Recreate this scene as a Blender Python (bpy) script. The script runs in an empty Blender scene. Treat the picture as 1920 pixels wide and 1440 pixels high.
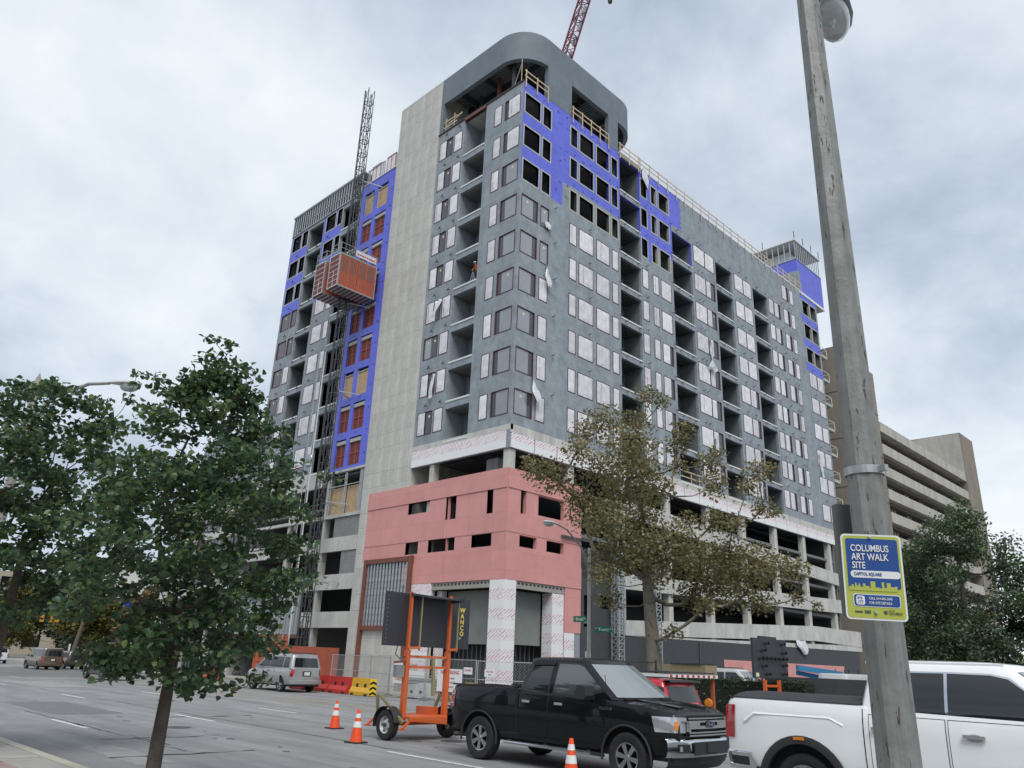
import bpy, bmesh, math, random
import numpy as np
from mathutils import Vector, Matrix
R = math.radians
SC = bpy.context.scene
COL = SC.collection
# ------------------------------------------------------------------ camera
CAM = Vector((35.03, -34.66, 1.88))
PITCH, ROLL, YAW = R(19.82), R(2.295), R(-45.304)
fw = Vector((math.sin(YAW)*math.cos(PITCH), math.cos(YAW)*math.cos(PITCH), math.sin(PITCH)))
rt0 = Vector((math.cos(YAW), -math.sin(YAW), 0)); up0 = rt0.cross(fw)
rt = rt0*math.cos(ROLL)+up0*math.sin(ROLL); upv = -rt0*math.sin(ROLL)+up0*math.cos(ROLL)
cd = bpy.data.cameras.new('camera'); cam = bpy.data.objects.new('camera', cd); COL.objects.link(cam)
M = Matrix((rt, upv, -fw)).transposed().to_4x4(); M.translation = CAM
cam.matrix_world = M
cd.sensor_width = 36; cd.lens = 1443/1920*36; cd.clip_start = .1; cd.clip_end = 5000
SC.camera = cam
# ------------------------------------------------------------------ world: overcast sky
SUN_EL, SUN_AZ = 52, -8      # soft sun behind cloud, high, over the viewer's left shoulder
W = bpy.data.worlds.new('World'); SC.world = W; W.use_nodes = True
nt = W.node_tree; nt.nodes.clear()
def N(t, **k):
    n = nt.nodes.new(t)
    for a, b in k.items(): setattr(n, a, b)
    return n
out = N('ShaderNodeOutputWorld'); bg = N('ShaderNodeBackground'); nt.links.new(bg.outputs[0], out.inputs[0])
sky = N('ShaderNodeTexSky', sky_type='NISHITA', sun_disc=False)
SUN_DIR = Vector((math.sin(R(SUN_AZ+180-45))*math.cos(R(SUN_EL)), math.cos(R(SUN_AZ+180-45))*math.cos(R(SUN_EL)), math.sin(R(SUN_EL))))
sky.sun_elevation = R(SUN_EL); sky.sun_rotation = math.atan2(SUN_DIR.x, SUN_DIR.y)
tc = N('ShaderNodeTexCoord'); sep = N('ShaderNodeSeparateXYZ'); nt.links.new(tc.outputs['Generated'], sep.inputs[0])
zz = N('ShaderNodeMath', operation='MAXIMUM'); nt.links.new(sep.outputs[2], zz.inputs[0]); zz.inputs[1].default_value = 0
za = N('ShaderNodeMath', operation='ADD'); nt.links.new(zz.outputs[0], za.inputs[0]); za.inputs[1].default_value = .55
dx = N('ShaderNodeMath', operation='DIVIDE'); nt.links.new(sep.outputs[0], dx.inputs[0]); nt.links.new(za.outputs[0], dx.inputs[1])
dy = N('ShaderNodeMath', operation='DIVIDE'); nt.links.new(sep.outputs[1], dy.inputs[0]); nt.links.new(za.outputs[0], dy.inputs[1])
cmb = N('ShaderNodeCombineXYZ'); nt.links.new(dx.outputs[0], cmb.inputs[0]); nt.links.new(dy.outputs[0], cmb.inputs[1])
def noise(scale, det, rough, off, dist=0):
    mp = N('ShaderNodeMapping'); mp.inputs['Location'].default_value = off; nt.links.new(cmb.outputs[0], mp.inputs[0])
    n = N('ShaderNodeTexNoise'); n.inputs['Scale'].default_value = scale; n.inputs['Detail'].default_value = det
    n.inputs['Roughness'].default_value = rough; n.inputs['Distortion'].default_value = dist
    nt.links.new(mp.outputs[0], n.inputs['Vector']); return n
n1 = noise(1.9, 7, .54, (12.2, -4.1, 0), .12); n2 = noise(4.0, 6, .58, (7.7, -2.2, 0), .25)
mx = N('ShaderNodeMath', operation='MULTIPLY_ADD'); nt.links.new(n2.outputs[0], mx.inputs[0]); mx.inputs[1].default_value = .34
mm = N('ShaderNodeMath', operation='MULTIPLY'); nt.links.new(n1.outputs[0], mm.inputs[0]); mm.inputs[1].default_value = .68
nt.links.new(mm.outputs[0], mx.inputs[2])
ramp = N('ShaderNodeValToRGB'); nt.links.new(mx.outputs[0], ramp.inputs[0])
cr = ramp.color_ramp; cr.elements[0].position = .365; cr.elements[0].color = (.385, .455, .56, 1)
cr.elements[1].position = .645; cr.elements[1].color = (.90, .94, .97, 1)
e = cr.elements.new(.46); e.color = (.56, .635, .735, 1)
e = cr.elements.new(.535); e.color = (.73, .80, .875, 1)
SKY_GAIN = .90
sc = N('ShaderNodeVectorMath', operation='SCALE'); nt.links.new(sky.outputs[0], sc.inputs[0]); sc.inputs['Scale'].default_value = .10
cl = N('ShaderNodeVectorMath', operation='SCALE'); nt.links.new(ramp.outputs[0], cl.inputs[0]); cl.inputs['Scale'].default_value = SKY_GAIN
mixs = N('ShaderNodeMix', data_type='RGBA'); mixs.inputs[0].default_value = .9
nt.links.new(sc.outputs[0], mixs.inputs[6]); nt.links.new(cl.outputs[0], mixs.inputs[7])
nt.links.new(mixs.outputs[2], bg.inputs[0]); bg.inputs[1].default_value = 1.0
# ------------------------------------------------------------------ sun behind cloud
sd = bpy.data.lights.new('sun', 'SUN'); sd.energy = 2.0; sd.angle = R(28); sd.color = (1, .97, .93)
so = bpy.data.objects.new('sun', sd); COL.objects.link(so); so.rotation_euler = (-SUN_DIR).to_track_quat('-Z', 'Y').to_euler()
# ------------------------------------------------------------------ exposure
SC.view_settings.view_transform = 'Standard'; SC.view_settings.look = 'None'
SC.view_settings.exposure = 0.28; SC.view_settings.gamma = 1; SC.view_settings.use_curve_mapping = False
SC.render.engine = 'CYCLES'
# ------------------------------------------------------------------ materials
MATS = {}
def mat(name, col, rough=.7, metal=0, var=.12, scale=3.0, bump=0, bscale=40, spec=.5, trans=0, coat=0, stain=0, stain_scale=(.6, .6, .15), ior=None, island=0, coord='Object', speck=None, joints=None):
    """principled material: base colour broken up by noise, optional streaky staining, bump and per-piece tint"""
    if name in MATS: return MATS[name]
    m = bpy.data.materials.new(name); m.use_nodes = True; t = m.node_tree; b = t.nodes['Principled BSDF']
    L = t.links.new
    def nn(ty, **k):
        n = t.nodes.new(ty)
        for a, v in k.items(): setattr(n, a, v)
        return n
    b.inputs['Roughness'].default_value = rough; b.inputs['Metallic'].default_value = metal
    b.inputs['Specular IOR Level'].default_value = spec
    if ior: b.inputs['IOR'].default_value = ior
    if coat: b.inputs['Coat Weight'].default_value = coat; b.inputs['Coat Roughness'].default_value = .04
    c = (*col, 1)
    tc = nn('ShaderNodeTexCoord')
    cur = None
    if var:
        n = nn('ShaderNodeTexNoise'); n.inputs['Scale'].default_value = scale; n.inputs['Detail'].default_value = 5; n.inputs['Roughness'].default_value = .65
        L(tc.outputs[coord], n.inputs['Vector'])
        mr = nn('ShaderNodeMapRange'); mr.inputs['From Min'].default_value = .25; mr.inputs['From Max'].default_value = .75
        mr.inputs['To Min'].default_value = 1-var; mr.inputs['To Max'].default_value = 1+var; L(n.outputs[0], mr.inputs[0]); cur = mr.outputs[0]
    if stain:
        mp = nn('ShaderNodeMapping'); mp.inputs['Scale'].default_value = stain_scale; L(tc.outputs[coord], mp.inputs[0])
        n = nn('ShaderNodeTexNoise'); n.inputs['Scale'].default_value = 1; n.inputs['Detail'].default_value = 6; n.inputs['Roughness'].default_value = .7; L(mp.outputs[0], n.inputs['Vector'])
        mr = nn('ShaderNodeMapRange'); mr.inputs['From Min'].default_value = .35; mr.inputs['From Max'].default_value = .65
        mr.inputs['To Min'].default_value = 1-stain; mr.inputs['To Max'].default_value = 1+stain*.5; L(n.outputs[0], mr.inputs[0])
        if cur:
            mu = nn('ShaderNodeMath', operation='MULTIPLY'); L(cur, mu.inputs[0]); L(mr.outputs[0], mu.inputs[1]); cur = mu.outputs[0]
        else: cur = mr.outputs[0]
    if island:
        oi = nn('ShaderNodeObjectInfo'); g = nn('ShaderNodeNewGeometry')
        ad = nn('ShaderNodeMath', operation='ADD'); L(oi.outputs['Random'], ad.inputs[0]); L(g.outputs['Random Per Island'], ad.inputs[1])
        fr = nn('ShaderNodeMath', operation='FRACT'); L(ad.outputs[0], fr.inputs[0])
        mr = nn('ShaderNodeMapRange'); mr.inputs['To Min'].default_value = 1-island; mr.inputs['To Max'].default_value = 1+island; L(fr.outputs[0], mr.inputs[0])
        if cur:
            mu = nn('ShaderNodeMath', operation='MULTIPLY'); L(cur, mu.inputs[0]); L(mr.outputs[0], mu.inputs[1]); cur = mu.outputs[0]
        else: cur = mr.outputs[0]
    if cur:
        v = nn('ShaderNodeVectorMath', operation='SCALE'); v.inputs[0].default_value = col; L(cur, v.inputs['Scale'])
        res = v.outputs[0]
        if speck:   # (scale, threshold, colour)
            n = nn('ShaderNodeTexNoise'); n.inputs['Detail'].default_value = 4; n.inputs['Roughness'].default_value = .6
            if isinstance(speck[0], tuple):
                sm_ = nn('ShaderNodeMapping'); sm_.inputs['Scale'].default_value = speck[0]; L(tc.outputs[coord], sm_.inputs[0]); L(sm_.outputs[0], n.inputs['Vector']); n.inputs['Scale'].default_value = 1
            else: n.inputs['Scale'].default_value = speck[0]; L(tc.outputs[coord], n.inputs['Vector'])
            mr = nn('ShaderNodeMapRange'); mr.inputs['From Min'].default_value = speck[1]; mr.inputs['From Max'].default_value = speck[1]+.03; L(n.outputs[0], mr.inputs[0])
            mi = nn('ShaderNodeMix', data_type='RGBA'); L(mr.outputs[0], mi.inputs[0]); L(res, mi.inputs[6]); mi.inputs[7].default_value = (*speck[2], 1); res = mi.outputs[2]
        if joints:   # (width, height, line colour, strength): taped board joints, seen on walls facing either street
            sx = nn('ShaderNodeSeparateXYZ'); L(tc.outputs[coord], sx.inputs[0]); aa = nn('ShaderNodeMath', operation='ADD'); L(sx.outputs[0], aa.inputs[0]); L(sx.outputs[1], aa.inputs[1])
            cc = nn('ShaderNodeCombineXYZ'); L(aa.outputs[0], cc.inputs[0]); L(sx.outputs[2], cc.inputs[1]); wn = nn('ShaderNodeTexNoise'); wn.inputs['Scale'].default_value = 2.2; wn.inputs['Detail'].default_value = 3; L(cc.outputs[0], wn.inputs['Vector'])
            wv = nn('ShaderNodeVectorMath', operation='MULTIPLY_ADD'); L(wn.outputs['Color'], wv.inputs[0]); wv.inputs[1].default_value = (.07, .07, 0); L(cc.outputs[0], wv.inputs[2])
            br = nn('ShaderNodeTexBrick'); L(wv.outputs[0], br.inputs[0]); br.inputs['Scale'].default_value = 1; br.inputs['Brick Width'].default_value = joints[0]; br.inputs['Row Height'].default_value = joints[1]; br.inputs['Mortar Size'].default_value = .045; br.inputs['Mortar Smooth'].default_value = .6
            br.inputs['Color1'].default_value = (.9, .9, .9, 1); br.inputs['Color2'].default_value = (1.08, 1.08, 1.08, 1); br.inputs['Mortar'].default_value = (*[joints[2]]*3, 1)
            mj = nn('ShaderNodeMix', data_type='RGBA', blend_type='MULTIPLY'); mj.inputs[0].default_value = joints[3]; L(res, mj.inputs[6]); L(br.outputs[0], mj.inputs[7]); res = mj.outputs[2]
        L(res, b.inputs['Base Color'])
    else: b.inputs['Base Color'].default_value = c
    if bump:
        n = nn('ShaderNodeTexNoise'); n.inputs['Scale'].default_value = bscale; n.inputs['Detail'].default_value = 4; L(tc.outputs[coord], n.inputs['Vector'])
        bp = nn('ShaderNodeBump'); bp.inputs['Strength'].default_value = bump; bp.inputs['Distance'].default_value = .02; L(n.outputs[0], bp.inputs['Height']); L(bp.outputs[0], b.inputs['Normal'])
    m.diffuse_color = c; MATS[name] = m; return m
def emat(name, col, st=1):
    m = bpy.data.materials.new(name); m.use_nodes = True; b = m.node_tree.nodes['Principled BSDF']
    b.inputs['Base Color'].default_value = (*col, 1); b.inputs['Emission Color'].default_value = (*col, 1); b.inputs['Emission Strength'].default_value = st
    MATS[name] = m; return m
def leafmat(name, cols, tr=.25):
    m = bpy.data.materials.new(name); m.use_nodes = True; t = m.node_tree; b = t.nodes['Principled BSDF']; o = t.nodes['Material Output']
    g = t.nodes.new('ShaderNodeNewGeometry'); oi = t.nodes.new('ShaderNodeObjectInfo')
    ad = t.nodes.new('ShaderNodeMath'); ad.operation = 'ADD'; t.links.new(g.outputs['Random Per Island'], ad.inputs[0]); t.links.new(oi.outputs['Random'], ad.inputs[1])
    fr = t.nodes.new('ShaderNodeMath'); fr.operation = 'FRACT'; t.links.new(ad.outputs[0], fr.inputs[0])
    r = t.nodes.new('ShaderNodeValToRGB'); t.links.new(fr.outputs[0], r.inputs[0])
    for i, (p, c) in enumerate(cols):
        e = r.color_ramp.elements[i] if i < 2 else r.color_ramp.elements.new(p)
        e.position = p; e.color = (*c, 1)
    t.links.new(r.outputs[0], b.inputs['Base Color']); b.inputs['Roughness'].default_value = .42; b.inputs['Specular IOR Level'].default_value = .5
    tb = t.nodes.new('ShaderNodeBsdfTranslucent'); t.links.new(r.outputs[0], tb.inputs[0])
    ms = t.nodes.new('ShaderNodeMixShader'); ms.inputs[0].default_value = tr
    t.links.new(b.outputs[0], ms.inputs[1]); t.links.new(tb.outputs[0], ms.inputs[2]); t.links.new(ms.outputs[0], o.inputs[0])
    MATS[name] = m; return m
# ------------------------------------------------------------------ mesh helpers
class MB:
    """collects simple shapes with material slots into one mesh"""
    def __init__(s): s.v = []; s.f = []; s.m = []
    def add(s, vs, fs, mi=0):
        o = len(s.v); s.v += [tuple(p) for p in vs]
        for f in fs: s.f.append(tuple(i+o for i in f)); s.m.append(mi)
    def quad(s, a, b, c, d, mi=0): s.add((a, b, c, d), ((0, 1, 2, 3),), mi)
    def box(s, x0, y0, z0, x1, y1, z1, mi=0, xf=None):
        vs = [(x0,y0,z0),(x1,y0,z0),(x1,y1,z0),(x0,y1,z0),(x0,y0,z1),(x1,y0,z1),(x1,y1,z1),(x0,y1,z1)]
        if xf: vs = [xf(*p) for p in vs]
        s.add(vs, ((3,2,1,0),(4,5,6,7),(0,1,5,4),(1,2,6,5),(2,3,7,6),(3,0,4,7)), mi)
    def bar(s, p, q, w, h=None, mi=0, ref=None):
        p, q = Vector(p), Vector(q); d = (q-p)
        if d.length < 1e-6: return
        d.normalize(); h = h or w
        r = Vector(ref) if ref else (Vector((0,0,1)) if abs(d.z) < .95 else Vector((1,0,0)))
        a = d.cross(r).normalized(); b = a.cross(d).normalized()
        vs = []
        for c in (p, q):
            for sx, sy in ((-1,-1),(1,-1),(1,1),(-1,1)): vs.append(c+a*(w/2*sx)+b*(h/2*sy))
        s.add(vs, ((3,2,1,0),(4,5,6,7),(0,1,5,4),(1,2,6,5),(2,3,7,6),(3,0,4,7)), mi)
    def tube(s, path, rad, n=8, mi=0, cap=True):
        path = [Vector(p) for p in path]; k = len(path)
        if not hasattr(rad, '__len__'): rad = [rad]*k
        prev = None; rings = []
        for i, p in enumerate(path):
            d = (path[min(i+1, k-1)]-path[max(i-1, 0)]).normalized()
            if prev is None:
                r = Vector((0,0,1)) if abs(d.z) < .9 else Vector((1,0,0)); a = d.cross(r).normalized()
            else: a = (prev-d*prev.dot(d)).normalized()
            prev = a; b = d.cross(a)
            rings.append([p+a*(rad[i]*math.cos(t))+b*(rad[i]*math.sin(t)) for t in (2*math.pi*j/n for j in range(n))])
        vs = [q for r in rings for q in r]; fs = []
        for i in range(k-1):
            for j in range(n): fs.append((i*n+j, i*n+(j+1) % n, (i+1)*n+(j+1) % n, (i+1)*n+j))
        if cap: fs.append(tuple(range(n-1, -1, -1))); fs.append(tuple((k-1)*n+j for j in range(n)))
        s.add(vs, fs, mi)
    def lathe(s, prof, n=24, mi=0, axis='z', c=(0,0,0)):
        """prof: (radius, height) pairs; axis z or y"""
        vs = []; k = len(prof)
        for r, h in prof:
            for j in range(n):
                t = 2*math.pi*j/n; a, b = r*math.cos(t), r*math.sin(t)
                vs.append((c[0]+a, c[1]+b, c[2]+h) if axis == 'z' else (c[0]+a, c[1]+h, c[2]+b))
        fs = [(i*n+j, i*n+(j+1) % n, (i+1)*n+(j+1) % n, (i+1)*n+j) for i in range(k-1) for j in range(n)]
        s.add(vs, fs, mi)
    def prism(s, pts, f0, f1, mi=0, side=None):
        """pts: 2-D outline; f0,f1 map (a,b)->3-D for the two ends"""
        n = len(pts); vs = [f0(*p) for p in pts]+[f1(*p) for p in pts]
        s.add(vs, [tuple(range(n-1, -1, -1)), tuple(range(n, 2*n))], mi)
        s.add(vs, [(i, (i+1) % n, n+(i+1) % n, n+i) for i in range(n)], mi if side is None else side)
    def grid(s, rows, mi=0, closed=False):
        k = len(rows); n = len(rows[0]); vs = [p for r in rows for p in r]; fs = []
        for i in range(k-1):
            for j in range(n if closed else n-1): fs.append((i*n+j, i*n+(j+1) % n, (i+1)*n+(j+1) % n, (i+1)*n+j))
        s.add(vs, fs, mi)
    def mesh(s, name, mats, smooth=None):
        me = bpy.data.meshes.new(name); me.from_pydata([tuple(p) for p in s.v], [], s.f)
        ms = mats if isinstance(mats, (list, tuple)) else [mats]
        for m in ms: me.materials.append(m)
        if len(ms) > 1: me.polygons.foreach_set('material_index', s.m)
        if smooth is not None:
            bm = bmesh.new(); bm.from_mesh(me); bmesh.ops.remove_doubles(bm, verts=bm.verts, dist=1e-4); bmesh.ops.recalc_face_normals(bm, faces=bm.faces); bm.to_mesh(me); bm.free()
            me.polygons.foreach_set('use_smooth', [True]*len(me.polygons)); me.set_sharp_from_angle(angle=R(smooth))
        me.update(); return me
    def split(s, lim=4):
        p = list(range(len(s.v)))
        def fd(i):
            while p[i] != i: p[i] = p[p[i]]; i = p[i]
            return i
        for f in s.f:
            for i in f[1:]: p[fd(i)] = fd(f[0])
        gs = {}
        for f, m in zip(s.f, s.m): gs.setdefault(fd(f[0]), []).append((f, m))
        if not 2 <= len(gs) <= lim: return [s]
        out = []
        for fs in gs.values():
            o = MB(); ids = sorted({i for f, _ in fs for i in f}); mp = {a: b for b, a in enumerate(ids)}; o.v = [s.v[i] for i in ids]; o.f = [tuple(mp[i] for i in f) for f, _ in fs]; o.m = [m for _, m in fs]; out.append(o)
        return out
    def build(s, name, mats, parent=None, smooth=None, **tags):
        return link(name, s.mesh(name, mats, smooth), parent, **tags)
def link(name, me, parent=None, loc=None, rotz=None, kind=None, label=None, cat=None, group=None):
    o = bpy.data.objects.new(name, me); COL.objects.link(o)
    if parent: o.parent = parent
    if loc is not None: o.location = loc
    if rotz is not None: o.rotation_euler = (0, 0, rotz)
    if kind: o['kind'] = kind
    if label: o['label'] = label
    if cat: o['category'] = cat
    if group: o['group'] = group
    return o
def thing(name, label, cat, loc=(0,0,0), rotz=0, group=None):
    return link(name, None, None, loc, rotz, None, label, cat, group)
def copy_tree(o, parent=None):
    c = o.copy(); COL.objects.link(c); c.parent = parent
    for ch in [x for x in bpy.data.objects if x.parent == o]: copy_tree(ch, c)
    return c
TXT = {}
def text_mesh(s, size, mat_, bold=.0, cx=1.0, align='CENTER', ext=.001):
    key = (s, size, mat_.name, bold, cx, align)
    if key in TXT: return TXT[key]
    c = bpy.data.curves.new('lettering', 'FONT'); c.body = s; c.size = size; c.align_x = align; c.align_y = 'CENTER'; c.offset = bold*size; c.extrude = ext; c.resolution_u = 3
    o = bpy.data.objects.new('lettering', c); COL.objects.link(o)
    me = bpy.data.meshes.new_from_object(o.evaluated_get(bpy.context.evaluated_depsgraph_get()))
    bpy.data.objects.remove(o); bpy.data.curves.remove(c)
    for v in me.vertices: v.co.x *= cx
    me.materials.clear(); me.materials.append(mat_); TXT[key] = me; return me
def put_text(s, size, mat_, parent, loc, right, up, name='lettering', **k):
    """lettering on a plane: right / up are the reading directions"""
    me = text_mesh(s, size, mat_, **k); o = link(name, me, parent)
    r, u = Vector(right).normalized(), Vector(up).normalized(); n = r.cross(u)
    mw = Matrix((r, u, n)).transposed().to_4x4(); mw.translation = Vector(loc); o.matrix_local = mw; return o
def gz(x):
    """height of the street: it drops gently to the west"""
    t = min(1, max(0, (-5-x)/40)); return -.42*t*t*(3-2*t)
# ================================================================== materials of the place
GREY = mat('grey_coating', (.255, .290, .322), .75, var=.22, scale=1.5, bump=.3, bscale=6, stain=.16, stain_scale=(.8, .8, .3), joints=(2.44, 1.22, 1.14, .55))
CROWNM = mat('crown_render', (.15, .18, .21), .7, var=.14, scale=1.0, bump=.15, bscale=5, stain=.12, stain_scale=(.5, .5, .15))
BLUE = mat('blue_membrane', (.115, .14, .64), .5, var=.13, scale=1.4, bump=.25, bscale=7, stain=.08, stain_scale=(1, 1, .4), joints=(3.0, 1.05, .82, .6), speck=(2.3, .70, (.05, .055, .22)))
PINK = mat('pink_coating', (.60, .278, .262), .65, var=.06, scale=.9, bump=.25, bscale=9, stain=.05, stain_scale=(.7, .7, .25), joints=(2.44, 1.22, .90, .6), speck=(9, .72, (.36, .13, .13)))
CONC = mat('concrete', (.51, .505, .465), .85, var=.14, scale=1.1, bump=.3, bscale=14, stain=.24, stain_scale=(.9, .9, .18), island=.055)
CONC2 = mat('concrete_deck', (.50, .50, .47), .85, var=.13, scale=.8, bump=.25, bscale=12, stain=.2, stain_scale=(.8, .8, .25))
CONCG = mat('grey_block', (.21, .22, .225), .85, var=.2, scale=1.5, bump=.3, bscale=20)
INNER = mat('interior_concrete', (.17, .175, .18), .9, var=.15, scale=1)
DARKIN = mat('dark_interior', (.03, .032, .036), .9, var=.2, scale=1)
BLACKW = mat('black_block_wall', (.052, .056, .062), .8, var=.12, scale=2, bump=.3, bscale=18)
RUST = mat('primed_steel', (.16, .055, .035), .6, var=.3, scale=4)
STEEL = mat('galvanised_steel', (.42, .45, .46), .42, metal=.6, var=.2, scale=5)
DSTEEL = mat('dark_steel', (.075, .08, .088), .5, metal=.4, var=.2, scale=4)
WOOD = mat('pale_timber', (.52, .42, .29), .75, var=.18, scale=8, island=.12)
PLY = mat('plywood', (.45, .32, .19), .75, var=.2, scale=3, stain=.15, stain_scale=(4, 4, .4))
WTRIM = mat('white_trim', (.66, .68, .66), .55, var=.06)
PALE = mat('pale_sheathing', (.40, .41, .37), .7, var=.1)
REDTAPE = mat('red_flashing', (.075, .028, .034), .6, var=.15)
FILM = mat('plastic_film', (.66, .65, .665), .25, var=.2, scale=1.8, bump=.9, bscale=3.5, spec=.7, stain=.10, stain_scale=(3.5, 3.5, .6), island=.14)
REDPRT = mat('red_tape_print', (.36, .09, .10), .5, var=.2)
FILMW = mat('clear_film', (.62, .64, .66), .25, var=.2, scale=2.4, bump=.9, bscale=4, spec=.7)
GLASS = mat('dark_glass', (.065, .062, .075), .06, var=0, ior=1.55)
LGLASS = mat('reflection_toned_glass', (.225, .24, .262), .05, var=.12, scale=.7, ior=2.1)  # pale base colour carries the sky reflection of the lighter panes
OMESH = mat('orange_mesh', (.33, .085, .05), .6, var=.2, scale=3)
REDMESH = mat('red_mesh_gate', (.15, .035, .03), .65, var=.25, scale=3)
ORANGE = mat('orange_paint', (.56, .115, .03), .45, var=.1, scale=3)
STICK = mat('sticker', (.62, .66, .40), .6, var=0)
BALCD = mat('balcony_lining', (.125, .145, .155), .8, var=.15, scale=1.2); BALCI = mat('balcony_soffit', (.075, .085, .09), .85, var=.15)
DOORD = mat('dark_door', (.035, .04, .048), .4, var=.1)
# printed insulation board: rows of slanted pink print on white
def print_mat():
    m = bpy.data.materials.new('printed_insulation_board'); m.use_nodes = True; t = m.node_tree; b = t.nodes['Principled BSDF']; b.inputs['Roughness'].default_value = .45
    def nn(ty, **k):
        n = t.nodes.new(ty)
        for a, v in k.items(): setattr(n, a, v)
        return n
    L = t.links.new
    tc = nn('ShaderNodeTexCoord'); sp = nn('ShaderNodeSeparateXYZ'); L(tc.outputs['Object'], sp.inputs[0])
    a = nn('ShaderNodeMath', operation='ADD'); L(sp.outputs[0], a.inputs[0]); L(sp.outputs[1], a.inputs[1])
    cb = nn('ShaderNodeCombineXYZ'); L(a.outputs[0], cb.inputs[0]); L(sp.outputs[2], cb.inputs[1])
    mp = nn('ShaderNodeMapping'); mp.inputs['Rotation'].default_value = (0, 0, R(-37)); L(cb.outputs[0], mp.inputs[0])
    br = nn('ShaderNodeTexBrick'); L(mp.outputs[0], br.inputs[0]); br.inputs['Scale'].default_value = 1
    br.inputs['Brick Width'].default_value = .62; br.inputs['Row Height'].default_value = .17; br.inputs['Mortar Size'].default_value = .052; br.inputs['Mortar Smooth'].default_value = .1
    br.inputs['Color1'].default_value = (1,1,1,1); br.inputs['Color2'].default_value = (.35,.35,.35,1); br.inputs['Mortar'].default_value = (0,0,0,1)
    nz = nn('ShaderNodeTexNoise'); nz.inputs['Scale'].default_value = 26; nz.inputs['Detail'].default_value = 2; L(mp.outputs[0], nz.inputs['Vector'])
    g = nn('ShaderNodeMath', operation='GREATER_THAN'); g.inputs[1].default_value = .44; L(nz.outputs[0], g.inputs[0])
    # print comes in horizontal bands with clear white between
    wv = nn('ShaderNodeMath', operation='MULTIPLY'); L(sp.outputs[2], wv.inputs[0]); wv.inputs[1].default_value = 2*math.pi/1.2
    ad = nn('ShaderNodeMath', operation='ADD'); L(wv.outputs[0], ad.inputs[0]); ad.inputs[1].default_value = 3.3
    sn = nn('ShaderNodeMath', operation='SINE'); L(ad.outputs[0], sn.inputs[0])
    gt = nn('ShaderNodeMath', operation='GREATER_THAN'); L(sn.outputs[0], gt.inputs[0]); gt.inputs[1].default_value = -.25
    m1 = nn('ShaderNodeMath', operation='MULTIPLY'); L(br.outputs[0], m1.inputs[0]); L(g.outputs[0], m1.inputs[1])
    m2 = nn('ShaderNodeMath', operation='MULTIPLY'); L(m1.outputs[0], m2.inputs[0]); L(gt.outputs[0], m2.inputs[1])
    mi = nn('ShaderNodeMix', data_type='RGBA'); L(m2.outputs[0], mi.inputs[0]); mi.inputs[6].default_value = (.74, .75, .75, 1); mi.inputs[7].default_value = (.55, .13, .24, 1)
    L(mi.outputs[2], b.inputs['Base Color']); MATS['print'] = m; return m
BOARD = print_mat()
# ================================================================== the apartment block
B = thing('apartment_building', 'tall grey apartment tower under construction with blue and pink coated walls', 'building')
FL = lambda u, z, d: (u, -d, z)
FR = lambda u, z, d: (d, u, z)
def fbox(mb, F, u0, u1, z0, z1, d0, d1, mi=0):
    mb.box(u0, z0, d0, u1, z1, d1, mi, xf=lambda a, b, c: F(a, b, c))
ZK = [42.46-3.1*k for k in range(9)]
WH = 1.77
def wall(mb, F, us, zs, holes, matfn, depth=.25, back=None):
    """front of a wall with rectangular openings and their reveals"""
    U = sorted(set([us[0], us[-1]]+list(us)+[h[0] for h in holes]+[h[1] for h in holes])); U = [u for u in U if min(us) <= u <= max(us)]
    Z = sorted(set(list(zs)+[h[2] for h in holes]+[h[3] for h in holes])); Z = [z for z in Z if min(zs) <= z <= max(zs)]
    for i in range(len(U)-1):
        uc = (U[i]+U[i+1])/2; run = None
        for j in range(len(Z)-1):
            zc = (Z[j]+Z[j+1])/2
            hole = any(h[0] < uc < h[1] and h[2] < zc < h[3] for h in holes)
            m = None if hole else matfn(uc, zc)
            if run and run[2] == m and m is not None: run[1] = Z[j+1]
            else:
                if run and run[2] is not None: mb.quad(F(U[i], run[0], 0), F(U[i+1], run[0], 0), F(U[i+1], run[1], 0), F(U[i], run[1], 0), run[2])
                run = [Z[j], Z[j+1], m]
        if run and run[2] is not None: mb.quad(F(U[i], run[0], 0), F(U[i+1], run[0], 0), F(U[i+1], run[1], 0), F(U[i], run[1], 0), run[2])
    for (a, b, z0, z1) in holes:
        m = matfn(a-.02, (z0+z1)/2)
        m = 0 if m is None else m
        for p, q in (((a, z0), (b, z0)), ((b, z0), (b, z1)), ((b, z1), (a, z1)), ((a, z1), (a, z0))):
            mb.quad(F(*p, 0), F(*q, 0), F(*q, -depth), F(*p, -depth), m)
rng = random.Random(4)
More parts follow.
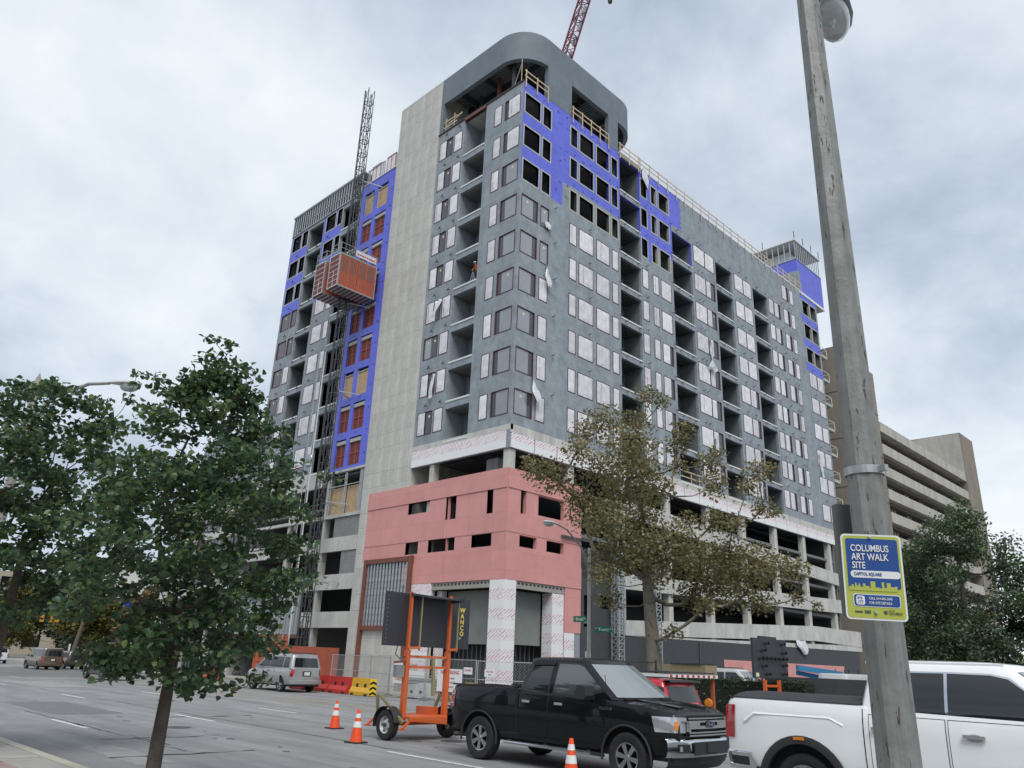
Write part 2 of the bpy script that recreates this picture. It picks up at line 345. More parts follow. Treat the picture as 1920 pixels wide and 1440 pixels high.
# ---- windows -------------------------------------------------------------
WCACHE = {}
def pane_mesh(F, w, h, u, kind, var):
    key = (F is FL, round(w, 2), round(h, 2), round(u, 2), kind, var)
    if key in WCACHE: return WCACHE[key]
    mb = MB(); r = random.Random(hash((round(w,2), kind, var)) & 0xffff)
    if kind == 'film':
        nx, nz = max(3, int(w/.2)), 9; rows = []
        sag = [r.uniform(-.012, .03) for _ in range(nx+1)]
        for j in range(nz+1):
            row = []
            for i in range(nx+1):
                edge = i in (0, nx) or j in (0, nz)
                d = .012 if edge else .012+r.uniform(0, .03)+sag[i]*math.sin(math.pi*j/nz)+.05*max(0, math.sin((i*.8+j*(.9 if var % 2 else -.7))*1.3+var))**3
                row.append(F(u+w*i/nx, h*j/nz, d))
            rows.append(row)
        mb.grid(rows)
        if var == 1 and w > .7:     # red tape showing through the sheet
            a = w*.28
            for j in range(7): b_ = a+r.uniform(-.03, .03); mb.quad(F(u+b_, h*(.08+j*.12), .075), F(u+b_+.028, h*(.08+j*.12), .075), F(u+b_+.02, h*(.21+j*.12), .075), F(u+b_-.01, h*(.21+j*.12), .075), 1)
        if var != 3: mb.quad(F(u+w*.5, h*.12, .08), F(u+w*.5+.045, h*.12, .08), F(u+w*.5+.045, h*.12+.2, .08), F(u+w*.5, h*.12+.2, .08), 2)
        me = mb.mesh('film', [FILM, REDPRT, WTRIM], smooth=180)
    else:
        mb.quad(F(u, 0, -.05), F(u+w, 0, -.05), F(u+w, h, -.05), F(u, h, -.05), 0)
        if w > .7 and var % 2 == 0:   # a paper label left on the glass
            a = u+w*.45; mb.quad(F(a, h*.72, -.046), F(a+.17, h*.72, -.046), F(a+.17, h*.72+.2, -.046), F(a, h*.72+.2, -.046), 1)
        me = mb.mesh('glass', [GLASS if kind == 'dark' else LGLASS, STICK])
    WCACHE[key] = me; return me
def window(F, u0, u1, z0, z1, kind):
    """kind: a string of panes from left to right, F film, G dark glass, L pale glass"""
    w, h = u1-u0, z1-z0; key = ('frame', F is FL, round(w, 2), round(h, 2), kind)
    if key not in WCACHE:
        mb = MB(); t = .038
        for a in ((-t, t*.4, -t, h+t), (w-t*.4, w+t, -t, h+t)): fbox(mb, F, a[0], a[1], a[2], a[3], -.06, .028)
        for a in ((t*.4, w-t*.4, -t, t*.4), (t*.4, w-t*.4, h-t*.4, h+t)): fbox(mb, F, a[0], a[1], a[2], a[3], -.06, .025)
        WCACHE[key] = mb.mesh('frame', REDTAPE)
    o = link('window', WCACHE[key], B); o.location = F(u0, z0, 0)
    ks = {'F': ('plastic_film', 'film'), 'G': ('pane', 'dark'), 'L': ('pane', 'light')}
    runs = []
    for c in kind:
        if runs and runs[-1][0] == c: runs[-1][1] += 1
        else: runs.append([c, 1])
    x = 0; n = len(kind)
    for c, k in runs:
        ww = w*k/n
        p = link(ks[c][0], pane_mesh(F, ww, h, x, ks[c][1], rng.randrange(4)), o)
        x += ww
    return o
def raw_opening(F, u0, u1, z0, z1):
    w, h = u1-u0, z1-z0; key = ('raw', F is FL, round(w, 2), round(h, 2))
    if key not in WCACHE:
        mb = MB(); t = .13
        for a in ((-t, 0, -t, h+t), (w, w+t, -t, h+t), (0, w, -t, 0), (0, w, h, h+t)): fbox(mb, F, *a, -.24, .012)
        WCACHE[key] = mb.mesh('trim', PALE)
    o = link('window_opening', WCACHE[key], B); o.location = F(u0, z0, 0); return o
# ---- balconies -----------------------------------------------------------
def balcony(F, u0, u1, z0, z1, style):
    w, h = u1-u0, z1-z0; key = ('balc', F is FL, round(w, 2), round(h, 2), style)
    if key not in WCACHE:
        mb = MB(); D = 1.9; a = -.25
        def q(p, q_, r, s, m): mb.quad(F(*p), F(*q_), F(*r), F(*s), m)
        q((0,0,a), (w,0,a), (w,0,-D), (0,0,-D), 1); q((0,h,a), (w,h,a), (w,h,-D), (0,h,-D), 1)
        q((0,0,a), (0,0,-D), (0,h,-D), (0,h,a), 0); q((w,0,a), (w,0,-D), (w,h,-D), (w,h,a), 0)
        if style == 'left':      # door at the far end of the back wall
            q((0,0,-D), (w-.75,0,-D), (w-.75,h,-D), (0,h,-D), 0); q((w-.75,0,-D-.2), (w,0,-D-.2), (w,h,-D-.2), (w-.75,h,-D-.2), 2)
        else:
            op = ((.08, .95, 0, 1.95), (1.55, w-.25, 0, 2.15)) if style == 'right' else ()
            wall(mb, lambda u, z, d: F(u, z, d-D), (0, w), (0, h), list(op), lambda u, z: 0, depth=.3)
            for p in op: q((p[0], p[2], -D-.3), (p[1], p[2], -D-.3), (p[1], p[3], -D-.3), (p[0], p[3], -D-.3), 2)
        for k in range(7):       # ribs of the metal deck overhead
            d = -.45-k*.21; fbox(mb, F, .02, w-.02, h-.06, h-.004, d-.05, d, 1)
        fbox(mb, F, .01, w-.01, -.10, .025, -.04, .05, 3)   # metal edge strip
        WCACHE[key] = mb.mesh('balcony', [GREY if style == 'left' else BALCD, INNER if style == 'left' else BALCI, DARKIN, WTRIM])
    o = link('balcony', WCACHE[key], B); o.location = F(u0, z0, 0)
    if style == 'right':
        k2 = ('bdoor', round(w, 2))
        if k2 not in WCACHE:
            mb = MB(); fbox(mb, F, 1.62, w-.32, .03, 2.08, -2.12, -2.07, 0); fbox(mb, F, 1.9, 2.12, 1.35, 1.52, -2.068, -2.062, 1); fbox(mb, F, 1.72, 1.78, .55, 1.2, -2.068, -2.05, 1)
            WCACHE[k2] = mb.mesh('door', [DOORD, WTRIM])
        link('balcony_door', WCACHE[k2], o)
    return o
# ---- street front (left in the picture) ------------------------------------
Lw = [(-10.05, -8.42), (-8.15, -7.2), (-3.2, -2.42), (-1.98, -.33)]
holesL = []
for k, z in enumerate(ZK):
    for a, b in Lw: holesL.append((a, b, z, z+WH))
    if k: holesL.append((-6.9, -4.28, z-.95, z+1.55))
    else: holesL.append((-6.9, -4.28, z-.95, 45.2))
mb = MB(); wall(mb, FL, (-10.4, 0), (16.85, 45.2), holesL, lambda u, z: 0)
fbox(mb, FL, -10.4, -.25, 45.2, 45.26, -.25, .05, 3)
mb.build('street_wall', [GREY, BLUE, PALE, RUST], B)
for k, z in enumerate(ZK):
    window(FL, *Lw[0], z, z+WH, 'FG' if k not in (6,) else 'LG')
    window(FL, *Lw[1], z, z+WH, 'F'); window(FL, *Lw[2], z, z+WH, 'F')
    window(FL, *Lw[3], z, z+WH, 'GLLL' if k > 1 else 'GFFF')
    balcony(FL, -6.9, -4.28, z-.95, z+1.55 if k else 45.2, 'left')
# ---- side-street front (right in the picture) ---------------------------------
cols = dict(W1=[(.25, 1.97), (2.37, 3.25)], C2=[(5.77, 6.56), (6.93, 8.67), (9.17, 10.83), (11.26, 12.04)],
            C3=[(15.59, 16.44), (17.21, 18.03), (18.46, 20.04)], C4=[(24.24, 26.2), (26.32, 27.96)], C5=[(32.12, 33.83), (33.95, 35.62)],
            C6=[(39.64, 40.7), (40.96, 42.35)], C6b=[(43.25, 44.75), (45.18, 46.05)], C7=[(48.6, 50.45), (50.7, 52.25)])
balc = dict(A=(12.41, 15.39), Bb=(20.5, 23.89), Cc=(28.35, 31.6), Dd=(36.06, 39.33))
RAW = dict(W1=3, C2=3, C3=3, C7=3)
holesR = []; todo = []
for c, ws in cols.items():
    for k, z in enumerate(ZK):
        if k == 0 and c in ('C4', 'C5', 'C6'): continue
        for i, (a, b) in enumerate(ws): holesR.append((a, b, z, z+WH)); todo.append((c, i, k, a, b, z))
for n, (a, b) in balc.items():
    for k, z in enumerate(ZK):
        if k == 0 and n != 'A': continue
        zt = 44.95 if k == 0 else z+1.6
        holesR.append((a, b, z-.95, zt))
def blueR(u, z):
    if u < 4.8: return z > 36.05
    if u < 12.41: return z > 38.35
    if u < 15.39: return False
    if u < 20.5: return z > (36.05 if u > 16.6 and u < 17.1 else 36.9 if u < 16.6 else 37.6)
    if u < 22.3: return z > 41.6
    if u > 48.1: return z > 35.05
    return False
def matR(u, z):
    if u > 48.1 and z > 35.05:
        for k in range(3):
            if ZK[k]-.12 < z < ZK[k]+WH+.12: return 0
    return 1 if blueR(u, z) else 0
mb = MB(); wall(mb, FR, (0, 4.8, 12.41, 15.39, 16.6, 17.1, 20.5, 22.3, 48.1, 52.6), (16.85, 35.05, 36.05, 36.9, 37.6, 38.35, 41.6, 45.25)+tuple(ZK[k]-.12 for k in range(3))+tuple(ZK[k]+WH+.12 for k in range(3)), holesR, matR)
mb.quad((0, 52.6, 16.85), (-16, 52.6, 16.85), (-16, 52.6, 45.25), (0, 52.6, 45.25), 0)
mb.build('side_wall', [GREY, BLUE, PALE], B)
# ragged edge where the grey coating stops on the blue membrane
def ragged(F, pts, amp, name='coating_edge'):
    mb = MB(); r = random.Random(9)
    for (a, b) in zip(pts[:-1], pts[1:]):
        n = max(3, int(math.hypot(b[0]-a[0], b[1]-a[1])/.22)); dx, dz = b[0]-a[0], b[1]-a[1]; L = math.hypot(dx, dz); nx, nz = -dz/L, dx/L
        off = [r.uniform(.03, amp) for _ in range(n+1)]
        for i in range(n):
            p = (a[0]+dx*i/n, a[1]+dz*i/n); q = (a[0]+dx*(i+1)/n, a[1]+dz*(i+1)/n)
            mb.quad(F(p[0]-nx*.1, p[1]-nz*.1, .005), F(q[0]-nx*.1, q[1]-nz*.1, .005), F(q[0]+nx*off[i+1], q[1]+nz*off[i+1], .005), F(p[0]+nx*off[i], p[1]+nz*off[i], .005), 0)
    return mb.build(name, GREY, B)
ragged(FR, [(0.02, 36.05), (4.0, 36.05)], .3); ragged(FR, [(5.9, 38.35), (12.3, 38.35)], .09); ragged(FR, [(17.12, 37.55), (17.12, 36.0)][::-1], .05)
ragged(FR, [(22.3, 41.6), (22.3, 45.2)], .4); ragged(FR, [(20.6, 41.6), (22.3, 41.6)], .1)
pat = dict(W1={3: 'GGGG', 4: 'GGGG'}, C4={})
for (c, i, k, a, b, z) in todo:
    if k < RAW.get(c, 0): raw_opening(FR, a, b, z, z+WH); continue
    s = 'F'
    if c == 'W1': s = 'LLLG' if i == 0 else ('F' if k > 4 else 'L')
    elif c == 'C3' and i == 2: s = 'F' if k < 5 else 'FFG'
    elif c == 'C4': s = 'F' if i == 0 else ('FG' if k > 1 else 'F')
    elif c == 'C5': s = 'F' if i == 0 else ('F' if k < 5 else 'FFG')
    elif c in ('C6', 'C6b'): s = 'FFG' if (b-a) > 1.2 else 'F'
    elif c == 'C7': s = 'F'
    window(FR, a, b, z, z+WH, s)
for n, (a, b) in balc.items():
    for k, z in enumerate(ZK):
        if k == 0 and n != 'A': continue
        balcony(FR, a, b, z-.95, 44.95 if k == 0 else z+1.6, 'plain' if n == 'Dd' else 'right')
# corner of timber guard left in one low balcony
mb = MB(); z8 = ZK[8]-.95
for dz in (.55, 1.05): mb.bar((-.05, 20.55, z8+dz), (-.05, 23.85, z8+dz), .04, .1)
for y in (22.3, 23.6): mb.bar((-.09, y, z8), (-.09, y, z8+1.15), .09, .04)
mb.build('balcony_guard', WOOD, B)
# dark anchors sticking out above the windows and at slab edges
mb = MB(); r = random.Random(2)
def anchor(F, u, z):
    mb.bar(F(u, z, 0), F(u+.02, z-.02, .2), .045); mb.bar(F(u-.11, z-.1, .2), F(u+.13, z+.1, .2), .05)
for k, z in enumerate(ZK):
    zz = z+WH+.45
    for u in (-9.1, -7.4): anchor(FL, u, zz)
    for u in (-33.2, -30.9, -29.2, -27.2): anchor(FL, u, z-1.15 if -32 < u < -28.6 else zz)
    if k > 2:
        for u in (3.95, 8.2, 12.2): anchor(FR, u, zz)
    for u in (13.0, 14.9, 21.2, 23.2, 29.0, 31.0, 36.8, 38.8): anchor(FR, u, z-1.2)
    if k > 0:
        for u in (24.9, 25.5, 33, 34.6, 42.7, 40.4, 44.6, 45.2): anchor(FR, u, zz)
        for u in (16.2, 20.2, 49.6, 51.8): anchor(FR, u, zz)
mb.build('wall_anchor', DSTEEL, B, kind='stuff')
# black maker's marks on the blue membrane
mb = MB()
def mark(F, u, z, s=1):
    for i in range(4):
        a = r.uniform(-.2, .2)*s; b_ = r.uniform(-.1, .1)*s
        mb.quad(F(u+a, z+b_, .006), F(u+a+.13*s, z+b_+.03, .006), F(u+a+.11*s, z+b_+.1*s, .006), F(u+a-.02, z+b_+.06*s, .006), 0)
for z in (44.9, 41.2, 38.1, 40.3, 37.2, 43.6):
    for u in (.8, 2.3, 4.3, 5.2):
        if not any(a-.3 < u < b+.3 and z0-.2 < z < z1+.2 for a, b, z0, z1 in holesR): mark(FR, u+r.uniform(-.2, .2), z+r.uniform(-.2, .2), .8)
for z in (40.9, 41.6, 38.6, 44.7):
    for u in (6.2, 7.4, 8.4, 9.4, 11.0, 12.0, 16.9, 18, 19.3, 21.5):
        if z < 44 or u < 12: mark(FR, u+r.uniform(-.2, .2), z+r.uniform(-.12, .12), .8)
for i in range(14): mark(FL, -16.95, 17.5+i*1.95, .8)
for k in range(8):
    for u in (-20.5, -18.4): mark(FL, u, ZK[k]-1.28, .6)
for z in (41.1, 38.0, 35.0):
    for u in (-34, -32.6, -27.5, -26): mark(FL, u, z, .8)
mb.build('membrane_mark', mat('black_print', (.012, .013, .03), .6, var=0), B, kind='stuff')
# ---- far left wing -------------------------------------------------------
Fw = [(-34.6, -33.0), (-32.65, -31.65), (-28.03, -26.35), (-25.95, -25.15)]
holesF = []
for k, z in enumerate(ZK):
    for a, b in Fw: holesF.append((a, b, z, z+WH))
    holesF.append((-31.4, -28.58, z-.95, z+1.6)); holesF.append((-25.0, -22.1, z-.95, z+1.5))
mb = MB(); wall(mb, FL, (-35.0, -31.5, -28.5, -25.05, -21.75), (16.85, 34.75, 44.45), holesF, lambda u, z: 1 if (z > 34.75 and (u < -31.5 or -28.5 < u < -25.05)) else 0)
mb.quad((-35, 0, 16.85), (-35, 16, 16.85), (-35, 16, 46.9), (-35, 0, 46.9), 0)
mb.build('wing_wall', [GREY, BLUE, PALE], B)
for k, z in enumerate(ZK):
    for i, (a, b) in enumerate(Fw):
        if k < 3: raw_opening(FL, a, b, z, z+WH)
        else: window(FL, a, b, z, z+WH, ('G' if i == 0 else 'F' if k > 4 else 'G') if i < 2 else 'F')
    balcony(FL, -31.4, -28.58, z-.95, z+1.6, 'plain'); balcony(FL, -25.0, -22.1, z-.95, z+1.5, 'plain')
# open stud parapet on top of the wing
mb = MB()
x = -34.95
while x < -22: mb.bar((x, -.02, 44.47), (x, -.02, 46.75), .05, .15); x += .46
for z in (44.5, 46.8): mb.bar((-35, -.02, z), (-21.8, -.02, z), .16, .08)
for a in (-30.9, -27.6): mb.bar((a, -.03, 45.5), (a+3.2, -.03, 45.5), .1, .05)
mb.box(-35.1, -.15, 46.85, -21.8, 3, 46.98)
mb.build('stud_parapet', STEEL, B)
MB2 = MB(); MB2.quad((-35, 1.2, 44.4), (-22, 1.2, 44.4), (-22, 1.2, 46.8), (-35, 1.2, 46.8)); MB2.build('parapet_lining', mat('lining', (.22, .25, .26), .8, var=.15), B)
# ---- blue hoist shaft with gates -----------------------------------------------
SH = []
for k, z in enumerate(ZK):
    SH.append((-21.25, -19.75, z-.95, z+1.5)); SH.append((-19.25, -17.55, z-.95, z+1.5))
mb = MB(); wall(mb, FL, (-21.75, -16.5), (16.45, 45.05), SH, lambda u, z: 1)
mb.box(-21.75, -.06, 45.05, -16.5, .2, 45.13, 2)
mb.build('shaft_wall', [GREY, BLUE, WTRIM], B)
for i, (a, b, z0, z1) in enumerate(SH):
    k = i//2; w, h = b-a, z1-z0
    if k in (0, 6):
        key = ('ply', round(w, 2))
        if key not in WCACHE:
            q = MB(); fbox(q, FL, 0, w, .02, h-.3, -.22, -.16, 0); fbox(q, FL, 0, .08, 0, h, -.16, -.1, 1); fbox(q, FL, w-.08, w, 0, h, -.16, -.1, 1); fbox(q, FL, .08, w-.08, h-.32, h-.22, -.16, -.1, 1)
            WCACHE[key] = q.mesh('ply', [PLY, PALE])
        o = link('plywood_panel', WCACHE[key], B)
    else:
        key = ('gate', round(w, 2))
        if key not in WCACHE:
            q = MB(); fbox(q, FL, .02, w-.02, .03, h-.25, -.22, -.19, 0)
            for u in (.04, w/2-.03, w-.1): fbox(q, FL, u, u+.06, .03, h-.3, -.19, -.13, 1)
            fbox(q, FL, .1, w-.1, h*.42, h*.42+.06, -.185, -.14, 1); fbox(q, FL, .02, w-.02, h-.42, h-.12, -.2, -.05, 2)
            WCACHE[key] = q.mesh('gate', [REDMESH, OMESH, PALE])
        o = link('hoist_gate', WCACHE[key], B)
    o.location = FL(a, z0, 0)
# windows and studs standing on the roof above the shaft
for a, b in ((-21.0, -19.6), (-18.6, -17.2)):
    mb = MB()
    for u in (a, (a+b)/2-.03, b-.06): fbox(mb, FL, u, u+.06, 45.2, 47.2, -.35, -.28, 0)
    for z in (45.2, 47.1): fbox(mb, FL, a, b, z, z+.07, -.36, -.27, 0)
    fbox(mb, FL, a+.06, b-.06, 45.3, 47.1, -.34, -.32, 1); mb.build('parapet_window', [mat('pink_frame', (.45, .14, .18), .6), FILM], B)
mb = MB()
for x in (-21.6, -21.3, -19.5, -19.2, -18.9, -17.0, -16.8, -16.55): mb.bar((x, .3, 45.1), (x, .3, 47.0), .06, .14)
mb.bar((-21.6, .3, 47), (-19, .3, 47), .1, .06); mb.build('roof_stud', STEEL, B)
# ---- concrete core: form panels ---------------------------------------------
mb = MB(); mb.box(-16.5, .03, 0, -10.4, 8, 51.35); mb.build('concrete_core', CONC, B)
xs = [-16.5, -15.35, -14.1, -12.85, -11.6, -10.4]; pm = {}
zlist = [0]
while zlist[-1] < 51.3: zlist.append(min(51.35, zlist[-1]+(1.95 if len(zlist) % 2 else 1.15)))
for j in range(len(zlist)-1):
    z0, z1 = zlist[j], zlist[j+1]
    if z1-z0 < .1: continue
    for i in range(5):
        w, h = xs[i+1]-xs[i], z1-z0; key = (round(w, 2), round(h, 2))
        if key not in pm:
            q = MB(); g = .008; q.box(g, -.016, g, w-g, .03, h-g)
            for u, v in ((.2, .2), (w-.2, .2), (.2, h-.2), (w-.2, h-.2)): q.box(u-.03, -.019, v-.03, u+.03, -.014, v+.03, 1)
            pm[key] = q.mesh('panel', [CONC, CONCG])
        o = link('concrete_panel', pm[key], B); o.location = (xs[i], 0, z0)
# ---- crown ring over the corner -----------------------------------------------
def crown_path(n=14, inset=0):
    p = [(-10.4, 0-(-inset))]; r0 = 2.85-inset
    c = (-2.85, 2.85); p = [(-10.4, inset)]
    for i in range(n+1):
        t = -math.pi/2+math.pi/2*i/n; p.append((c[0]+r0*math.cos(t), c[1]+r0*math.sin(t)))
    c = (-3.05, 12.75); r1 = 3.05-inset
    for i in range(n+1):
        t = math.pi/2*i/n; p.append((c[0]+r1*math.cos(t), c[1]+r1*math.sin(t)))
    p.append((-10.4, 15.8-inset)); return p
po, pi_ = crown_path(), crown_path(inset=.38)
def ring_part(mb, i0, i1, z0, z1, mi=0):
    n = i1-i0
    A = [(po[i][0], po[i][1], z) for z in (z0, z1) for i in range(i0, i1+1)]; k = n+1
    for i in range(i0, i1):
        a, b, c, d = po[i], po[i+1], pi_[i], pi_[i+1]
        mb.quad((*a, z0), (*b, z0), (*b, z1), (*a, z1), mi); mb.quad((*c, z0), (*d, z0), (*d, z1), (*c, z1), mi)
        mb.quad((*a, z0), (*b, z0), (*d, z0), (*c, z0), mi); mb.quad((*a, z1), (*b, z1), (*d, z1), (*c, z1), mi)
    for i in (i0, i1): mb.quad((*po[i], z0), (*pi_[i], z0), (*pi_[i], z1), (*po[i], z1), mi)
mb = MB(); ring_part(mb, 0, len(po)-1, 48.55, 51.35); mb.build('crown_ring', CROWNM, B, smooth=40)
mb = MB()
mb.box(-.40, 2.8, 45.28, 0.004, 5.8, 48.56); mb.box(-.40, 10.82, 45.28, 0.004, 12.22, 49.5); mb.box(-10.4, -.004, 45.28, -10.02, .4, 48.56)
[q.build('crown_leg', CROWNM, B) for q in mb.split()]
mb = MB()   # ribbed deck seen from below, and its beams
mb.prism([p for p in crown_path(inset=.33)], lambda a, b: (a, b, 50.1), lambda a, b: (a, b, 50.3))
y = .6
while y < 15.2:
    e = .45+max(0, 2.6-y)**2*.28+max(0, y-13)**2*.3; mb.box(-10.2, y, 50.0, -e, y+.12, 50.1, 0); y += .3
mb.build('crown_deck', mat('deck_metal', (.20, .22, .24), .5, metal=.4, var=.15), B)
mb = MB()
for y in (3, 6, 9, 12.4, 14.6): mb.box(-10.2, y, 49.4, -.6 if y < 14 else -2.4, y+.16, 49.98)
for x in (-9, -6, -3.4): mb.box(x, .6, 49.3, x+.16, 15.0, 49.95)
mb.build('crown_beam', DSTEEL, B)
for x, y in ((-4.6, 1.6), (-1.6, 14.0), (-7.5, 2.2), (-1.2, 8.2), (-9, 8), (-2.2, 1.0)): 
    mb = MB(); mb.box(x-.12, y-.12, 45.1, x+.12, y+.12, 49.3); mb.build('crown_column', RUST if x in (-4.6, -1.6) else DSTEEL, B)
mb = MB(); mb.quad((-10.4, 6.5, 45), (-10.4, 15.8, 45), (-10.4, 15.8, 51), (-10.4, 6.5, 51)); mb.quad((-10.4, 9.5, 45), (-3.8, 9.5, 45), (-3.8, 9.5, 49.9), (-10.4, 9.5, 49.9)); mb.build('roof_room_wall', mat('roof_wall', (.10, .115, .13), .8), B)
# ---- roof, floors ---------------------------------------------------------
mb = MB(); mb.box(-16, .26, 44.97, -.26, 52.5, 45.1); mb.box(-34.9, .26, 44.35, -16.6, 16, 44.45); mb.build('roof_slab', CONC2, B)
for k, z in enumerate(ZK):
    mb = MB(); t = z-1.0
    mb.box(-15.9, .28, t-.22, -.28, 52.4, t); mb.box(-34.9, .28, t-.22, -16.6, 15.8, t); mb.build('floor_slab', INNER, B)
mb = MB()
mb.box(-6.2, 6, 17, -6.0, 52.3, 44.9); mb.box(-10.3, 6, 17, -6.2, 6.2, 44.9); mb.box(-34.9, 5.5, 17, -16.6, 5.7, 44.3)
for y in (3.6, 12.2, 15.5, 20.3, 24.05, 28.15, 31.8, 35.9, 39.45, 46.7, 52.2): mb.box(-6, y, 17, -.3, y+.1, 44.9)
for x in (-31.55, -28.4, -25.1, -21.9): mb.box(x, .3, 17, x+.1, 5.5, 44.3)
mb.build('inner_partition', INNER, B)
# ---- penthouse at the far end ------------------------------------------------
mb = MB(); mb.box(-9, 48.05, 45.3, .02, 55.0, 49.6, 0); mb.box(-9, 48.0, 45.3, .045, 48.6, 48.0, 1); mb.box(-9.05, 47.98, 45.0, .06, 55.05, 45.34, 2); mb.build('penthouse_wall', [BLUE, GREY, WTRIM], B)
mb = MB()
x = -8.9
while x < .05: mb.bar((x, 48.05, 49.6), (x, 48.05, 52.1), .06, .12); x += .75
y = 48.05
while y < 55: mb.bar((-.02, y, 49.6), (-.02, y, 52.1), .12, .06); y += .55
for z in (49.65, 52.15): mb.bar((-9, 48.05, z), (0, 48.05, z), .14, .1); mb.bar((0, 48.05, z), (0, 55, z), .14, .1)
mb.box(-8.8, 48.4, 49.7, -.5, 54.8, 50.3); mb.box(-8.8, 49.0, 50.3, -1.2, 54.6, 51.4)
mb.build('penthouse_stud', STEEL, B)
mb = MB(); mb.box(-9.1, 47.9, 52.2, .1, 55.1, 52.36); mb.build('penthouse_roof', WTRIM, B)
for (x, y) in ((-8.6, 48.1), (-4.2, 48.1), (0, 48.1), (0, 50.5), (0, 52.8), (0, 55)):
    mb = MB(); mb.bar((x, y, 52.36), (x, y, 53.5), .07); mb.build('safety_post', DSTEEL, B)
for k in range(1, 9): mb = MB(); mb.box(-5, 52.65, ZK[k]-1.15, .0, 54.3, ZK[k]-.95); mb.build('rear_balcony_slab', CONC2, B)
mb = MB()
for k in range(1, 9):
    for z in (.05, 1.0): mb.bar((0, 52.7, ZK[k]-.95+z), (0, 54.3, ZK[k]-.95+z), .05)
    mb.bar((0, 54.3, ZK[k]-.95), (0, 54.3, ZK[k]+.1), .05); mb.bar((0, 54.3, ZK[k]), (-5, 54.3, ZK[k]), .05)
mb.build('rear_balcony_rail', WTRIM, B)
# ---- timber guard rails on the roof edge ---------------------------------------
def guard(y0, y1, z0, step, sign=None):
    mb = MB()
    for dz in (.55, 1.05): mb.bar((.05, y0-.1, z0+dz), (.05, y1+.1, z0+dz), .04, .1)
    g = mb.build('guard_rail', WOOD, B); n = max(1, round((y1-y0)/step)); me = None
    q = MB(); q.box(.075, -.05, -.55, .115, .05, 1.15); me = q.mesh('post', WOOD)
    for i in range(n+1):
        o = link('post', me, g); o.location = (0, y0+(y1-y0)*i/n, z0)
guard(15.45, 48.4, 45.25, 1.5); guard(.15, 2.75, 45.25, 1.2); guard(5.9, 10.75, 45.25, 1.2); guard(12.4, 15.2, 45.25, 1.3)
mb = MB()
mb.bar((-.3, 0, 45.25), (-.3, 0, 47.6), .05); mb.bar((-1.6, .3, 45.25), (-.3, 0, 47.2), .05)
for a in (-9.7, -8.6): mb.bar((a, .15, 45.3), (a, .15, 46.9), .1, .04)
for z in (45.9, 46.5): mb.bar((-10, .12, z), (-8.2, .12, z), .04, .1)
mb.bar((-9.2, .1, 46.1), (-8.0, .5, 46.9), .05, .1)
mb.build('corner_guard', WOOD, B)
mb = MB(); mb.box(-6.9, -.1, 45.0, -4.28, 0.0, 45.24); mb.box(-10.4, -.09, 45.262, 0, .1, 45.34, 1); mb.build('edge_beam', [RUST, DSTEEL], B)
mb = MB(); mb.box(-.1, 12.45, 44.98, .06, 15.4, 45.45, 0); mb.box(-.12, 15.4, 45.252, .03, 48.1, 45.4, 1); mb.build('parapet_cap', [mat('rotten_ply', (.30, .27, .22), .8, var=.35, scale=6), WTRIM], B)
# ---- concrete line, white boards, open storey ------------------------------------
mb = MB(); fbox(mb, FL, -10.4, .03, 16.47, 16.85, -.25, .03); fbox(mb, FR, 0.0, 51, 16.25, 16.85, -.25, .03); mb.build('slab_edge', CONC, B)
xs = [-10.4, -5.8, -.32]
for a, b in zip(xs[:-1], xs[1:]):
    q = MB(); fbox(q, FL, .006, b-a-.006, 0, 1.2, -.02, .05); o = link('insulation_board', q.mesh('board', BOARD), B); o.location = (a, 0, 15.25)
mb = MB(); fbox(mb, FL, -10.4, -.02, 15.2, 16.47, -.15, -.025); fbox(mb, FR, .02, 51, 15.2, 16.25, -.15, -.025); fbox(mb, FL, -.3, .02, 15.2, 16.47, -.02, .03); mb.build('band_backing', GREY, B)
y = .1; bm_ = {}
while y < 50.5:
    q = MB(); fbox(q, FR, .0, 2.2, 0, 1.0, -.02, .05)
    if 'b' not in bm_: bm_['b'] = q.mesh('board', BOARD)
    o = link('insulation_board', bm_['b'], B); o.location = (0, y, 15.24); y += 2.32
# columns of the open storeys
cm = None
for i, y in enumerate([.38, 6.4, 12.4, 18.6, 24.8, 31.0, 37.2, 43.4, 49.6]):
    q = MB(); q.box(-.62, -.3, 0, -.1, .3, 16.2); o = link('column', q.mesh('column', CONC), B); o.location = (0, y, 0)
for x in (-8.1, -.4, -21.9, -27.5):
    q = MB(); q.box(-.25, .12, 0, .25, .62, 16.2); o = link('column', q.mesh('column', CONC), B); o.location = (x, 0, 0)
mb = MB()
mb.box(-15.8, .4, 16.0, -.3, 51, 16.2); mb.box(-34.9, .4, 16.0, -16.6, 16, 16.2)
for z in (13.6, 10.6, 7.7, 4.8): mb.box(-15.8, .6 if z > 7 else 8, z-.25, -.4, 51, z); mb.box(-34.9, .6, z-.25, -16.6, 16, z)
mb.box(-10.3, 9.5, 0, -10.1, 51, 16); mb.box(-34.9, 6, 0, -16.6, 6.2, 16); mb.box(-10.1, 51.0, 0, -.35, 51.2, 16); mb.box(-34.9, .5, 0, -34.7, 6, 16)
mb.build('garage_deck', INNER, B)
mb = MB()
for y in (2, 5, 8, 14, 20, 27, 33, 40, 46): mb.tube([(-.9, y, 15.6), (-9, y, 15.6)], .09); 
for x in (-3, -5): mb.tube([(x, .6, 15.4), (x, 50, 15.4)], .12)
mb.build('ceiling_pipe', DSTEEL, B)
mb = MB(); mb.box(-3.0, .8, 13.85, -1.9, 1.7, 14.95); mb.build('stored_crate', CONCG, B)
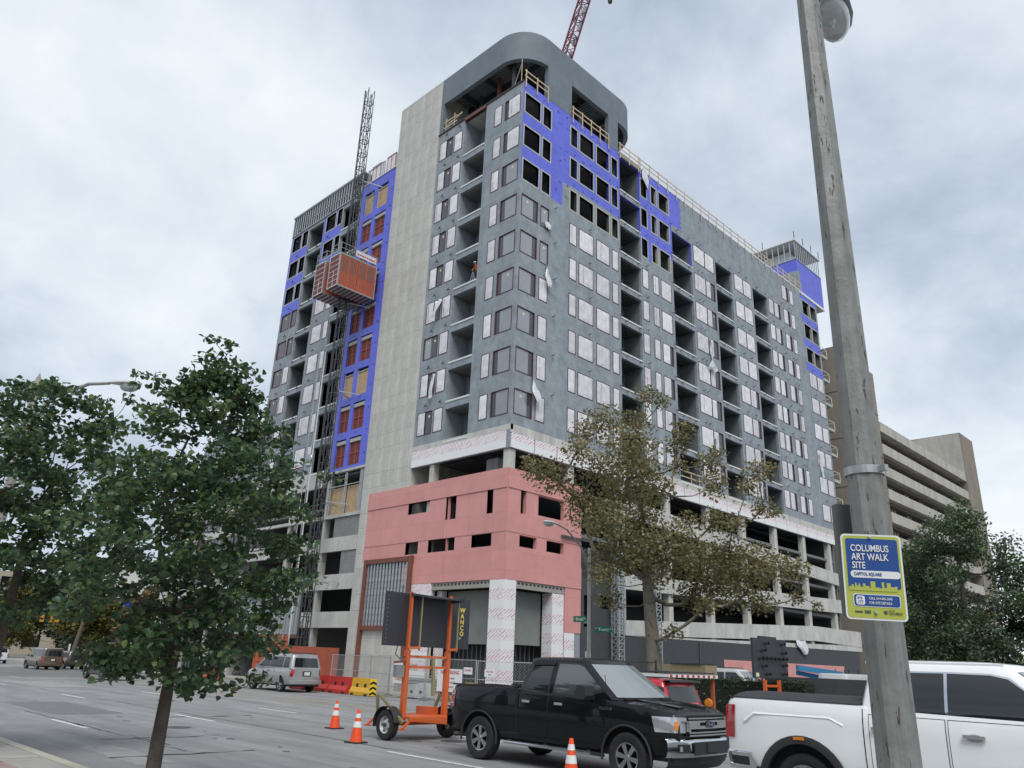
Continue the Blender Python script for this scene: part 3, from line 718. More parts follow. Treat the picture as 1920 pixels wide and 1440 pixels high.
# ---- pink podium ------------------------------------------------------------
pw = [(-10.25, -7.82, 11.71, 12.52), (-5.99, -4.93, 10.94, 12.52), (-1.84, -1.28, 10.96, 12.52), (-10.25, -8.83, 8.81, 9.66), (-7.7, -4.9, 8.81, 9.66), (-3.2, -1.3, 8.84, 9.66)]
pwR = [(1.2, 1.72, 11.0, 12.52), (2.89, 5.51, 11.13, 12.46), (1.21, 2.83, 8.86, 9.6), (3.81, 5.56, 8.85, 9.6)]
def pinkband(F, u0, u1, z0, z1, holes, d):
    mb = MB(); hs = [h for h in holes if h[2] < z1 and h[3] > z0]
    hs = [(h[0], h[1], max(h[2], z0), min(h[3], z1)) for h in hs]
    wall(mb, lambda u, z, dd: F(u, z, dd+d), (u0, u1), (z0, z1), hs, lambda u, z: 0, depth=.3)
    for z in (z0, z1): mb.quad(F(u0, z, d), F(u1, z, d), F(u1, z, -.2), F(u0, z, -.2), 0)
    for u in (u0, u1): mb.quad(F(u, z0, d), F(u, z1, d), F(u, z1, -.2), F(u, z0, -.2), 0)
    mb.build('pink_panel', [PINK, PINK, PINK], B)
for (z0, z1, d) in ((12.53, 13.84, .10), (9.69, 12.515, .05), (8.15, 9.675, .03), (6.72, 8.14, .075)):
    zb = max(z0, 8.66) if False else z0
    for a, b in ((-10.28, -5.8), (-5.78, .0)): pinkband(FL, a, b, z0, z1, pw, d)
    if z0 > 8.5: pinkband(FL, -15.4, -10.3, z0, z1, [], d)
    pinkband(FR, 0.0, 7.4 if z0 > 0 else 7, z0, z1, pwR, d)
pinkband(FL, -15.5, -10.3, 8.6, 9.675, [], .03)
pinkband(FR, 5.75, 7.4, 3.82, 6.71, [], .04)
mb = MB(); mb.box(.12, 5.2, 10.0, .24, 8.4, 10.14); mb.build('steel_lintel', DSTEEL, B)
# shopfront below the pink walls
for F, u0, u1, nm in ((FL, -1.2, .05, 'l'), (FR, -.05, 1.0, 'r')):
    q = MB(); fbox(q, F, 0, u1-u0-.005, 0, 6.55, -.4, .06); o = link('insulation_board', q.mesh('board', BOARD), B); o.location = F(u0, .15, .03)
mb = MB()
fbox(mb, FL, -7.0, -1.2, 6.25, 6.7, -.25, .0, 0); fbox(mb, FR, 1.0, 5.7, 6.25, 6.7, -.25, .0, 0)
for i in range(16): fbox(mb, FL, -6.8+i*.36, -6.62+i*.36, 6.5, 6.62, .0, .012, 1)
for i in range(12): fbox(mb, FR, 1.2+i*.37, 1.4+i*.37, 6.5, 6.62, .0, .012, 1)
mb.build('door_header', [mat('header_board', (.30, .29, .26), .7), DARKIN], B)
PANELG = mat('green_grey_board', (.185, .208, .192), .7, var=.15, scale=.8)
mb = MB(); fbox(mb, FL, -6.4, -1.21, 2.85, 6.2, -1.1, -1.0, 0); fbox(mb, FR, 1.02, 4.5, 2.9, 6.2, -1.1, -1.0, 0)
mb.build('opening_infill', PANELG, B)
for F, u0, u1, z0, z1 in ((FL, -6.98, -6.45, .1, 6.22), (FR, 4.55, 5.7, .1, 6.22)):
    q = MB(); fbox(q, F, 0, u1-u0, 0, z1-z0, -.9, -.02 if F is FR else -.5); o = link('insulation_board', q.mesh('board', BOARD), B); o.location = F(u0, z0, 0)
for F, a, b, z0, z1 in ((FL, -9.15, -7.02, 5.5, 6.7), (FL, -9.0, -6.99, .5, 3.0), (FR, 5.72, 6.7, 2.2, 3.8)):
    q = MB(); fbox(q, F, 0, b-a, 0, z1-z0, -.1, .07); o = link('insulation_board', q.mesh('board', BOARD), B); o.location = F(a, z0, 0)
mb = MB(); fbox(mb, FL, -10.4, -6.99, 0, 6.71, -.3, -.02, 0); mb.build('ground_floor_wall', CONC, B); mb = MB(); fbox(mb, FR, 5.72, 7.4, 0, 3.82, -.3, .0); mb.build('ground_floor_wall', GREY, B)
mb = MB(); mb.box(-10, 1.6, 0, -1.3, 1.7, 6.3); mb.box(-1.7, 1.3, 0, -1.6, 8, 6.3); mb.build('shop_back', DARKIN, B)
mb = MB()
for i in range(12): mb.bar((-6.2+i*.42, 1.4, 0), (-6.2+i*.42, 1.4, 3), .06, .1)
for i in range(8): mb.bar((-1.4, 1.4+i*.42, 0), (-1.4, 1.4+i*.42, 3), .1, .06)
mb.build('shop_stud', DSTEEL, B)
# corrugated stud panel in its red steel frame
mb = MB(); fbox(mb, FL, -14.9, -14.6, 0, 8.7, .02, .28); fbox(mb, FL, -9.5, -9.16, .0, 8.7, .02, .28); fbox(mb, FL, -14.6, -9.5, 8.35, 8.68, .03, .27); fbox(mb, FL, -14.6, -9.5, 3.65, 3.95, .03, .27); mb.build('steel_frame', RUST, B)
sm = None
for i in range(13):
    q = MB()
    if sm is None:
        fbox(q, FL, 0, .2, 3.96, 8.34, .03, .13, 0); fbox(q, FL, .2, .37, 3.96, 8.34, .03, .05, 1); 
        for z in range(9): fbox(q, FL, .05, .09, 4.2+z*.46, 4.32+z*.46, .128, .134, 1)
        sm = q.mesh('stud', [STEEL, DSTEEL])
    o = link('metal_stud', sm, B); o.location = (-14.58+i*.388, 0, 0)
# ---- garage base below the shaft and the wing ------------------------------------
mb = MB()
for z0, z1 in ((9.7, 10.82), (6.7, 7.88), (3.82, 5.02)):
    fbox(mb, FL, -35.5, -21.9, z0, z1, -.25, .02); fbox(mb, FL, -21.85, -16.55, z0, z1, -.25, .0)
fbox(mb, FL, -35.5, -16.55, 12.45, 12.7, -.25, .05); fbox(mb, FL, -35.5, -22.3, 15.3, 16.8, -.25, .02); fbox(mb, FL, -21.9, -16.5, 16.25, 16.44, -.25, .06)
mb.build('garage_spandrel', CONC2, B)
mb = MB(); fbox(mb, FL, -20.15, -16.52, 10.83, 12.44, -.3, -.06); fbox(mb, FL, -18.7, -16.56, 7.9, 9.69, -.3, -.08); mb.build('block_infill', CONCG, B)
for a, b in ((-21.45, -19.3), (-19.05, -17.15)):
    mb = MB(); fbox(mb, FL, a, b, 12.72, 15.0, -.25, -.2); mb.build('plywood_panel', PLY, B)
mb = MB()
for x in (-21.6, -21.35, -19.25, -19.05, -17.1, -16.95, -16.8, -16.6): mb.bar((x, .08, 12.7), (x, .08, 16.2), .06, .12)
mb.bar((-21.7, .05, 15.1), (-17, .05, 15.1), .1, .06); mb.build('shaft_stud', STEEL, B)
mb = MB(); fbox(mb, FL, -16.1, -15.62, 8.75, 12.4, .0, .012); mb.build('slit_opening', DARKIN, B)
for i in range(26):
    q = MB(); fbox(q, FL, 0, .16, 3.3, 7.5, .06, .16); fbox(q, FL, .16, .3, 3.3, 7.5, .06, .08); o = link('metal_stud', q.mesh('stud', STEEL), B); o.location = (-35+i*.44, 0, 0)
mb = MB(); fbox(mb, FL, -35.3, -23.3, 3.0, 3.3, .04, .2); mb.build('steel_lintel', RUST, B)
# ---- garage base on the side street ----------------------------------------------
def ramp(mb, y0, y1, zt0, zt1, zb0, zb1, x0=.05, x1=-.25, mi=0, n=8):
    for i in range(n):
        a, b = y0+(y1-y0)*i/n, y0+(y1-y0)*(i+1)/n; s, t = i/n, (i+1)/n
        l = lambda p, q, w: p+(q-p)*w
        v = [(x0, a, l(zb0, zb1, s)), (x0, b, l(zb0, zb1, t)), (x0, b, l(zt0, zt1, t)), (x0, a, l(zt0, zt1, s)), (x1, a, l(zb0, zb1, s)), (x1, b, l(zb0, zb1, t)), (x1, b, l(zt0, zt1, t)), (x1, a, l(zt0, zt1, s))]
        mb.add(v, ((0,1,2,3),(5,4,7,6),(3,2,6,7),(1,0,4,5)), mi)
    for y, zb, zt in ((y0, zb0, zt0), (y1, zb1, zt1)): mb.quad((x0, y, zb), (x1, y, zb), (x1, y, zt), (x0, y, zt), mi)
mb = MB()
ramp(mb, 12.3, 51.5, 13.95, 12.1, 12.6, 10.85); ramp(mb, 12.3, 51.5, 8.3, 9.4, 7.2, 8.05); ramp(mb, 12.3, 44, 5.0, 6.35, 3.95, 4.95); ramp(mb, 44, 55.2, 6.35, 6.33, 4.95, 4.75)
ramp(mb, 12.3, 55.2, 3.94, 4.9, 3.93, 4.3, x0=.02)
mb.build('garage_spandrel', CONC2, B)
mb = MB()
def cmu(y0, y1, z0, z1, holes=()): wall(mb, FR, (y0, y1), (z0, z1), list(holes), lambda u, z: 0, depth=.2)
cmu(7.42, 12.3, 0, 7.6, [(7.8, 8.6, 4.3, 6.4), (9.6, 11.2, 5.6, 6.5)]); 
for i in range(14):
    a, b = 12.3+i*3.0, 12.3+(i+1)*3.0; zt = 3.92+(a-12.3)*.02
    wall(mb, FR, (a+.004, b-.004), (0, zt), [], lambda u, z: 0)
mb.build('block_wall', [BLACKW, BLACKW, BLACKW], B)
for z in range(1, 19):   # recessed bed joints on the near block wall
    pass
mb = MB(); mb.box(-.2, 26.0, .5, .012, 50, 2.7); mb.build('pink_strip', PINK, B)
mb = MB(); mb.box(-.1, 22.2, 0, .09, 22.4, 3.9); mb.box(0, 7.41, 0, .06, 7.52, 9.6); mb.build('wall_post', DSTEEL, B)
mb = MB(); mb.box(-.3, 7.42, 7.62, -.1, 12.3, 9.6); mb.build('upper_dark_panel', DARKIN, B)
for i in range(5):
    q = MB(); q.box(-.02, 0, 4.0, .1, .18, 8.4); o = link('metal_stud', q.mesh('stud', STEEL), B); o.location = (0, 11.0+i*.32, 0)
# loose plastic sheets blown out of windows
def loose(F, u, z, pts, w0):
    """hanging strip: pts = (du, dz, d, half width)"""
    mb = MB(); rows = []; r = random.Random(int(u*10+z))
    for du, dz, d, hw in pts: rows.append([F(u+du+hw*t, z+dz+r.uniform(-.05, .05), d+.10*math.sin(t*5+dz*3)+.05) for t in (-1, -.6, -.2, .2, .6, 1)])
    mb.grid(rows); mb.build('loose_film', FILMW, B, smooth=180)
loose(FR, 3.05, ZK[4]-.05, [(0,0,.03,.03), (.02,-.5,.1,.08), (0,-1,.2,.15), (.05,-1.5,.3,.28), (.1,-1.8,.3,.2)], 1)
loose(FR, 1.9, ZK[7]-.1, [(0,0,.03,.02), (.1,-.6,.15,.12), (.15,-1.1,.3,.25), (.3,-1.6,.4,.35), (.35,-1.9,.35,.15)], 1)
loose(FL, -8.6, ZK[5]+1.7, [(0,0,.03,.35), (.1,-.6,.2,.3), (-.05,-1.2,.3,.25), (-.1,-1.9,.3,.1)], 1)
loose(FL, -8.5, ZK[7]+1.6, [(0,0,.03,.04), (.02,-.7,.1,.2), (0,-1.4,.2,.25), (.1,-2,.2,.1)], 1)
loose(FR, 26.4, ZK[4]+1.6, [(0,0,.03,.05), (.05,-1,.1,.08), (-.1,-2.2,.2,.1), (-.2,-2.8,.3,.45), (-.1,-3.1,.3,.7), (0,-3.3,.2,.3)], 1)
loose(FR, 26.4, ZK[7]+1.0, [(0,0,.03,.04), (.05,-1.2,.12,.1), (.15,-2.0,.2,.2), (.35,-2.3,.25,.22)], 1)
loose(FR, 15.9, 45.5, [(0,0,.1,.25), (.1,-.7,.2,.4), (0,-1.4,.3,.45), (.2,-2.0,.3,.3), (.3,-2.3,.3,.1)], 1)
loose(FR, 48.9, ZK[6]+1.2, [(0,0,.05,.15), (.1,-1.2,.12,.18), (.3,-2.6,.15,.12)], 1)
loose(FR, 3.0, ZK[3]+.55, [(0,0,.03,.3), (.05,-.3,.12,.4), (.1,-.6,.15,.25)], 1)
loose(FR, 44.6, 4.8, [(-4.4,0.0,.1,1.2), (-4.3,-.45,.2,1.1), (-4.0,-.75,.25,.7), (-3.8,-1.2,.2,.2)], 1)
# ================================================================== ground, streets
def asphalt():
    m = bpy.data.materials.new('asphalt'); m.use_nodes = True; t = m.node_tree; b = t.nodes['Principled BSDF']; b.inputs['Roughness'].default_value = .82
    def nn(ty, **k):
        n = t.nodes.new(ty)
        for a, v in k.items(): setattr(n, a, v)
        return n
    L = t.links.new; tc = nn('ShaderNodeTexCoord')
    def noi(scale, sc3, det=5):
        mp = nn('ShaderNodeMapping'); mp.inputs['Scale'].default_value = sc3; L(tc.outputs['Object'], mp.inputs[0])
        n = nn('ShaderNodeTexNoise'); n.inputs['Scale'].default_value = scale; n.inputs['Detail'].default_value = det; n.inputs['Roughness'].default_value = .65; L(mp.outputs[0], n.inputs['Vector']); return n
    def rng_(n, a, b_, lo, hi):
        r = nn('ShaderNodeMapRange'); r.inputs[1].default_value = a; r.inputs[2].default_value = b_; r.inputs[3].default_value = lo; r.inputs[4].default_value = hi; L(n.outputs[0], r.inputs[0]); return r
    a = rng_(noi(1, (.05, 1.1, 1)), .3, .7, .72, 1.2)      # long wear along the lanes
    c = rng_(noi(.9, (.5, 1, 1), 8), .3, .7, .80, 1.15); d = rng_(noi(60, (1, 1, 1), 3), .3, .7, .82, 1.18)
    m1 = nn('ShaderNodeMath', operation='MULTIPLY'); L(a.outputs[0], m1.inputs[0]); L(c.outputs[0], m1.inputs[1])
    m2 = nn('ShaderNodeMath', operation='MULTIPLY'); L(m1.outputs[0], m2.inputs[0]); L(d.outputs[0], m2.inputs[1])
    v = nn('ShaderNodeVectorMath', operation='SCALE'); v.inputs[0].default_value = (.235, .236, .238); L(m2.outputs[0], v.inputs['Scale']); L(v.outputs[0], b.inputs['Base Color'])
    bn = nn('ShaderNodeBump'); bn.inputs['Strength'].default_value = .35; bn.inputs['Distance'].default_value = .01; L(noi(90, (1,1,1), 3).outputs[0], bn.inputs['Height']); L(bn.outputs[0], b.inputs['Normal'])
    return m
ASPH = asphalt()
WALK = mat('pavement_concrete', (.33, .32, .295), .85, var=.15, scale=1.5, bump=.25, bscale=25, stain=.12, stain_scale=(.5, .5, .5))
KERB = mat('kerb_stone', (.40, .385, .32), .85, var=.15, scale=3, bump=.3, bscale=20)
BRICKP = mat('brick_paving', (.30, .215, .19), .85, var=.2, scale=4, island=.2)
RUBBLE = mat('construction_dirt', (.30, .275, .235), .95, var=.3, scale=1.6, bump=.8, bscale=5, speck=(12, .66, (.16, .14, .12)))
PAINTW = mat('road_paint_white', (.62, .62, .60), .7, var=.2, scale=6, speck=(14, .60, (.16, .16, .16)))
PAINTY = mat('road_paint_yellow', (.55, .42, .14), .7, var=.25, scale=6, speck=(12, .56, (.17, .16, .14)))
GRASSG = mat('verge', (.07, .09, .04), .95, var=.3, scale=2)
lerp_ = lambda a, b, t: a+(b-a)*t
def sheet(name, m, x0, x1, y0, y1, dz, kind='structure', parent=None, step=4):
    mb = MB(); xs = [x0]
    while xs[-1] < x1: xs.append(min(x1, xs[-1]+(step if -60 < xs[-1] < 60 else 40)))
    mb.grid([[(x, y, gz(x)+dz) for x in xs] for y in (y0, y1)]); return mb.build(name, m, parent, kind=kind)
sheet('ground', mat('far_ground', (.15, .15, .145), .95, var=.2, scale=.2), -900, 900, -900, 900, -.03)
ROAD = sheet('road', ASPH, -400, 300, -29.95, -5.0, 0)
sheet('side_street', ASPH, 2.8, 12.5, -5.0, 300, .001)
sheet('parking_lot', mat('lot_asphalt', (.075, .077, .08), .85, var=.15, scale=2), 13.5, 60, -5.5, 120, .004)
def slab(name, m, x0, x1, y0, y1, h, kind='structure', parent=None):
    mb = MB(); xs = [x0]
    while xs[-1] < x1: xs.append(min(x1, xs[-1]+3))
    f = lambda y, dz: [(x, y, gz(x)+dz) for x in xs]
    mb.grid([f(y0, -.02), f(y0, h), f(y1, h), f(y1, -.02)])
    for x in (x0, x1): mb.quad((x, y0, gz(x)-.02), (x, y1, gz(x)-.02), (x, y1, gz(x)+h), (x, y0, gz(x)+h))
    return mb.build(name, m, parent, kind=kind)
slab('pavement', WALK, -200, 120, -45, -30.13, .14)
slab('kerb', KERB, -200, 120, -30.13, -29.95, .15)
slab('pavement', WALK, -200, -8, -5.0, 0.0, .13); slab('kerb', KERB, -200, -8, -5.16, -5.0, .14)
slab('pavement', WALK, 12.6, 60, -8.6, -5.6, .13); slab('kerb', KERB, 12.5, 60, -8.76, -8.6, .14)
slab('construction_apron', RUBBLE, -8, 2.7, -9.9, 0, .06)
# near-side pavement: brick band inside the kerb, brick by brick where it shows
BP = link('brick_band', None, None); BP['kind'] = 'structure'; BP.location = (0, 0, 0)
bm0 = MB(); bm0.box(.004, .004, 0, .236, .112, .012); bmesh_ = bm0.mesh('brick', BRICKP)
n = 0
for i in range(30):
    for j in range(8):
        if n >= 290: break
        o = link('brick', bmesh_, BP); o.location = (15.2+i*.24+(j % 2)*.12, -30.78-(j+1)*.116, .141); n += 1
# lane markings, yellow centre line, tar-filled cracks
def strip(name, m, x0, x1, y, w, dz=.006):
    mb = MB(); xs = [x0]
    while xs[-1] < x1: xs.append(min(x1, xs[-1]+1.5))
    mb.grid([[(x, yy, gz(x)+dz) for x in xs] for yy in (y-w/2, y+w/2)]); return mb.build(name, m, ROAD)
for y, ph, ln in ((-27.42, 11.1, 2.7), (-23.78, 10.2, 2.6), (-23.72, 20.7, 2.9), (-19.9, 8.1, 2.5)):
    if y == -23.72: strip('lane_dash', PAINTW, 20.7, 24.2, y, .12); continue
    for k in range(-9, 2):
        x = ph+k*10.6
        if y == -23.78 and 18 < x < 26: continue
        strip('lane_dash', PAINTW, x, x+ln, y, .12)
for k in range(-9, 0): strip('lane_dash', PAINTW, 2+k*10.6, 4.6+k*10.6, -9.2, .12)
strip('centre_line', PAINTY, -60, 16, -15.25, .13); strip('centre_line', PAINTY, -60, 16, -16.7, .10)
CRACK = mat('tar_crack', (.028, .028, .03), .6, var=.2)
r = random.Random(12)
def crack(x0, x1, y, wob, w):
    mb = MB(); x = x0; yy = y; rows = [[], []]
    while x < x1:
        ww = w*r.uniform(.25, 1.3); rows[0].append((x, yy-ww, gz(x)+.005)); rows[1].append((x, yy+ww, gz(x)+.005)); x += r.uniform(.15, .5); yy = y+(yy-y)*.8+r.uniform(-wob, wob)
    mb.grid(rows); mb.build('tar_crack', CRACK, ROAD)
crack(-40, 21, -23.35, .03, .016); crack(8, 19, -27.25, .03, .02); crack(12.4, 13.2, -27.3, .02, .05); crack(15.5, 18, -27.1, .06, .03); crack(-30, 20, -19.55, .03, .012); crack(-30, 10, -12.3, .03, .012)
for k in range(3): 
    x = r.uniform(5, 20); mb = MB(); ys = r.uniform(-29, -24); mb.grid([[(x+r.uniform(-.15, .15)+d, ys+j*.35, .0052) for j in range(9)] for d in (0, .02)]); mb.build('tar_crack', CRACK, ROAD)
PATCHM = mat('asphalt_patch', (.15, .15, .153), .85, var=.2, scale=3, bump=.3, bscale=60); PATCHL = mat('asphalt_patch_pale', (.27, .27, .265), .85, var=.2, scale=2, bump=.3, bscale=60); IRONC = mat('manhole_iron', (.09, .085, .08), .6, metal=.4, var=.3, scale=8)
for (x0, x1, y0, y1, m_) in ((4, 9.5, -26.9, -25.0, PATCHM), (-14, -6, -22.9, -20.6, PATCHL), (13, 15.2, -18.9, -17.4, PATCHM), (-30, -22, -26.5, -24.2, PATCHM), (17.5, 20.5, -28.8, -28.1, PATCHL)):
    mb = MB(); nx_ = 12; mb.grid([[(lerp_(x0, x1, i/nx_)+r.uniform(-.05, .05), y+r.uniform(-.06, .06), gz(lerp_(x0, x1, i/nx_))+.0032) for i in range(nx_+1)] for y in (y0, y1)]); mb.build('road_patch', m_, ROAD)
for (x, y) in ((14.2, -25.4), (3.5, -21.3), (19.6, -20.9)):
    mb = MB(); mb.add([(x+.33*math.cos(t), y+.33*math.sin(t), gz(x)+.006) for t in np.linspace(0, 2*math.pi, 20, endpoint=False)], [tuple(range(20))]); mb.build('manhole_cover', IRONC, ROAD)
OIL = mat('oil_stain', (.085, .083, .08), .5, var=.4, scale=5)
for k in range(26):
    x, y, q = r.uniform(2, 24), r.choice((-21.9, -25.6, -18.0, -28.4))+r.uniform(-.4, .4), r.uniform(.03, .13)
    mb = MB(); mb.add([(x+q*r.uniform(.7, 1.8)*math.cos(t), y+q*r.uniform(.6, 1.1)*math.sin(t), gz(x)+.0036) for t in np.linspace(0, 2*math.pi, 14, endpoint=False)], [tuple(range(14))]); mb.build('oil_stain', OIL, ROAD)
# weathered concrete joints in the pavement
for x in range(10, 34, 2):
    mb = MB(); mb.quad((x, -31.9, .1405+.004), (x+.02, -31.9, .1445), (x+.02, -30.14, .1445), (x, -30.14, .1445)); mb.build('pavement_joint', CRACK, None, kind='structure')
# ================================================================== vehicles
TYRE = mat('tyre_rubber', (.018, .018, .019), .8, var=.2, scale=8, bump=.3, bscale=60)
RIM = mat('alloy_rim', (.42, .43, .44), .28, metal=.9, var=.08)
CHROME = mat('chrome', (.62, .64, .66), .12, metal=1, var=.05)
BLKPL = mat('black_plastic', (.022, .023, .024), .6, var=.15)
UNDER = mat('underbody', (.012, .012, .013), .9, var=0)
CARGL = mat('car_glass', (.012, .014, .016), .03, var=0, ior=1.7)
WSGL = mat('windscreen_glass', (.15, .17, .175), .03, var=0, ior=3.0)  # base lightened to stand in for bright sky reflected in the windscreen
SGL = mat('side_glass', (.05, .06, .06), .03, var=0, ior=2.1)
REDL = mat('red_lens', (.32, .012, .015), .12, var=.15, scale=14, coat=1)
AMBER = mat('amber_lens', (.60, .20, .02), .2, var=.1)
LAMPG = mat('headlamp', (.48, .50, .52), .08, metal=.5, var=.25, scale=14, coat=1)
PLATE = mat('number_plate', (.60, .62, .64), .5, var=.1)
def paint(name, col, metal=.0, rough=.35): return mat(name, col, rough, metal=metal, var=.03, scale=2, coat=1, spec=.3)
def lerp(a, b, t): return a+(b-a)*t
def interp(x, pts): return float(np.interp(x, [p[0] for p in pts], [p[1] for p in pts]))
class Car:
    """body from a side profile; local +x is forward, ground at z = 0"""
    def __init__(s, name, label, cat, loc, rotz, pm, W, xr, xf, top, zb, wheels, rw, ra, group=None, bed=None, fr=.30, rr=.22, low=.07, shoulder=.07):
        s.t = thing(name, label, cat, loc, rotz, group); s.pm = pm; s.W = W; s.xr = xr; s.xf = xf; s.top = top; s.zb0 = zb; s.wheels = wheels; s.rw = rw; s.ra = ra; s.fr = fr; s.rr = rr; s.low = low; s.sh = shoulder; s.bed = bed
        mb = MB(); xs = set(np.round(np.arange(xr, xf+.001, .07), 3)); xs |= {xf, xr}
        for w in wheels: xs |= set(np.round(np.linspace(w-ra, w+ra, 17), 3))
        if bed: xs |= {bed[0], bed[0]+.002, bed[1], bed[1]-.002}
        for p in top: xs.add(p[0])
        for e in (.02, .05, .1): xs |= {xf-e, xr+e}
        xs = sorted(x for x in xs if xr <= x <= xf); rows = []
        for x in xs:
            zt, zl = s.zt(x), s.zl(x); row = []; nz = 12
            for j in range(nz+1):
                z = zl+(zt-zl)*(1-(1-j/nz)**1.15); row.append((x, s.y(x, z), z))
            w = s.y(x, zt)
            if bed and bed[0] < x < bed[1]: deck = [(w-.07, zt), (w-.075, zt-.05), (w-.09, bed[2]), (0, bed[2]), (-(w-.09), bed[2]), (-(w-.075), zt-.05), (-(w-.07), zt)]
            else: deck = [(w*k, zt+s.crown(x)*(1-k*k)) for k in (.9, .6, .3, 0, -.3, -.6, -.9)]
            row += [(x, a, b) for a, b in deck]; row += [(p[0], -p[1], p[2]) for p in row[nz::-1]]; rows.append(row)
        mb.grid(rows); mb.f.append(tuple(range(len(rows[0])))); mb.m.append(0); k = (len(rows)-1)*len(rows[0]); mb.f.append(tuple(k+i for i in range(len(rows[0])-1, -1, -1))); mb.m.append(0)
        mb.build('body', pm, s.t, smooth=32)
        u = MB(); u.box(xr+.1, -W+.13, zb-.06, xf-.1, W-.13, zb+.32); u.build('underbody', UNDER, s.t)
        u = MB()
        for w in wheels: u.box(w-ra-.04, -W+.12, zb+.1, w+ra+.04, W-.12, rw+ra+.02)
        [q.build('wheel_well', UNDER, s.t) for q in u.split()]
    def crown(s, x): return .035
    def zt(s, x): return interp(x, s.top)
    def zl(s, x):
        z = s.zb0+max(0, (x-(s.xf-.6)))*.10+max(0, (s.xr+.6)-x)*.12
        for w in s.wheels:
            d = abs(x-w)
            if d < s.ra: z = max(z, s.rw+math.sqrt(max(0, s.ra**2-d*d))*.98)
        return min(z, s.zt(x)-.12)
    def w(s, x):
        w = s.W; a = (x-(s.xf-.75))/.75; b = ((s.xr+.5)-x)/.5
        if a > 0: w -= s.fr*a**2.6
        if b > 0: w -= s.rr*b**2.8
        for q in s.wheels:
            d = abs(x-q)
            if d < s.ra+.22: w += .022*max(0, 1-(d/(s.ra+.22))**4)
        return w
    def y(s, x, z):
        zt = s.zt(x); z0 = s.zb0; t = max(0, min(1, (z-z0)/(zt-z0))); y = s.w(x)
        y -= s.low*max(0, 1-t/.42)**2; y -= s.sh*max(0, (t-.62)/.38)**2.4; return y
    def patch(s, name, x0, x1, z0, z1, m, parent=None, off=.006, nx=7, nz=7, sides=(1, -1), shear=0, seam=None, outline=None):
        objs = []
        for sg in sides:
            if seam:
                g = .009; mb = MB(); mb.grid([[(lerp(x0-g, x1+g, i/nx)+shear*(lerp(z0, z1, j/nz)-z0), sg*(s.y(lerp(x0-g, x1+g, i/nx), lerp(z0-g, z1+g, j/nz))+.0025), lerp(z0-g, z1+g, j/nz)) for i in range(nx+1)] for j in range(nz+1)]); mb.build(seam, UNDER, s.t, smooth=40)
            mb = MB(); mb.grid([[(lerp(x0, x1, i/nx)+shear*(lerp(z0, z1, j/nz)-z0), sg*(s.y(lerp(x0, x1, i/nx), lerp(z0, z1, j/nz))+off), lerp(z0, z1, j/nz)) for i in range(nx+1)] for j in range(nz+1)])
            objs.append(mb.build(name, m, parent or s.t, smooth=40))
        return objs
    def line(s, pts, w=.01, m=None, sides=(1, -1), name='panel_gap', off=.003):
        for sg in sides:
            mb = MB()
            for (a, b) in zip(pts[:-1], pts[1:]):
                n = 6
                for i in range(n):
                    p = [lerp(a[k], b[k], i/n) for k in (0, 1)]; q = [lerp(a[k], b[k], (i+1)/n) for k in (0, 1)]; d = Vector((q[0]-p[0], q[1]-p[1])); 
                    if d.length < 1e-6: continue
                    d.normalize(); nx, nz = -d.y*w/2, d.x*w/2
                    mb.quad(*[(c[0]+e*nx, sg*(s.y(c[0]+e*nx, c[1]+e*nz)+off), c[1]+e*nz) for c, e in ((p, -1), (q, -1), (q, 1), (p, 1))])
            mb.build(name, m or UNDER, s.t)
    def cab(s, zb, zr, xf0, xf1, xr1, xr0, wb, wr, bow=.10, rbow=.03, pm=None):
        s.g = dict(zb=zb, zr=zr, xf0=xf0, xf1=xf1, xr1=xr1, xr0=xr0, wb=wb, wr=wr, bow=bow, rbow=rbow); mb = MB(); rows = []; NT = 8
        for j in range(NT+1): rows.append(s.ring(j/NT))
        for k, (sh, up) in enumerate(((.975, .022), (.93, .040), (.75, .062), (.4, .075), (.01, .08))):
            b = rows[NT]; cx = (xf1+xr1)/2; rows.append([(cx+(p[0]-cx)*sh, p[1]*sh, zr+up) for p in b])
        mb.grid(rows, closed=True); return mb.build('cab', pm or s.pm, s.t, smooth=40)
    def gw(s, t): g = s.g; return lerp(g['wb'], g['wr'], max(0, t)**1.35)
    def ring(s, t, e=0):
        g = s.g; w = s.gw(t)+e; a = lerp(g['xf0'], g['xf1'], t); b = lerp(g['xr0'], g['xr1'], t); z = lerp(g['zb'], g['zr'], t); P = []
        ks = (1, .985, .93, .6, .2, -.2, -.6, -.93, -.985, -1)
        def c(k): return .06*max(0, (abs(k)-.9)/.1)**2
        for k in ks: P.append((a+e+g['bow']*(1-k*k)-c(k), w*k, z))
        for i in range(1, 9): P.append((lerp(a-.06, b+.05, i/9), -w, z))
        for k in ks[::-1]: P.append((b-e-g['rbow']*(1-k*k)+c(k), w*k, z))
        for i in range(1, 9): P.append((lerp(b+.05, a-.06, i/9), w, z))
        return P
    def gy(s, z): g = s.g; return s.gw((z-g['zb'])/(g['zr']-g['zb']))
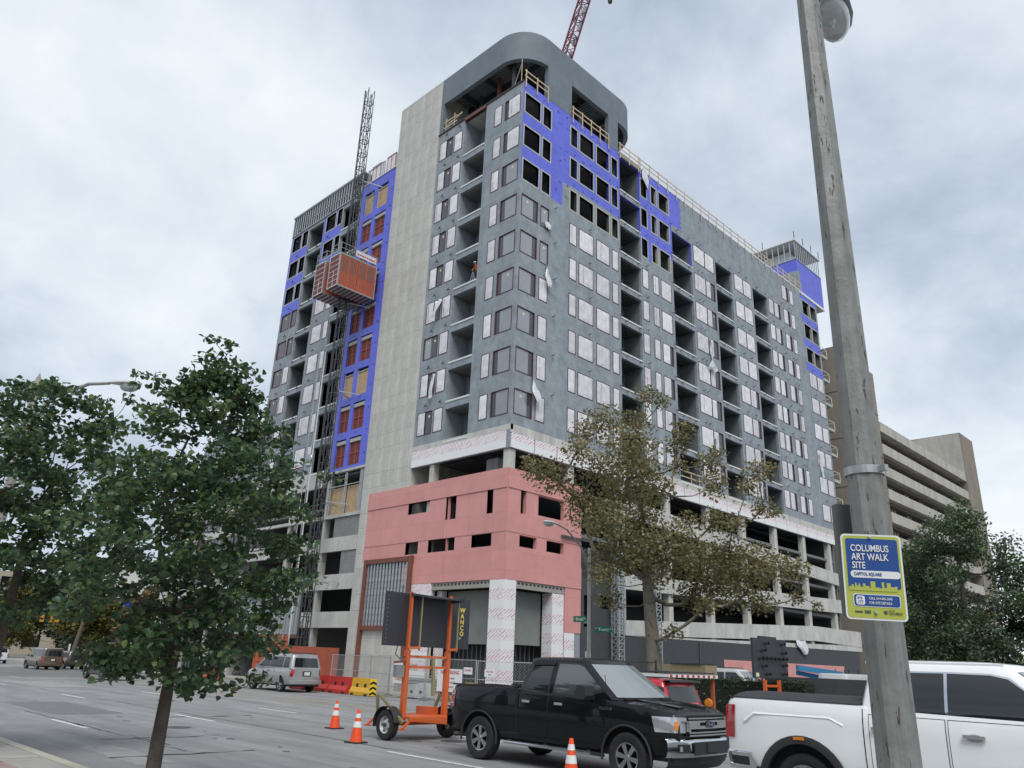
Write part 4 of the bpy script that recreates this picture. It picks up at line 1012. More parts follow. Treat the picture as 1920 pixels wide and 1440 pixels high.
    def side_glass(s, pts, m=CARGL, trim=None, name='side_window', sides=(1, -1), frame=.03):
        def sl(P_, off, sg, m_, nm):
            zs = sorted(set([p[1] for p in P_]+list(np.linspace(min(p[1] for p in P_), max(p[1] for p in P_), 9)))); rows = []
            for z in zs:
                xs = []
                for i in range(len(P_)):
                    p, q = P_[i], P_[(i+1) % len(P_)]
                    if min(p[1], q[1])-1e-9 <= z <= max(p[1], q[1])+1e-9:
                        if abs(p[1]-q[1]) < 1e-9: xs += [p[0], q[0]]
                        else: xs.append(lerp(p[0], q[0], (z-p[1])/(q[1]-p[1])))
                a_, b_ = min(xs), max(xs); rows.append([(lerp(a_, b_, k/4), sg*(s.gy(z)+off), z) for k in range(5)])
            mb = MB(); mb.grid(rows); mb.build(nm, m_, s.t, smooth=40)
        for sg in sides:
            cx = sum(p[0] for p in pts)/len(pts); cz = sum(p[1] for p in pts)/len(pts)
            if frame: sl([(cx+(p[0]-cx)*(1+frame*2/max(.3, abs(p[0]-cx)*2)), cz+(p[1]-cz)*(1+frame*2/max(.25, abs(p[1]-cz)*2))) for p in pts], .004, sg, trim or BLKPL, 'window_frame')
            sl(pts, .009, sg, m, name)
    def front_glass(s, t0=.05, t1=.93, k=.90, m=None, rear=False, name='windscreen', sh=0):
        g = s.g; rows = []; n = 8
        for j in range(n+1):
            t = lerp(t0, t1, j/n); w = s.gw(t); z = lerp(g['zb'], g['zr'], t)
            if rear: x0 = lerp(g['xr0'], g['xr1'], t); rows.append([(x0-g['rbow']*(1-q*q)-.008, w*q, z) for q in np.linspace(-k, k, 11)])
            else: x0 = lerp(g['xf0'], g['xf1'], t); rows.append([(x0+g['bow']*(1-q*q)+.007, w*q, z+.006) for q in np.linspace(-k, k, 11)])
        mb = MB(); mb.grid(rows); return mb.build(name, m or (CARGL if rear else WSGL), s.t, smooth=60)
    def add_wheels(s, track, spokes=6, tw=.24, rimr=.62, rimm=None):
        key = (s.rw, spokes, tw, rimr)
        if key not in WH_:
            r = s.rw; mb = MB(); h = tw/2
            mb.lathe([(r*rimr, -h*.8), (r*.80, -h), (r*.93, -h*.96), (r*.985, -h*.72), (r, -h*.3), (r, h*.3), (r*.985, h*.72), (r*.93, h*.96), (r*.80, h), (r*rimr, h*.8), (r*rimr, -h*.8)], 36, axis='y')
            ty = mb.mesh('tyre', TYRE, smooth=35)
            q = MB(); ri = r*rimr; q.lathe([(ri, h*.84), (ri*.96, h*.86), (ri*.92, h*.6), (ri*.92, -h*.3), (.001, -h*.3)], 36, axis='y', mi=1)
            q.lathe([(ri*.985, h*.87), (ri*.90, h*.8), (ri*.985, h*.7)], 36, axis='y', mi=0)
            q.lathe([(.001, h*.78), (ri*.17, h*.78), (ri*.24, h*.6), (ri*.24, 0)], 20, axis='y', mi=0)
            for i in range(spokes):
                a = 2*math.pi*i/spokes; ca, sa = math.cos(a), math.sin(a)
                for (r0, r1, w0, w1) in ((ri*.14, ri*.93, ri*.11, ri*.19),):
                    vs = []
                    for rr_, ww, yy in ((r0, w0, h*.74), (r1, w1, h*.80)):
                        for sx in (-1, 1): vs += [(rr_*ca-sx*ww*sa, yy, rr_*sa+sx*ww*ca), (rr_*ca-sx*ww*.8*sa, yy-.05, rr_*sa+sx*ww*.8*ca)]
                    q.add(vs, ((0,2,6,4),(1,3,7,5),(0,1,5,4),(2,3,7,6)), 0)
            WH_[key] = (ty, q.mesh('rim', [rimm or RIM, UNDER], smooth=35))
        ty, ri = WH_[key]
        for x in s.wheels:
            for sg in (1, -1):
                o = link('wheel', ty, s.t); o.location = (x, sg*track, s.rw); o.rotation_euler = (0, random.Random(x).uniform(0, 1), 0 if sg > 0 else math.pi)
                link('rim', ri, o)
    def part(s, name, m, fn, parent=None, smooth=None):
        mb = MB(); fn(mb); return [q.build(name, m, parent or s.t, smooth=smooth) for q in mb.split()][0]
WH_ = {}
# ---------------------------------------------------------------- black crew-cab pickup
BLK = mat('black_paint', (.004, .005, .007), .5, var=.03, coat=.55, spec=.1)
# local x: rear bumper -2.95 .. front +2.95; rear axle at -1.78
P = Car('pickup_truck', 'black crew cab pickup truck with chrome grille, towing the orange sign trailer', 'pickup truck', (24.33, -21.86, 0), 0, BLK, 1.0, -2.78, 2.86,
        [(-2.78, 1.28), (-2.7, 1.36), (-.75, 1.39), (-.7, 1.36), (1.30, 1.31), (1.55, 1.29), (2.2, 1.25), (2.6, 1.19), (2.78, 1.12), (2.86, 1.02)], .47, [-1.78, 1.92], .405, .52, bed=(-2.66, -.80, .85), fr=.20, rr=.10, low=.06, shoulder=.06)
P.cab(1.30, 1.93, 1.62, .78, -.62, -.80, .93, .72, bow=.14)
P.front_glass(.06, .93, .89)
P.front_glass(.10, .85, .8, rear=True, name='rear_window')
P.side_glass([(-.60, 1.36), (-.50, 1.84), (-.42, 1.865), (.02, 1.875), (.02, 1.34), (-.50, 1.335)])
P.side_glass([(.17, 1.34), (.17, 1.875), (.66, 1.87), (.80, 1.83), (1.28, 1.50), (1.30, 1.44), (1.12, 1.40), (.95, 1.315)], m=SGL)
P.part('window_visor', BLKPL, lambda m: [m.bar((-.48, sg*(P.gy(1.86)+.035), 1.865), (.06, sg*(P.gy(1.875)+.03), 1.88), .03, .055) for sg in (1, -1)])
for x0, x1 in ((-.66, .06), (.10, 1.16)):
    for dd in P.patch('door', x0, x1, .56, 1.29, BLK, seam='door_gap', off=.008): pass
P.line([(.08, 1.30), (.08, .55)], .012); P.line([(-.735, 1.38), (-.735, .50)], .028)
for sg in (1, -1):
    for x in (-.56, .28): P.part('door_handle', CHROME, lambda m: m.bar((x, sg*(P.y(x, 1.17)+.035), 1.17), (x+.20, sg*(P.y(x+.2, 1.17)+.035), 1.165), .03, .045))
    # mirror
    def mir(m, sg=sg):
        m.prism([(1.02, 1.30), (1.20, 1.30), (1.24, 1.36), (1.23, 1.52), (1.05, 1.54), (1.0, 1.42)], lambda a, b: (a, sg*1.03, b), lambda a, b: (a-.03, sg*1.25, b-.01)); m.bar((1.12, sg*.93, 1.30), (1.12, sg*1.05, 1.36), .1, .06)
    P.part('wing_mirror', BLKPL, mir)
    P.part('tail_light', REDL, lambda m, sg=sg: m.grid([[(-2.80+.20*i/5, sg*(P.y(max(-2.775, -2.80+.20*i/5), z)+.012), z) for i in range(6)] for z in (.93, 1.0, 1.1, 1.2, 1.27)]))
    P.part('tail_light_strip', PLATE, lambda m, sg=sg: [m.bar((-2.78, sg*(P.y(-2.775, z)+.02), z), (-2.66, sg*(P.y(-2.66, z)+.018), z), .02, .018) for z in (1.01, 1.19)])
    # headlamp wraps the corner
    def hl(m, sg=sg):
        n = 7; rows = []
        for z in (.86, .93, 1.0, 1.06, 1.10): rows.append([(x, sg*(P.y(x, z)+.015), z) for x in np.linspace(2.45+(1.10-z)*.25, 2.84, n)]+[(2.875, sg*.72, z), (2.885, sg*.60, z)])
        m.grid(rows)
    P.part('headlight', LAMPG, hl, smooth=50)
    P.part('side_marker', AMBER, lambda m, sg=sg: m.grid([[(x, sg*(P.y(x, z)+.022), z) for x in (2.80, 2.83, 2.855)] for z in (.90, .97, 1.03)]))
    P.part('fender_badge', CHROME, lambda m, sg=sg: m.grid([[(x, sg*(P.y(x, z)+.008), z) for x in (1.33, 1.62)] for z in (1.135, 1.185)]))
    P.part('running_board', CHROME, lambda m, sg=sg: (m.tube([(-1.05, sg*1.0, .40), (1.15, sg*1.0, .40)], .032, 10), ))
    P.part('step_bracket', BLKPL, lambda m, sg=sg: [m.bar((x, sg*.8, .46), (x, sg*1.0, .40), .05) for x in (-.95, 0, 1.05)]+[m.bar((1.15, sg*1.0, .40), (1.4, sg*.97, .39), .08, .05)])
    P.part('arch_trim', BLKPL, lambda m, sg=sg: [m.tube([(w+.52*math.cos(t), sg*(P.y(w, .75)-.01), .405+.51*math.sin(t)) for t in np.linspace(-.15, math.pi+.15, 18)], .022, 6) for w in (-1.78, 1.92)])
P.add_wheels(.875, 6, .27, .60)
P.part('front_bumper', CHROME, lambda m: m.grid([[(2.90+b-.22*abs(k)**3.2, k*.99, z) for k in np.linspace(-1, 1, 17)] for z, b in ((.47, 0), (.50, .05), (.60, .08), (.73, .07), (.77, .03), (.78, -.08))]), smooth=50)
def fb(m):
    m.box(2.965, -.52, .52, 2.99, .52, .72)
    for sg in (1, -1): m.grid([[(2.985-.22*abs(k)**3.2+.004, sg*k*.99, z) for k in (.60, .68, .76, .84)] for z in (.56, .69)])
P.part('bumper_opening', BLKPL, fb)
P.part('fog_lamp', LAMPG, lambda m: [m.grid([[(2.995-.22*abs(k)**3.2+.004, sg*k*.99, z) for k in (.77, .82)] for z in (.58, .66)]) for sg in (1, -1)])
P.part('air_dam', BLKPL, lambda m: m.grid([[(2.88+b-.18*abs(k)**3, k*.93, z) for k in np.linspace(-1, 1, 9)] for z, b in ((.27, -.1), (.36, 0), (.48, .02))]))
P.part('number_plate', BLKPL, lambda m: m.box(2.99, -.16, .55, 3.01, .16, .70))
P.part('grille', BLKPL, lambda m: (m.grid([[(2.87+.035*(1-k*k)+(1.1-z)*.06, k*.62, z) for k in np.linspace(-1, 1, 9)] for z in (.80, .9, 1.0, 1.13)]), [m.bar((2.90, k*.05, .82), (2.90, k*.05, 1.12), .012, .05) for k in range(-11, 12)]))
for z, h_ in ((1.085, .022), (1.035, .030), (.945, .05), (.865, .022), (.82, .022)):
    P.part('grille_bar', CHROME, lambda m: m.grid([[(2.925+.035*(1-k*k)+(1.1-z)*.06, k*.60, z+e) for k in np.linspace(-1, 1, 9)] for e in (-h_/2, h_/2)]))
for sg in (1, -1):
    P.part('grille_surround', CHROME, lambda m: (m.bar((2.93, sg*.60, 1.04), (2.93, sg*.60, .88), .05, .05), m.bar((2.935, sg*.28, .985), (2.935, sg*.60, .985), .03, .10), m.bar((2.90, sg*.60, 1.04), (2.86, sg*.74, 1.03), .03, .03)))
def oval(m, a, b, x, n=24): m.add([(x, a*math.cos(t), .985+b*math.sin(t)) for t in np.linspace(0, 2*math.pi, n, endpoint=False)], [tuple(range(n))])
em = P.part('emblem', CHROME, lambda m: oval(m, .135, .062, 2.982)); e2 = P.part('emblem_field', mat('emblem_blue', (.012, .02, .06), .2, var=0), lambda m: oval(m, .120, .050, 2.985), parent=em)
put_text('Ford', .075, CHROME, em, (2.989, 0, .985), (0, 1, 0), (0, 0, 1), bold=.01)
put_text('F-150', .06, BLKPL, P.t, (1.475, -(P.y(1.475, 1.16)+.013), 1.16), (1, 0, 0), (0, 0, 1), bold=.02, cx=1.4)
P.part('rear_bumper', CHROME, lambda m: m.grid([[(-2.93+b+.10*abs(k)**4, k*.96, z) for k in np.linspace(-1, 1, 11)] for z, b in ((.55, .12), (.58, 0), (.74, 0), (.78, .15))]))
P.part('tailgate', BLK, lambda m: m.box(-2.795, -.76, .82, -2.76, .76, 1.33)); P.part('exhaust_pipe', BLKPL, lambda m: m.tube([(-2.0, -.75, .42), (-2.45, -.92, .42), (-2.52, -1.02, .42)], .045, 10))
P.part('bed_rail', BLKPL, lambda m: [m.bar((-2.72, sg*.90, 1.385), (-.84, sg*.91, 1.41), .10, .03) for sg in (1, -1)])
P.part('wiper', BLKPL, lambda m: (m.bar((1.60, -.62, 1.345), (1.60, -.02, 1.405), .03, .02), m.bar((1.62, .02, 1.375), (1.52, .55, 1.43), .03, .02), m.box(1.58, -.7, 1.31, 1.72, .7, 1.345)))
P.part('hood_ridge', BLK, lambda m: [m.bar((1.75, sg*.42, 1.305), (2.62, sg*.34, 1.22), .22, .04) for sg in (1, -1)])
P.part('aerial', BLKPL, lambda m: m.tube([(1.42, -.86, 1.29), (1.36, -.87, 1.72)], .006, 5))
P.part('hitch', DSTEEL, lambda m: (m.bar((-2.9, 0, .50), (-3.25, 0, .50), .07), m.box(-3.3, -.05, .5, -3.2, .05, .6)))
# ---------------------------------------------------------------- white crew-cab pickup, partly out of frame
WHT = paint('white_paint', (.80, .82, .83), rough=.3)
Q = Car('pickup_truck', 'white crew cab pickup truck with grey bed cover behind the leaning steel pole', 'pickup truck', (31.48, -22.58, 0), 0, WHT, 1.02, -2.86, 2.9,
        [(-2.86, 1.44), (-2.80, 1.50), (-.85, 1.50), (-.8, 1.47), (1.3, 1.44), (2.3, 1.36), (2.7, 1.28), (2.9, 1.1)], .56, [-1.72, 2.02], .43, .56, fr=.2, rr=.07, low=.05, shoulder=.05)
Q.cab(1.44, 2.03, 1.66, .85, -.80, -.92, .94, .74, bow=.12)
Q.front_glass(); Q.front_glass(.1, .85, .8, rear=True, name='rear_window')
Q.side_glass([(-.66, 1.48), (-.62, 1.90), (-.54, 1.935), (.13, 1.945), (.13, 1.46)], trim=CHROME, frame=.02)
Q.side_glass([(.17, 1.46), (.17, 1.945), (.66, 1.94), (.85, 1.90), (1.35, 1.52), (1.2, 1.45)], trim=CHROME, frame=.02)
Q.part('bed_cover', mat('vinyl_cover', (.05, .052, .055), .9, var=.1, scale=3, bump=.2, spec=.2), lambda m: (m.grid([[(x, k*.90, 1.51+.085*(1-k**4)) for k in np.linspace(-1, 1, 9)] for x in (-2.80, -2.0, -.93)]), m.bar((-2.8, -.91, 1.505), (-.93, -.91, 1.505), .05, .035), m.bar((-2.8, .91, 1.505), (-.93, .91, 1.505), .05, .035), m.grid([[(-2.815, k*.90, z0_+(.085*(1-k**4) if z0_ > 1.5 else 0)) for k in np.linspace(-1, 1, 9)] for z0_ in (1.46, 1.51)])))
for x0, x1 in ((-.78, .13), (.17, 1.30)): Q.patch('door', x0, x1, .62, 1.40, WHT, seam='door_gap', off=.007)
Q.line([(-.86, 1.47), (-.86, .6)], .014)
for sg in (1, -1):
    for x in (-.74, .33): Q.part('door_handle', CHROME, lambda m: m.bar((x, sg*(Q.y(x, 1.24)+.04), 1.24), (x+.24, sg*(Q.y(x+.2, 1.24)+.04), 1.235), .035, .04))
    for x in (-.62, .45): Q.part('handle_recess', mat('recess_shade', (.45, .46, .48), .5), lambda m: m.grid([[(x+.09*math.cos(t)*e, sg*(Q.y(x, 1.235)+.010), 1.225+.045*math.sin(t)*e) for t in np.linspace(0, 2*math.pi, 13)] for e in (.01, 1)]))
    Q.part('tail_light', REDL, lambda m, sg=sg: m.grid([[(-2.885+.17*i/5-(1.36-z)*.04, sg*(Q.y(max(-2.855, -2.885+.17*i/5), z)+.014), z) for i in range(6)] for z in (.97, 1.05, 1.15, 1.25, 1.35, 1.41)]), smooth=60)
    Q.part('wheel_arch_trim', BLKPL, lambda m, sg=sg: [m.grid([[(w+rr_*math.cos(t)*1.0, sg*(Q.y(w, .9)+o), .43+rr_*math.sin(t)) for t in np.linspace(-.25, math.pi+.25, 22)] for rr_, o in ((.535, -.05), (.54, .02), (.60, .022), (.645, .008))]) for w in (-1.72, 2.02)], smooth=50)
    Q.part('side_marker', AMBER, lambda m, sg=sg: m.grid([[(-1.72+.61*math.cos(t), sg*(Q.y(-1.72, .9)+.032), .43+.61*math.sin(t)+e) for t in np.linspace(1.72, 1.46, 5)] for e in (-.02, .02)]))
    Q.part('bed_crease', WHT, lambda m, sg=sg: m.tube([(-2.55, sg*(Q.y(-2.3, 1.25)-.012), 1.20), (-2.40, sg*(Q.y(-2.3, 1.3)-.012), 1.31), (-1.3, sg*(Q.y(-1.3, 1.3)-.014), 1.32), (-1.12, sg*(Q.y(-1.1, 1.25)-.012), 1.24)], .024, 6))
Q.add_wheels(.87, 8, .28, .66)
Q.part('rear_bumper', CHROME, lambda m: m.grid([[(-3.02+b+.17*abs(k)**3.5, k*1.0, z) for k in np.linspace(-1, 1, 13)] for z, b in ((.60, .14), (.63, .02), (.70, 0), (.76, 0), (.80, .14))]), smooth=50)
Q.part('bumper_end', CHROME, lambda m: [m.grid([[(x, sg*(Q.y(max(x, -2.85), z)+.026-(.05 if z > .8 else 0)), z) for x in np.linspace(-2.87, -2.36-(.12 if z > .7 else 0), 7)] for z in (.56, .60, .78, .82)]) for sg in (1, -1)])
Q.part('bumper_step', BLKPL, lambda m: [m.grid([[(x, sg*(Q.y(x, z)+.031), z) for x in np.linspace(-2.80, -2.52, 5)] for z in (.62, .73)]) for sg in (1, -1)])
Q.part('tailgate', WHT, lambda m: m.box(-2.885, -.78, .85, -2.85, .78, 1.43)); Q.part('front_bumper', CHROME, lambda m: m.grid([[(2.98-.2*abs(k)**3, k*.98, z) for k in np.linspace(-1, 1, 9)] for z in (.5, .75)]))
Q.part('grille', BLKPL, lambda m: m.box(2.86, -.6, .8, 2.93, .6, 1.15)); Q.part('headlight', LAMPG, lambda m: [m.box(2.72, sg*.66 if sg > 0 else -.92, .9, 2.9, sg*.92 if sg > 0 else -.66, 1.15) for sg in (1, -1)])
Q.part('mud_flap', BLKPL, lambda m: [m.box(-2.40, sg*.93-.12, .25, -2.37, sg*.93+.09, .62) for sg in (1, -1)])
Q.part('roof_trim', WHT, lambda m: [m.bar((-.85, sg*.70, 2.055), (.8, sg*.70, 2.06), .05, .03) for sg in (1, -1)])
# ---------------------------------------------------------------- smaller cars
def suv(name, label, cat, loc, rotz, pm, L=4.7, W=.93, H=1.75, belt=1.08, hood=1.02, wr=.36, group=None, rack=False, roofx=(.55, -.92), spoiler=None, glass=CARGL):
    xr, xf = -L/2, L/2; wb = L*.59
    c = Car(name, label, cat, loc, rotz, pm, W, xr, xf, [(xr, .78), (xr+.06, belt), (xf-L*.27, belt-.02), (xf-L*.22, hood+.02), (xf-.5, hood-.06), (xf-.12, hood-.2), (xf, hood-.34)], .34, [xr+L*.20, xr+L*.20+wb], wr, wr+.08, fr=.22, rr=.16, group=group)
    x0 = xf-L*.25; c.cab(belt, H, x0, x0-.72, xr+.28, xr+.10, W-.07, W-.20, bow=.12, rbow=.05); g = c.g
    c.front_glass(); c.front_glass(.12, .80, .82, rear=True, name='rear_window', m=glass)
    z0, z1 = belt+.05, H-.10; xb, xq = x0-1.35, xr+.98
    c.side_glass([(xb+.03, z0), (xb+.03, z1), (x0-.80, z1), (x0-.22, z0+.03)], frame=0, m=glass); c.side_glass([(xq+.02, z0), (xq+.02, z1), (xb-.03, z1), (xb-.03, z0)], frame=0, m=glass)
    c.side_glass([(xr+.34, z0), (xr+.42, z1-.02), (xq-.06, z1), (xq-.06, z0)], frame=0, m=glass)
    for a, b in ((xb+.02, x0-.25), (xq, xb-.02)): c.patch('door', a, b, .44, belt-.03, pm, seam='door_gap', nx=4, nz=4)
    for sg in (1, -1):
        c.part('tail_light', REDL, lambda m: m.grid([[(xr-.012+.14*i/3, sg*(c.y(max(xr+.01, xr+.14*i/3), z)+.014), z) for i in range(4)] for z in (belt-.36, belt-.2, belt-.03)]))
        c.part('headlight', LAMPG, lambda m: m.grid([[(xf-.42+.38*i/4, sg*(c.y(xf-.42+.38*i/4, z)+.014), z) for i in range(5)] for z in (hood-.36, hood-.22)]))
        c.part('wing_mirror', pm, lambda m: m.box(x0-.42, sg*W if sg > 0 else -W-.16, belt+.0, x0-.28, sg*W+.16 if sg > 0 else -W, belt+.15))
        for x in (xb-.25, xq+.02+.55): c.part('door_handle', CHROME, lambda m: m.bar((x, sg*(c.y(x, belt-.14)+.02), belt-.14), (x+.16, sg*(c.y(x, belt-.14)+.02), belt-.14), .03))
        if rack: c.part('roof_rail', rack, lambda m: m.tube([(x0-1.0, sg*(W-.28), H+.06), (x0-1.1, sg*(W-.27), H+.11), (xr+.5, sg*(W-.27), H+.11), (xr+.4, sg*(W-.28), H+.05)], .02, 6))
    c.part('rear_bumper', pm, lambda m: m.grid([[(xr-.09+b+.14*abs(k)**3, k*(W-.03), z) for k in np.linspace(-1, 1, 9)] for z, b in ((.36, .1), (.42, 0), (.56, 0), (.60, .08))]), smooth=50)
    c.part('front_bumper', BLKPL, lambda m: m.grid([[(xf+.05-.25*abs(k)**3, k*(W-.1), z) for k in np.linspace(-1, 1, 9)] for z in (.34, .58)]))
    c.part('number_plate', PLATE, lambda m: m.box(xr-.035, -.16, belt-.30, xr-.02, .16, belt-.14)); c.part('plate_recess', BLKPL, lambda m: m.box(xr-.02, -.24, belt-.33, xr-.004, .24, belt-.10))
    if spoiler: c.part('spoiler', spoiler, lambda m: m.grid([[(xr+.36-e-.04*k*k, k*(W-.22), H+z) for k in np.linspace(-1, 1, 7)] for e, z in ((0, .05), (.22, .035), (.24, -.0), (.02, -.05))]))
    c.add_wheels(W-.12, 5, .22, .64); return c
SILV = paint('silver_paint', (.31, .315, .315), metal=.35, rough=.35)
suv('estate_car', 'silver sport utility car with roof rails driving past the red barriers', 'car', (-4.2, -12.1, 0), math.pi, SILV, L=4.85, W=.94, H=1.78, belt=1.12, rack=BLKPL)
suv('estate_car', 'brown sport utility car with red tail lights in the far lane', 'car', (-47.2, -11.6, gz(-47)), math.pi+.03, paint('brown_paint', (.115, .085, .058), metal=.3), L=4.9, W=.96, H=1.84, belt=1.12)
suv('estate_car', 'dark car half hidden beside the brown sport utility car', 'car', (-50.5, -8.4, gz(-50)), math.pi, paint('dark_red_paint', (.02, .012, .014)), L=4.5, W=.9, H=1.6, belt=1.0)
suv('estate_car', 'white crossover car driving away at the left edge of the picture', 'car', (-68.5, -10.6, gz(-68)), math.pi, paint('white_paint_b', (.60, .62, .64)), L=4.5, W=.92, H=1.7, spoiler=BLKPL)
suv('estate_car', 'pale blue car farthest off behind the white crossover', 'car', (-86, -7.4, gz(-86)), math.pi, paint('pale_blue_paint', (.42, .50, .58)), L=4.5, W=.9, H=1.65)
suv('saloon_car', 'dark blue car partly hidden by the leaves of the near tree', 'car', (-18.4, -15.9, gz(-17.6)), math.pi, paint('navy_paint', (.012, .016, .032)), L=4.6, W=.9, H=1.46, belt=.95, hood=.9, wr=.33)
suv('estate_car', 'red hatchback with black roof spoiler on the far side of the black pickup', 'car', (21.5, -16.75, 0), math.pi, paint('red_paint', (.46, .014, .03)), L=4.3, W=.9, H=1.55, belt=1.02, spoiler=BLKPL)
suv('parked_car', 'white sport utility car parked behind the clipped hedge', 'car', (14.6, 1.6, 0), .1, paint('white_paint_c', (.66, .67, .68)), L=4.9, W=.95, H=1.90, belt=1.2, rack=DSTEEL)
def van(loc, rotz, label, pm, L=5.0, H=1.88):
    c = Car('parked_van', label, 'van', loc, rotz, pm, .98, -L/2, L/2, [(-L/2, 1.2), (-L/2+.03, 1.25), (L/2-1.2, 1.25), (L/2-.6, 1.1), (L/2-.1, .95), (L/2, .8)], .35, [-L/2+1.0, L/2-.95], .35, .43)
    c.cab(1.25, H, L/2-1.05, L/2-1.75, -L/2+.08, -L/2+.03, .95, .86); c.front_glass(); c.add_wheels(.86, 5, .22, .62)
    c.side_glass([(L/2-2.5, 1.32), (L/2-2.5, 1.82), (L/2-1.85, 1.82), (L/2-1.3, 1.34)], frame=0); return c
van((14.9, 15.2, 0), 1.45, 'white panel van parked right of the boom lift', paint('white_paint_d', (.64, .65, .66)))
# ================================================================== street furniture and site equipment
# ---- construction hoist -------------------------------------------------------
H = thing('construction_hoist', 'orange twin cab hoist on a tall lattice mast before the blue shaft', 'hoist', (-19.3, -2.1, 0))
mb = MB(); z = 0; hw = .33
for sx in (-1, 1):
    for sy in (-1, 1): mb.tube([(sx*hw, sy*hw, 0), (sx*hw, sy*hw, 54.03)], .045, 6)
mb.build('mast_leg', DSTEEL, H, kind='stuff')
mb = MB()
while z < 54:
    for a, b in (((-1,-1),(1,-1)), ((1,-1),(1,1)), ((1,1),(-1,1)), ((-1,1),(-1,-1))):
        mb.bar((a[0]*hw, a[1]*hw, z), (b[0]*hw, b[1]*hw, z), .05); mb.bar((a[0]*hw, a[1]*hw, z), (b[0]*hw, b[1]*hw, min(54.2, z+1.5)), .035)
    z += 1.5
for (sx, sy) in ((0, -.36), (0, .36)): mb.bar((sx-.1, sy, 0), (sx-.1, sy, 53.8), .06)
mb.build('mast_lattice', DSTEEL, H, kind='stuff')
for zt in (43.6, 31.0, 22.8, 13.4, 7.2):
    mb = MB(); mb.bar((-.33, .33, zt), (-.6, 2.1, zt), .07); mb.bar((.33, .33, zt), (.9, 2.1, zt), .07); mb.bar((.33, .33, zt), (-.6, 2.1, zt), .05); mb.build('wall_tie', STEEL, H)
mb = MB(); mb.tube([(-2.6, -.2, 0), (-2.6, -.2, 27)], .05, 6); mb.tube([(-2.35, .2, 0), (-2.35, .2, 27)], .06, 6, 1); mb.tube([(-2.1, -.1, 0), (-2.1, -.1, 31)], .03, 6); mb.build('cable_guide', [STEEL, WTRIM], H)
mb = MB(); mb.lathe([(.001, -.12), (.36, -.1), (.42, 0), (.36, .1), (.001, .12)], 18, axis='y', c=(-2.45, 0, 17.3)); mb.build('cable_drum', STEEL, H, smooth=40)
for x0, x1 in ((.36, 1.95), (-1.95, -.36)):
    c = MB(); zf, zc = 31.35, 34.5
    c.box(x0, -2.1, zf, x1, 1.75, zf+.10); c.box(x0, -2.1, zc-.12, x1, 1.75, zc)
    for x in (x0, x1-.10):
        for y in (-2.1, 1.65): c.box(x, y, zf+.1, x+.10, y+.10, zc-.12)
    cab_ = c.build('hoist_cab', STEEL, H)
    m = MB(); w = x1-x0
    ZF, ZC = zf+.1, zc-.12
    m.box(x0+.10, -2.06, ZF, x1-.10, -2.03, ZC); pn = m.build('end_gate', REDMESH, cab_)
    m = MB()
    for i in range(7): zz_ = lerp(ZF, ZC, i/6); m.box(x0+.1, -2.085, zz_-.02, x1-.1, -2.062, zz_+.02)
    m.box((x0+x1)/2-.02, -2.083, ZF, (x0+x1)/2+.02, -2.063, lerp(ZF, ZC, .5)); m.build('gate_bar', WTRIM, cab_)
    xs_ = x1 if x0 > 0 else x1
    for k in range(2):
        y0, y1 = -1.98+k*1.83, -.20+k*1.83
        for xw in (x1-.05, x0+.05):
            m = MB(); m.box(xw-.015, y0, ZF, xw+.015, y1, ZC); p = m.build('mesh_panel', OMESH, cab_)
            m = MB()
            for yy in (y0+.02, (y0+y1)/2-.02, y1-.06): m.box(xw-.028, yy, ZF, xw+.028, yy+.04, ZC)
            for zz_ in (ZF+.02, ZF+.3, lerp(ZF, ZC, .42), ZC-.06): m.box(xw-.026, y0, zz_, xw+.026, y1, zz_+.04)
            m.build('panel_frame', ORANGE, p)
            m = MB(); m.box(xw-.019, y0+.1, lerp(ZF, ZC, .46), xw+.019, (y0+y1)/2-.06, ZC-.2); m.box(xw-.019, (y0+y1)/2+.06, lerp(ZF, ZC, .46), xw+.019, y1-.12, ZC-.2); m.build('mesh_grille', mat('brown_mesh', (.21, .085, .06), .7, var=.2, scale=20), p)
    m = MB()
    for i in range(9): m.box(x0+.05, -2.0+i*.42, zf-.08, x1-.05, -1.92+i*.42, zf)
    m.build('floor_joist', REDMESH, cab_)
    m = MB()
    for y in (-2.05, -.2, 1.7):
        for x in (x0+.05, x1-.05): m.bar((x, y, zc), (x, y, zc+1.0), .035)
    for zz_ in (zc+.5, zc+1.0):
        for x in (x0+.05, x1-.05): m.bar((x, -2.05, zz_), (x, 1.7, zz_), .035)
        m.bar((x0+.05, -2.05, zz_), (x1-.05, -2.05, zz_), .035)
    m.build('roof_rail', STEEL, cab_)
    if x0 > 0:
        bn = MB(); bn.box(x1-.03, -.55, zc+.25, x1-.005, 1.6, zc+.85); b_ = bn.build('banner', PLATE, cab_)
        bn = MB(); rr = random.Random(3)
        for i in range(8):
            y = -.4+i*.24; bn.box(x1-.004, y, zc+.42+rr.uniform(-.03, .03), x1+.002, y+.18, zc+.56)
        bn.build('banner_print', mat('red_print', (.40, .03, .04), .6, var=0), b_)
mb = MB()
for x0, x1, y0, y1 in ((-2.3, 2.2, -2.3, -2.25), (2.15, 2.2, -2.25, 1.9), (-2.3, -2.25, -2.25, 1.9)): mb.box(x0, y0, .05, x1, y1, 2.35)
g = mb.build('ground_enclosure', OMESH, H)
mb = MB()
for x in np.arange(-2.3, 2.3, .56): mb.box(x, -2.33, .05, x+.05, -2.30, 2.35)
for z in (.1, 1.2, 2.3): mb.box(-2.3, -2.335, z, 2.25, -2.305, z+.07)
mb.build('enclosure_frame', ORANGE, g)
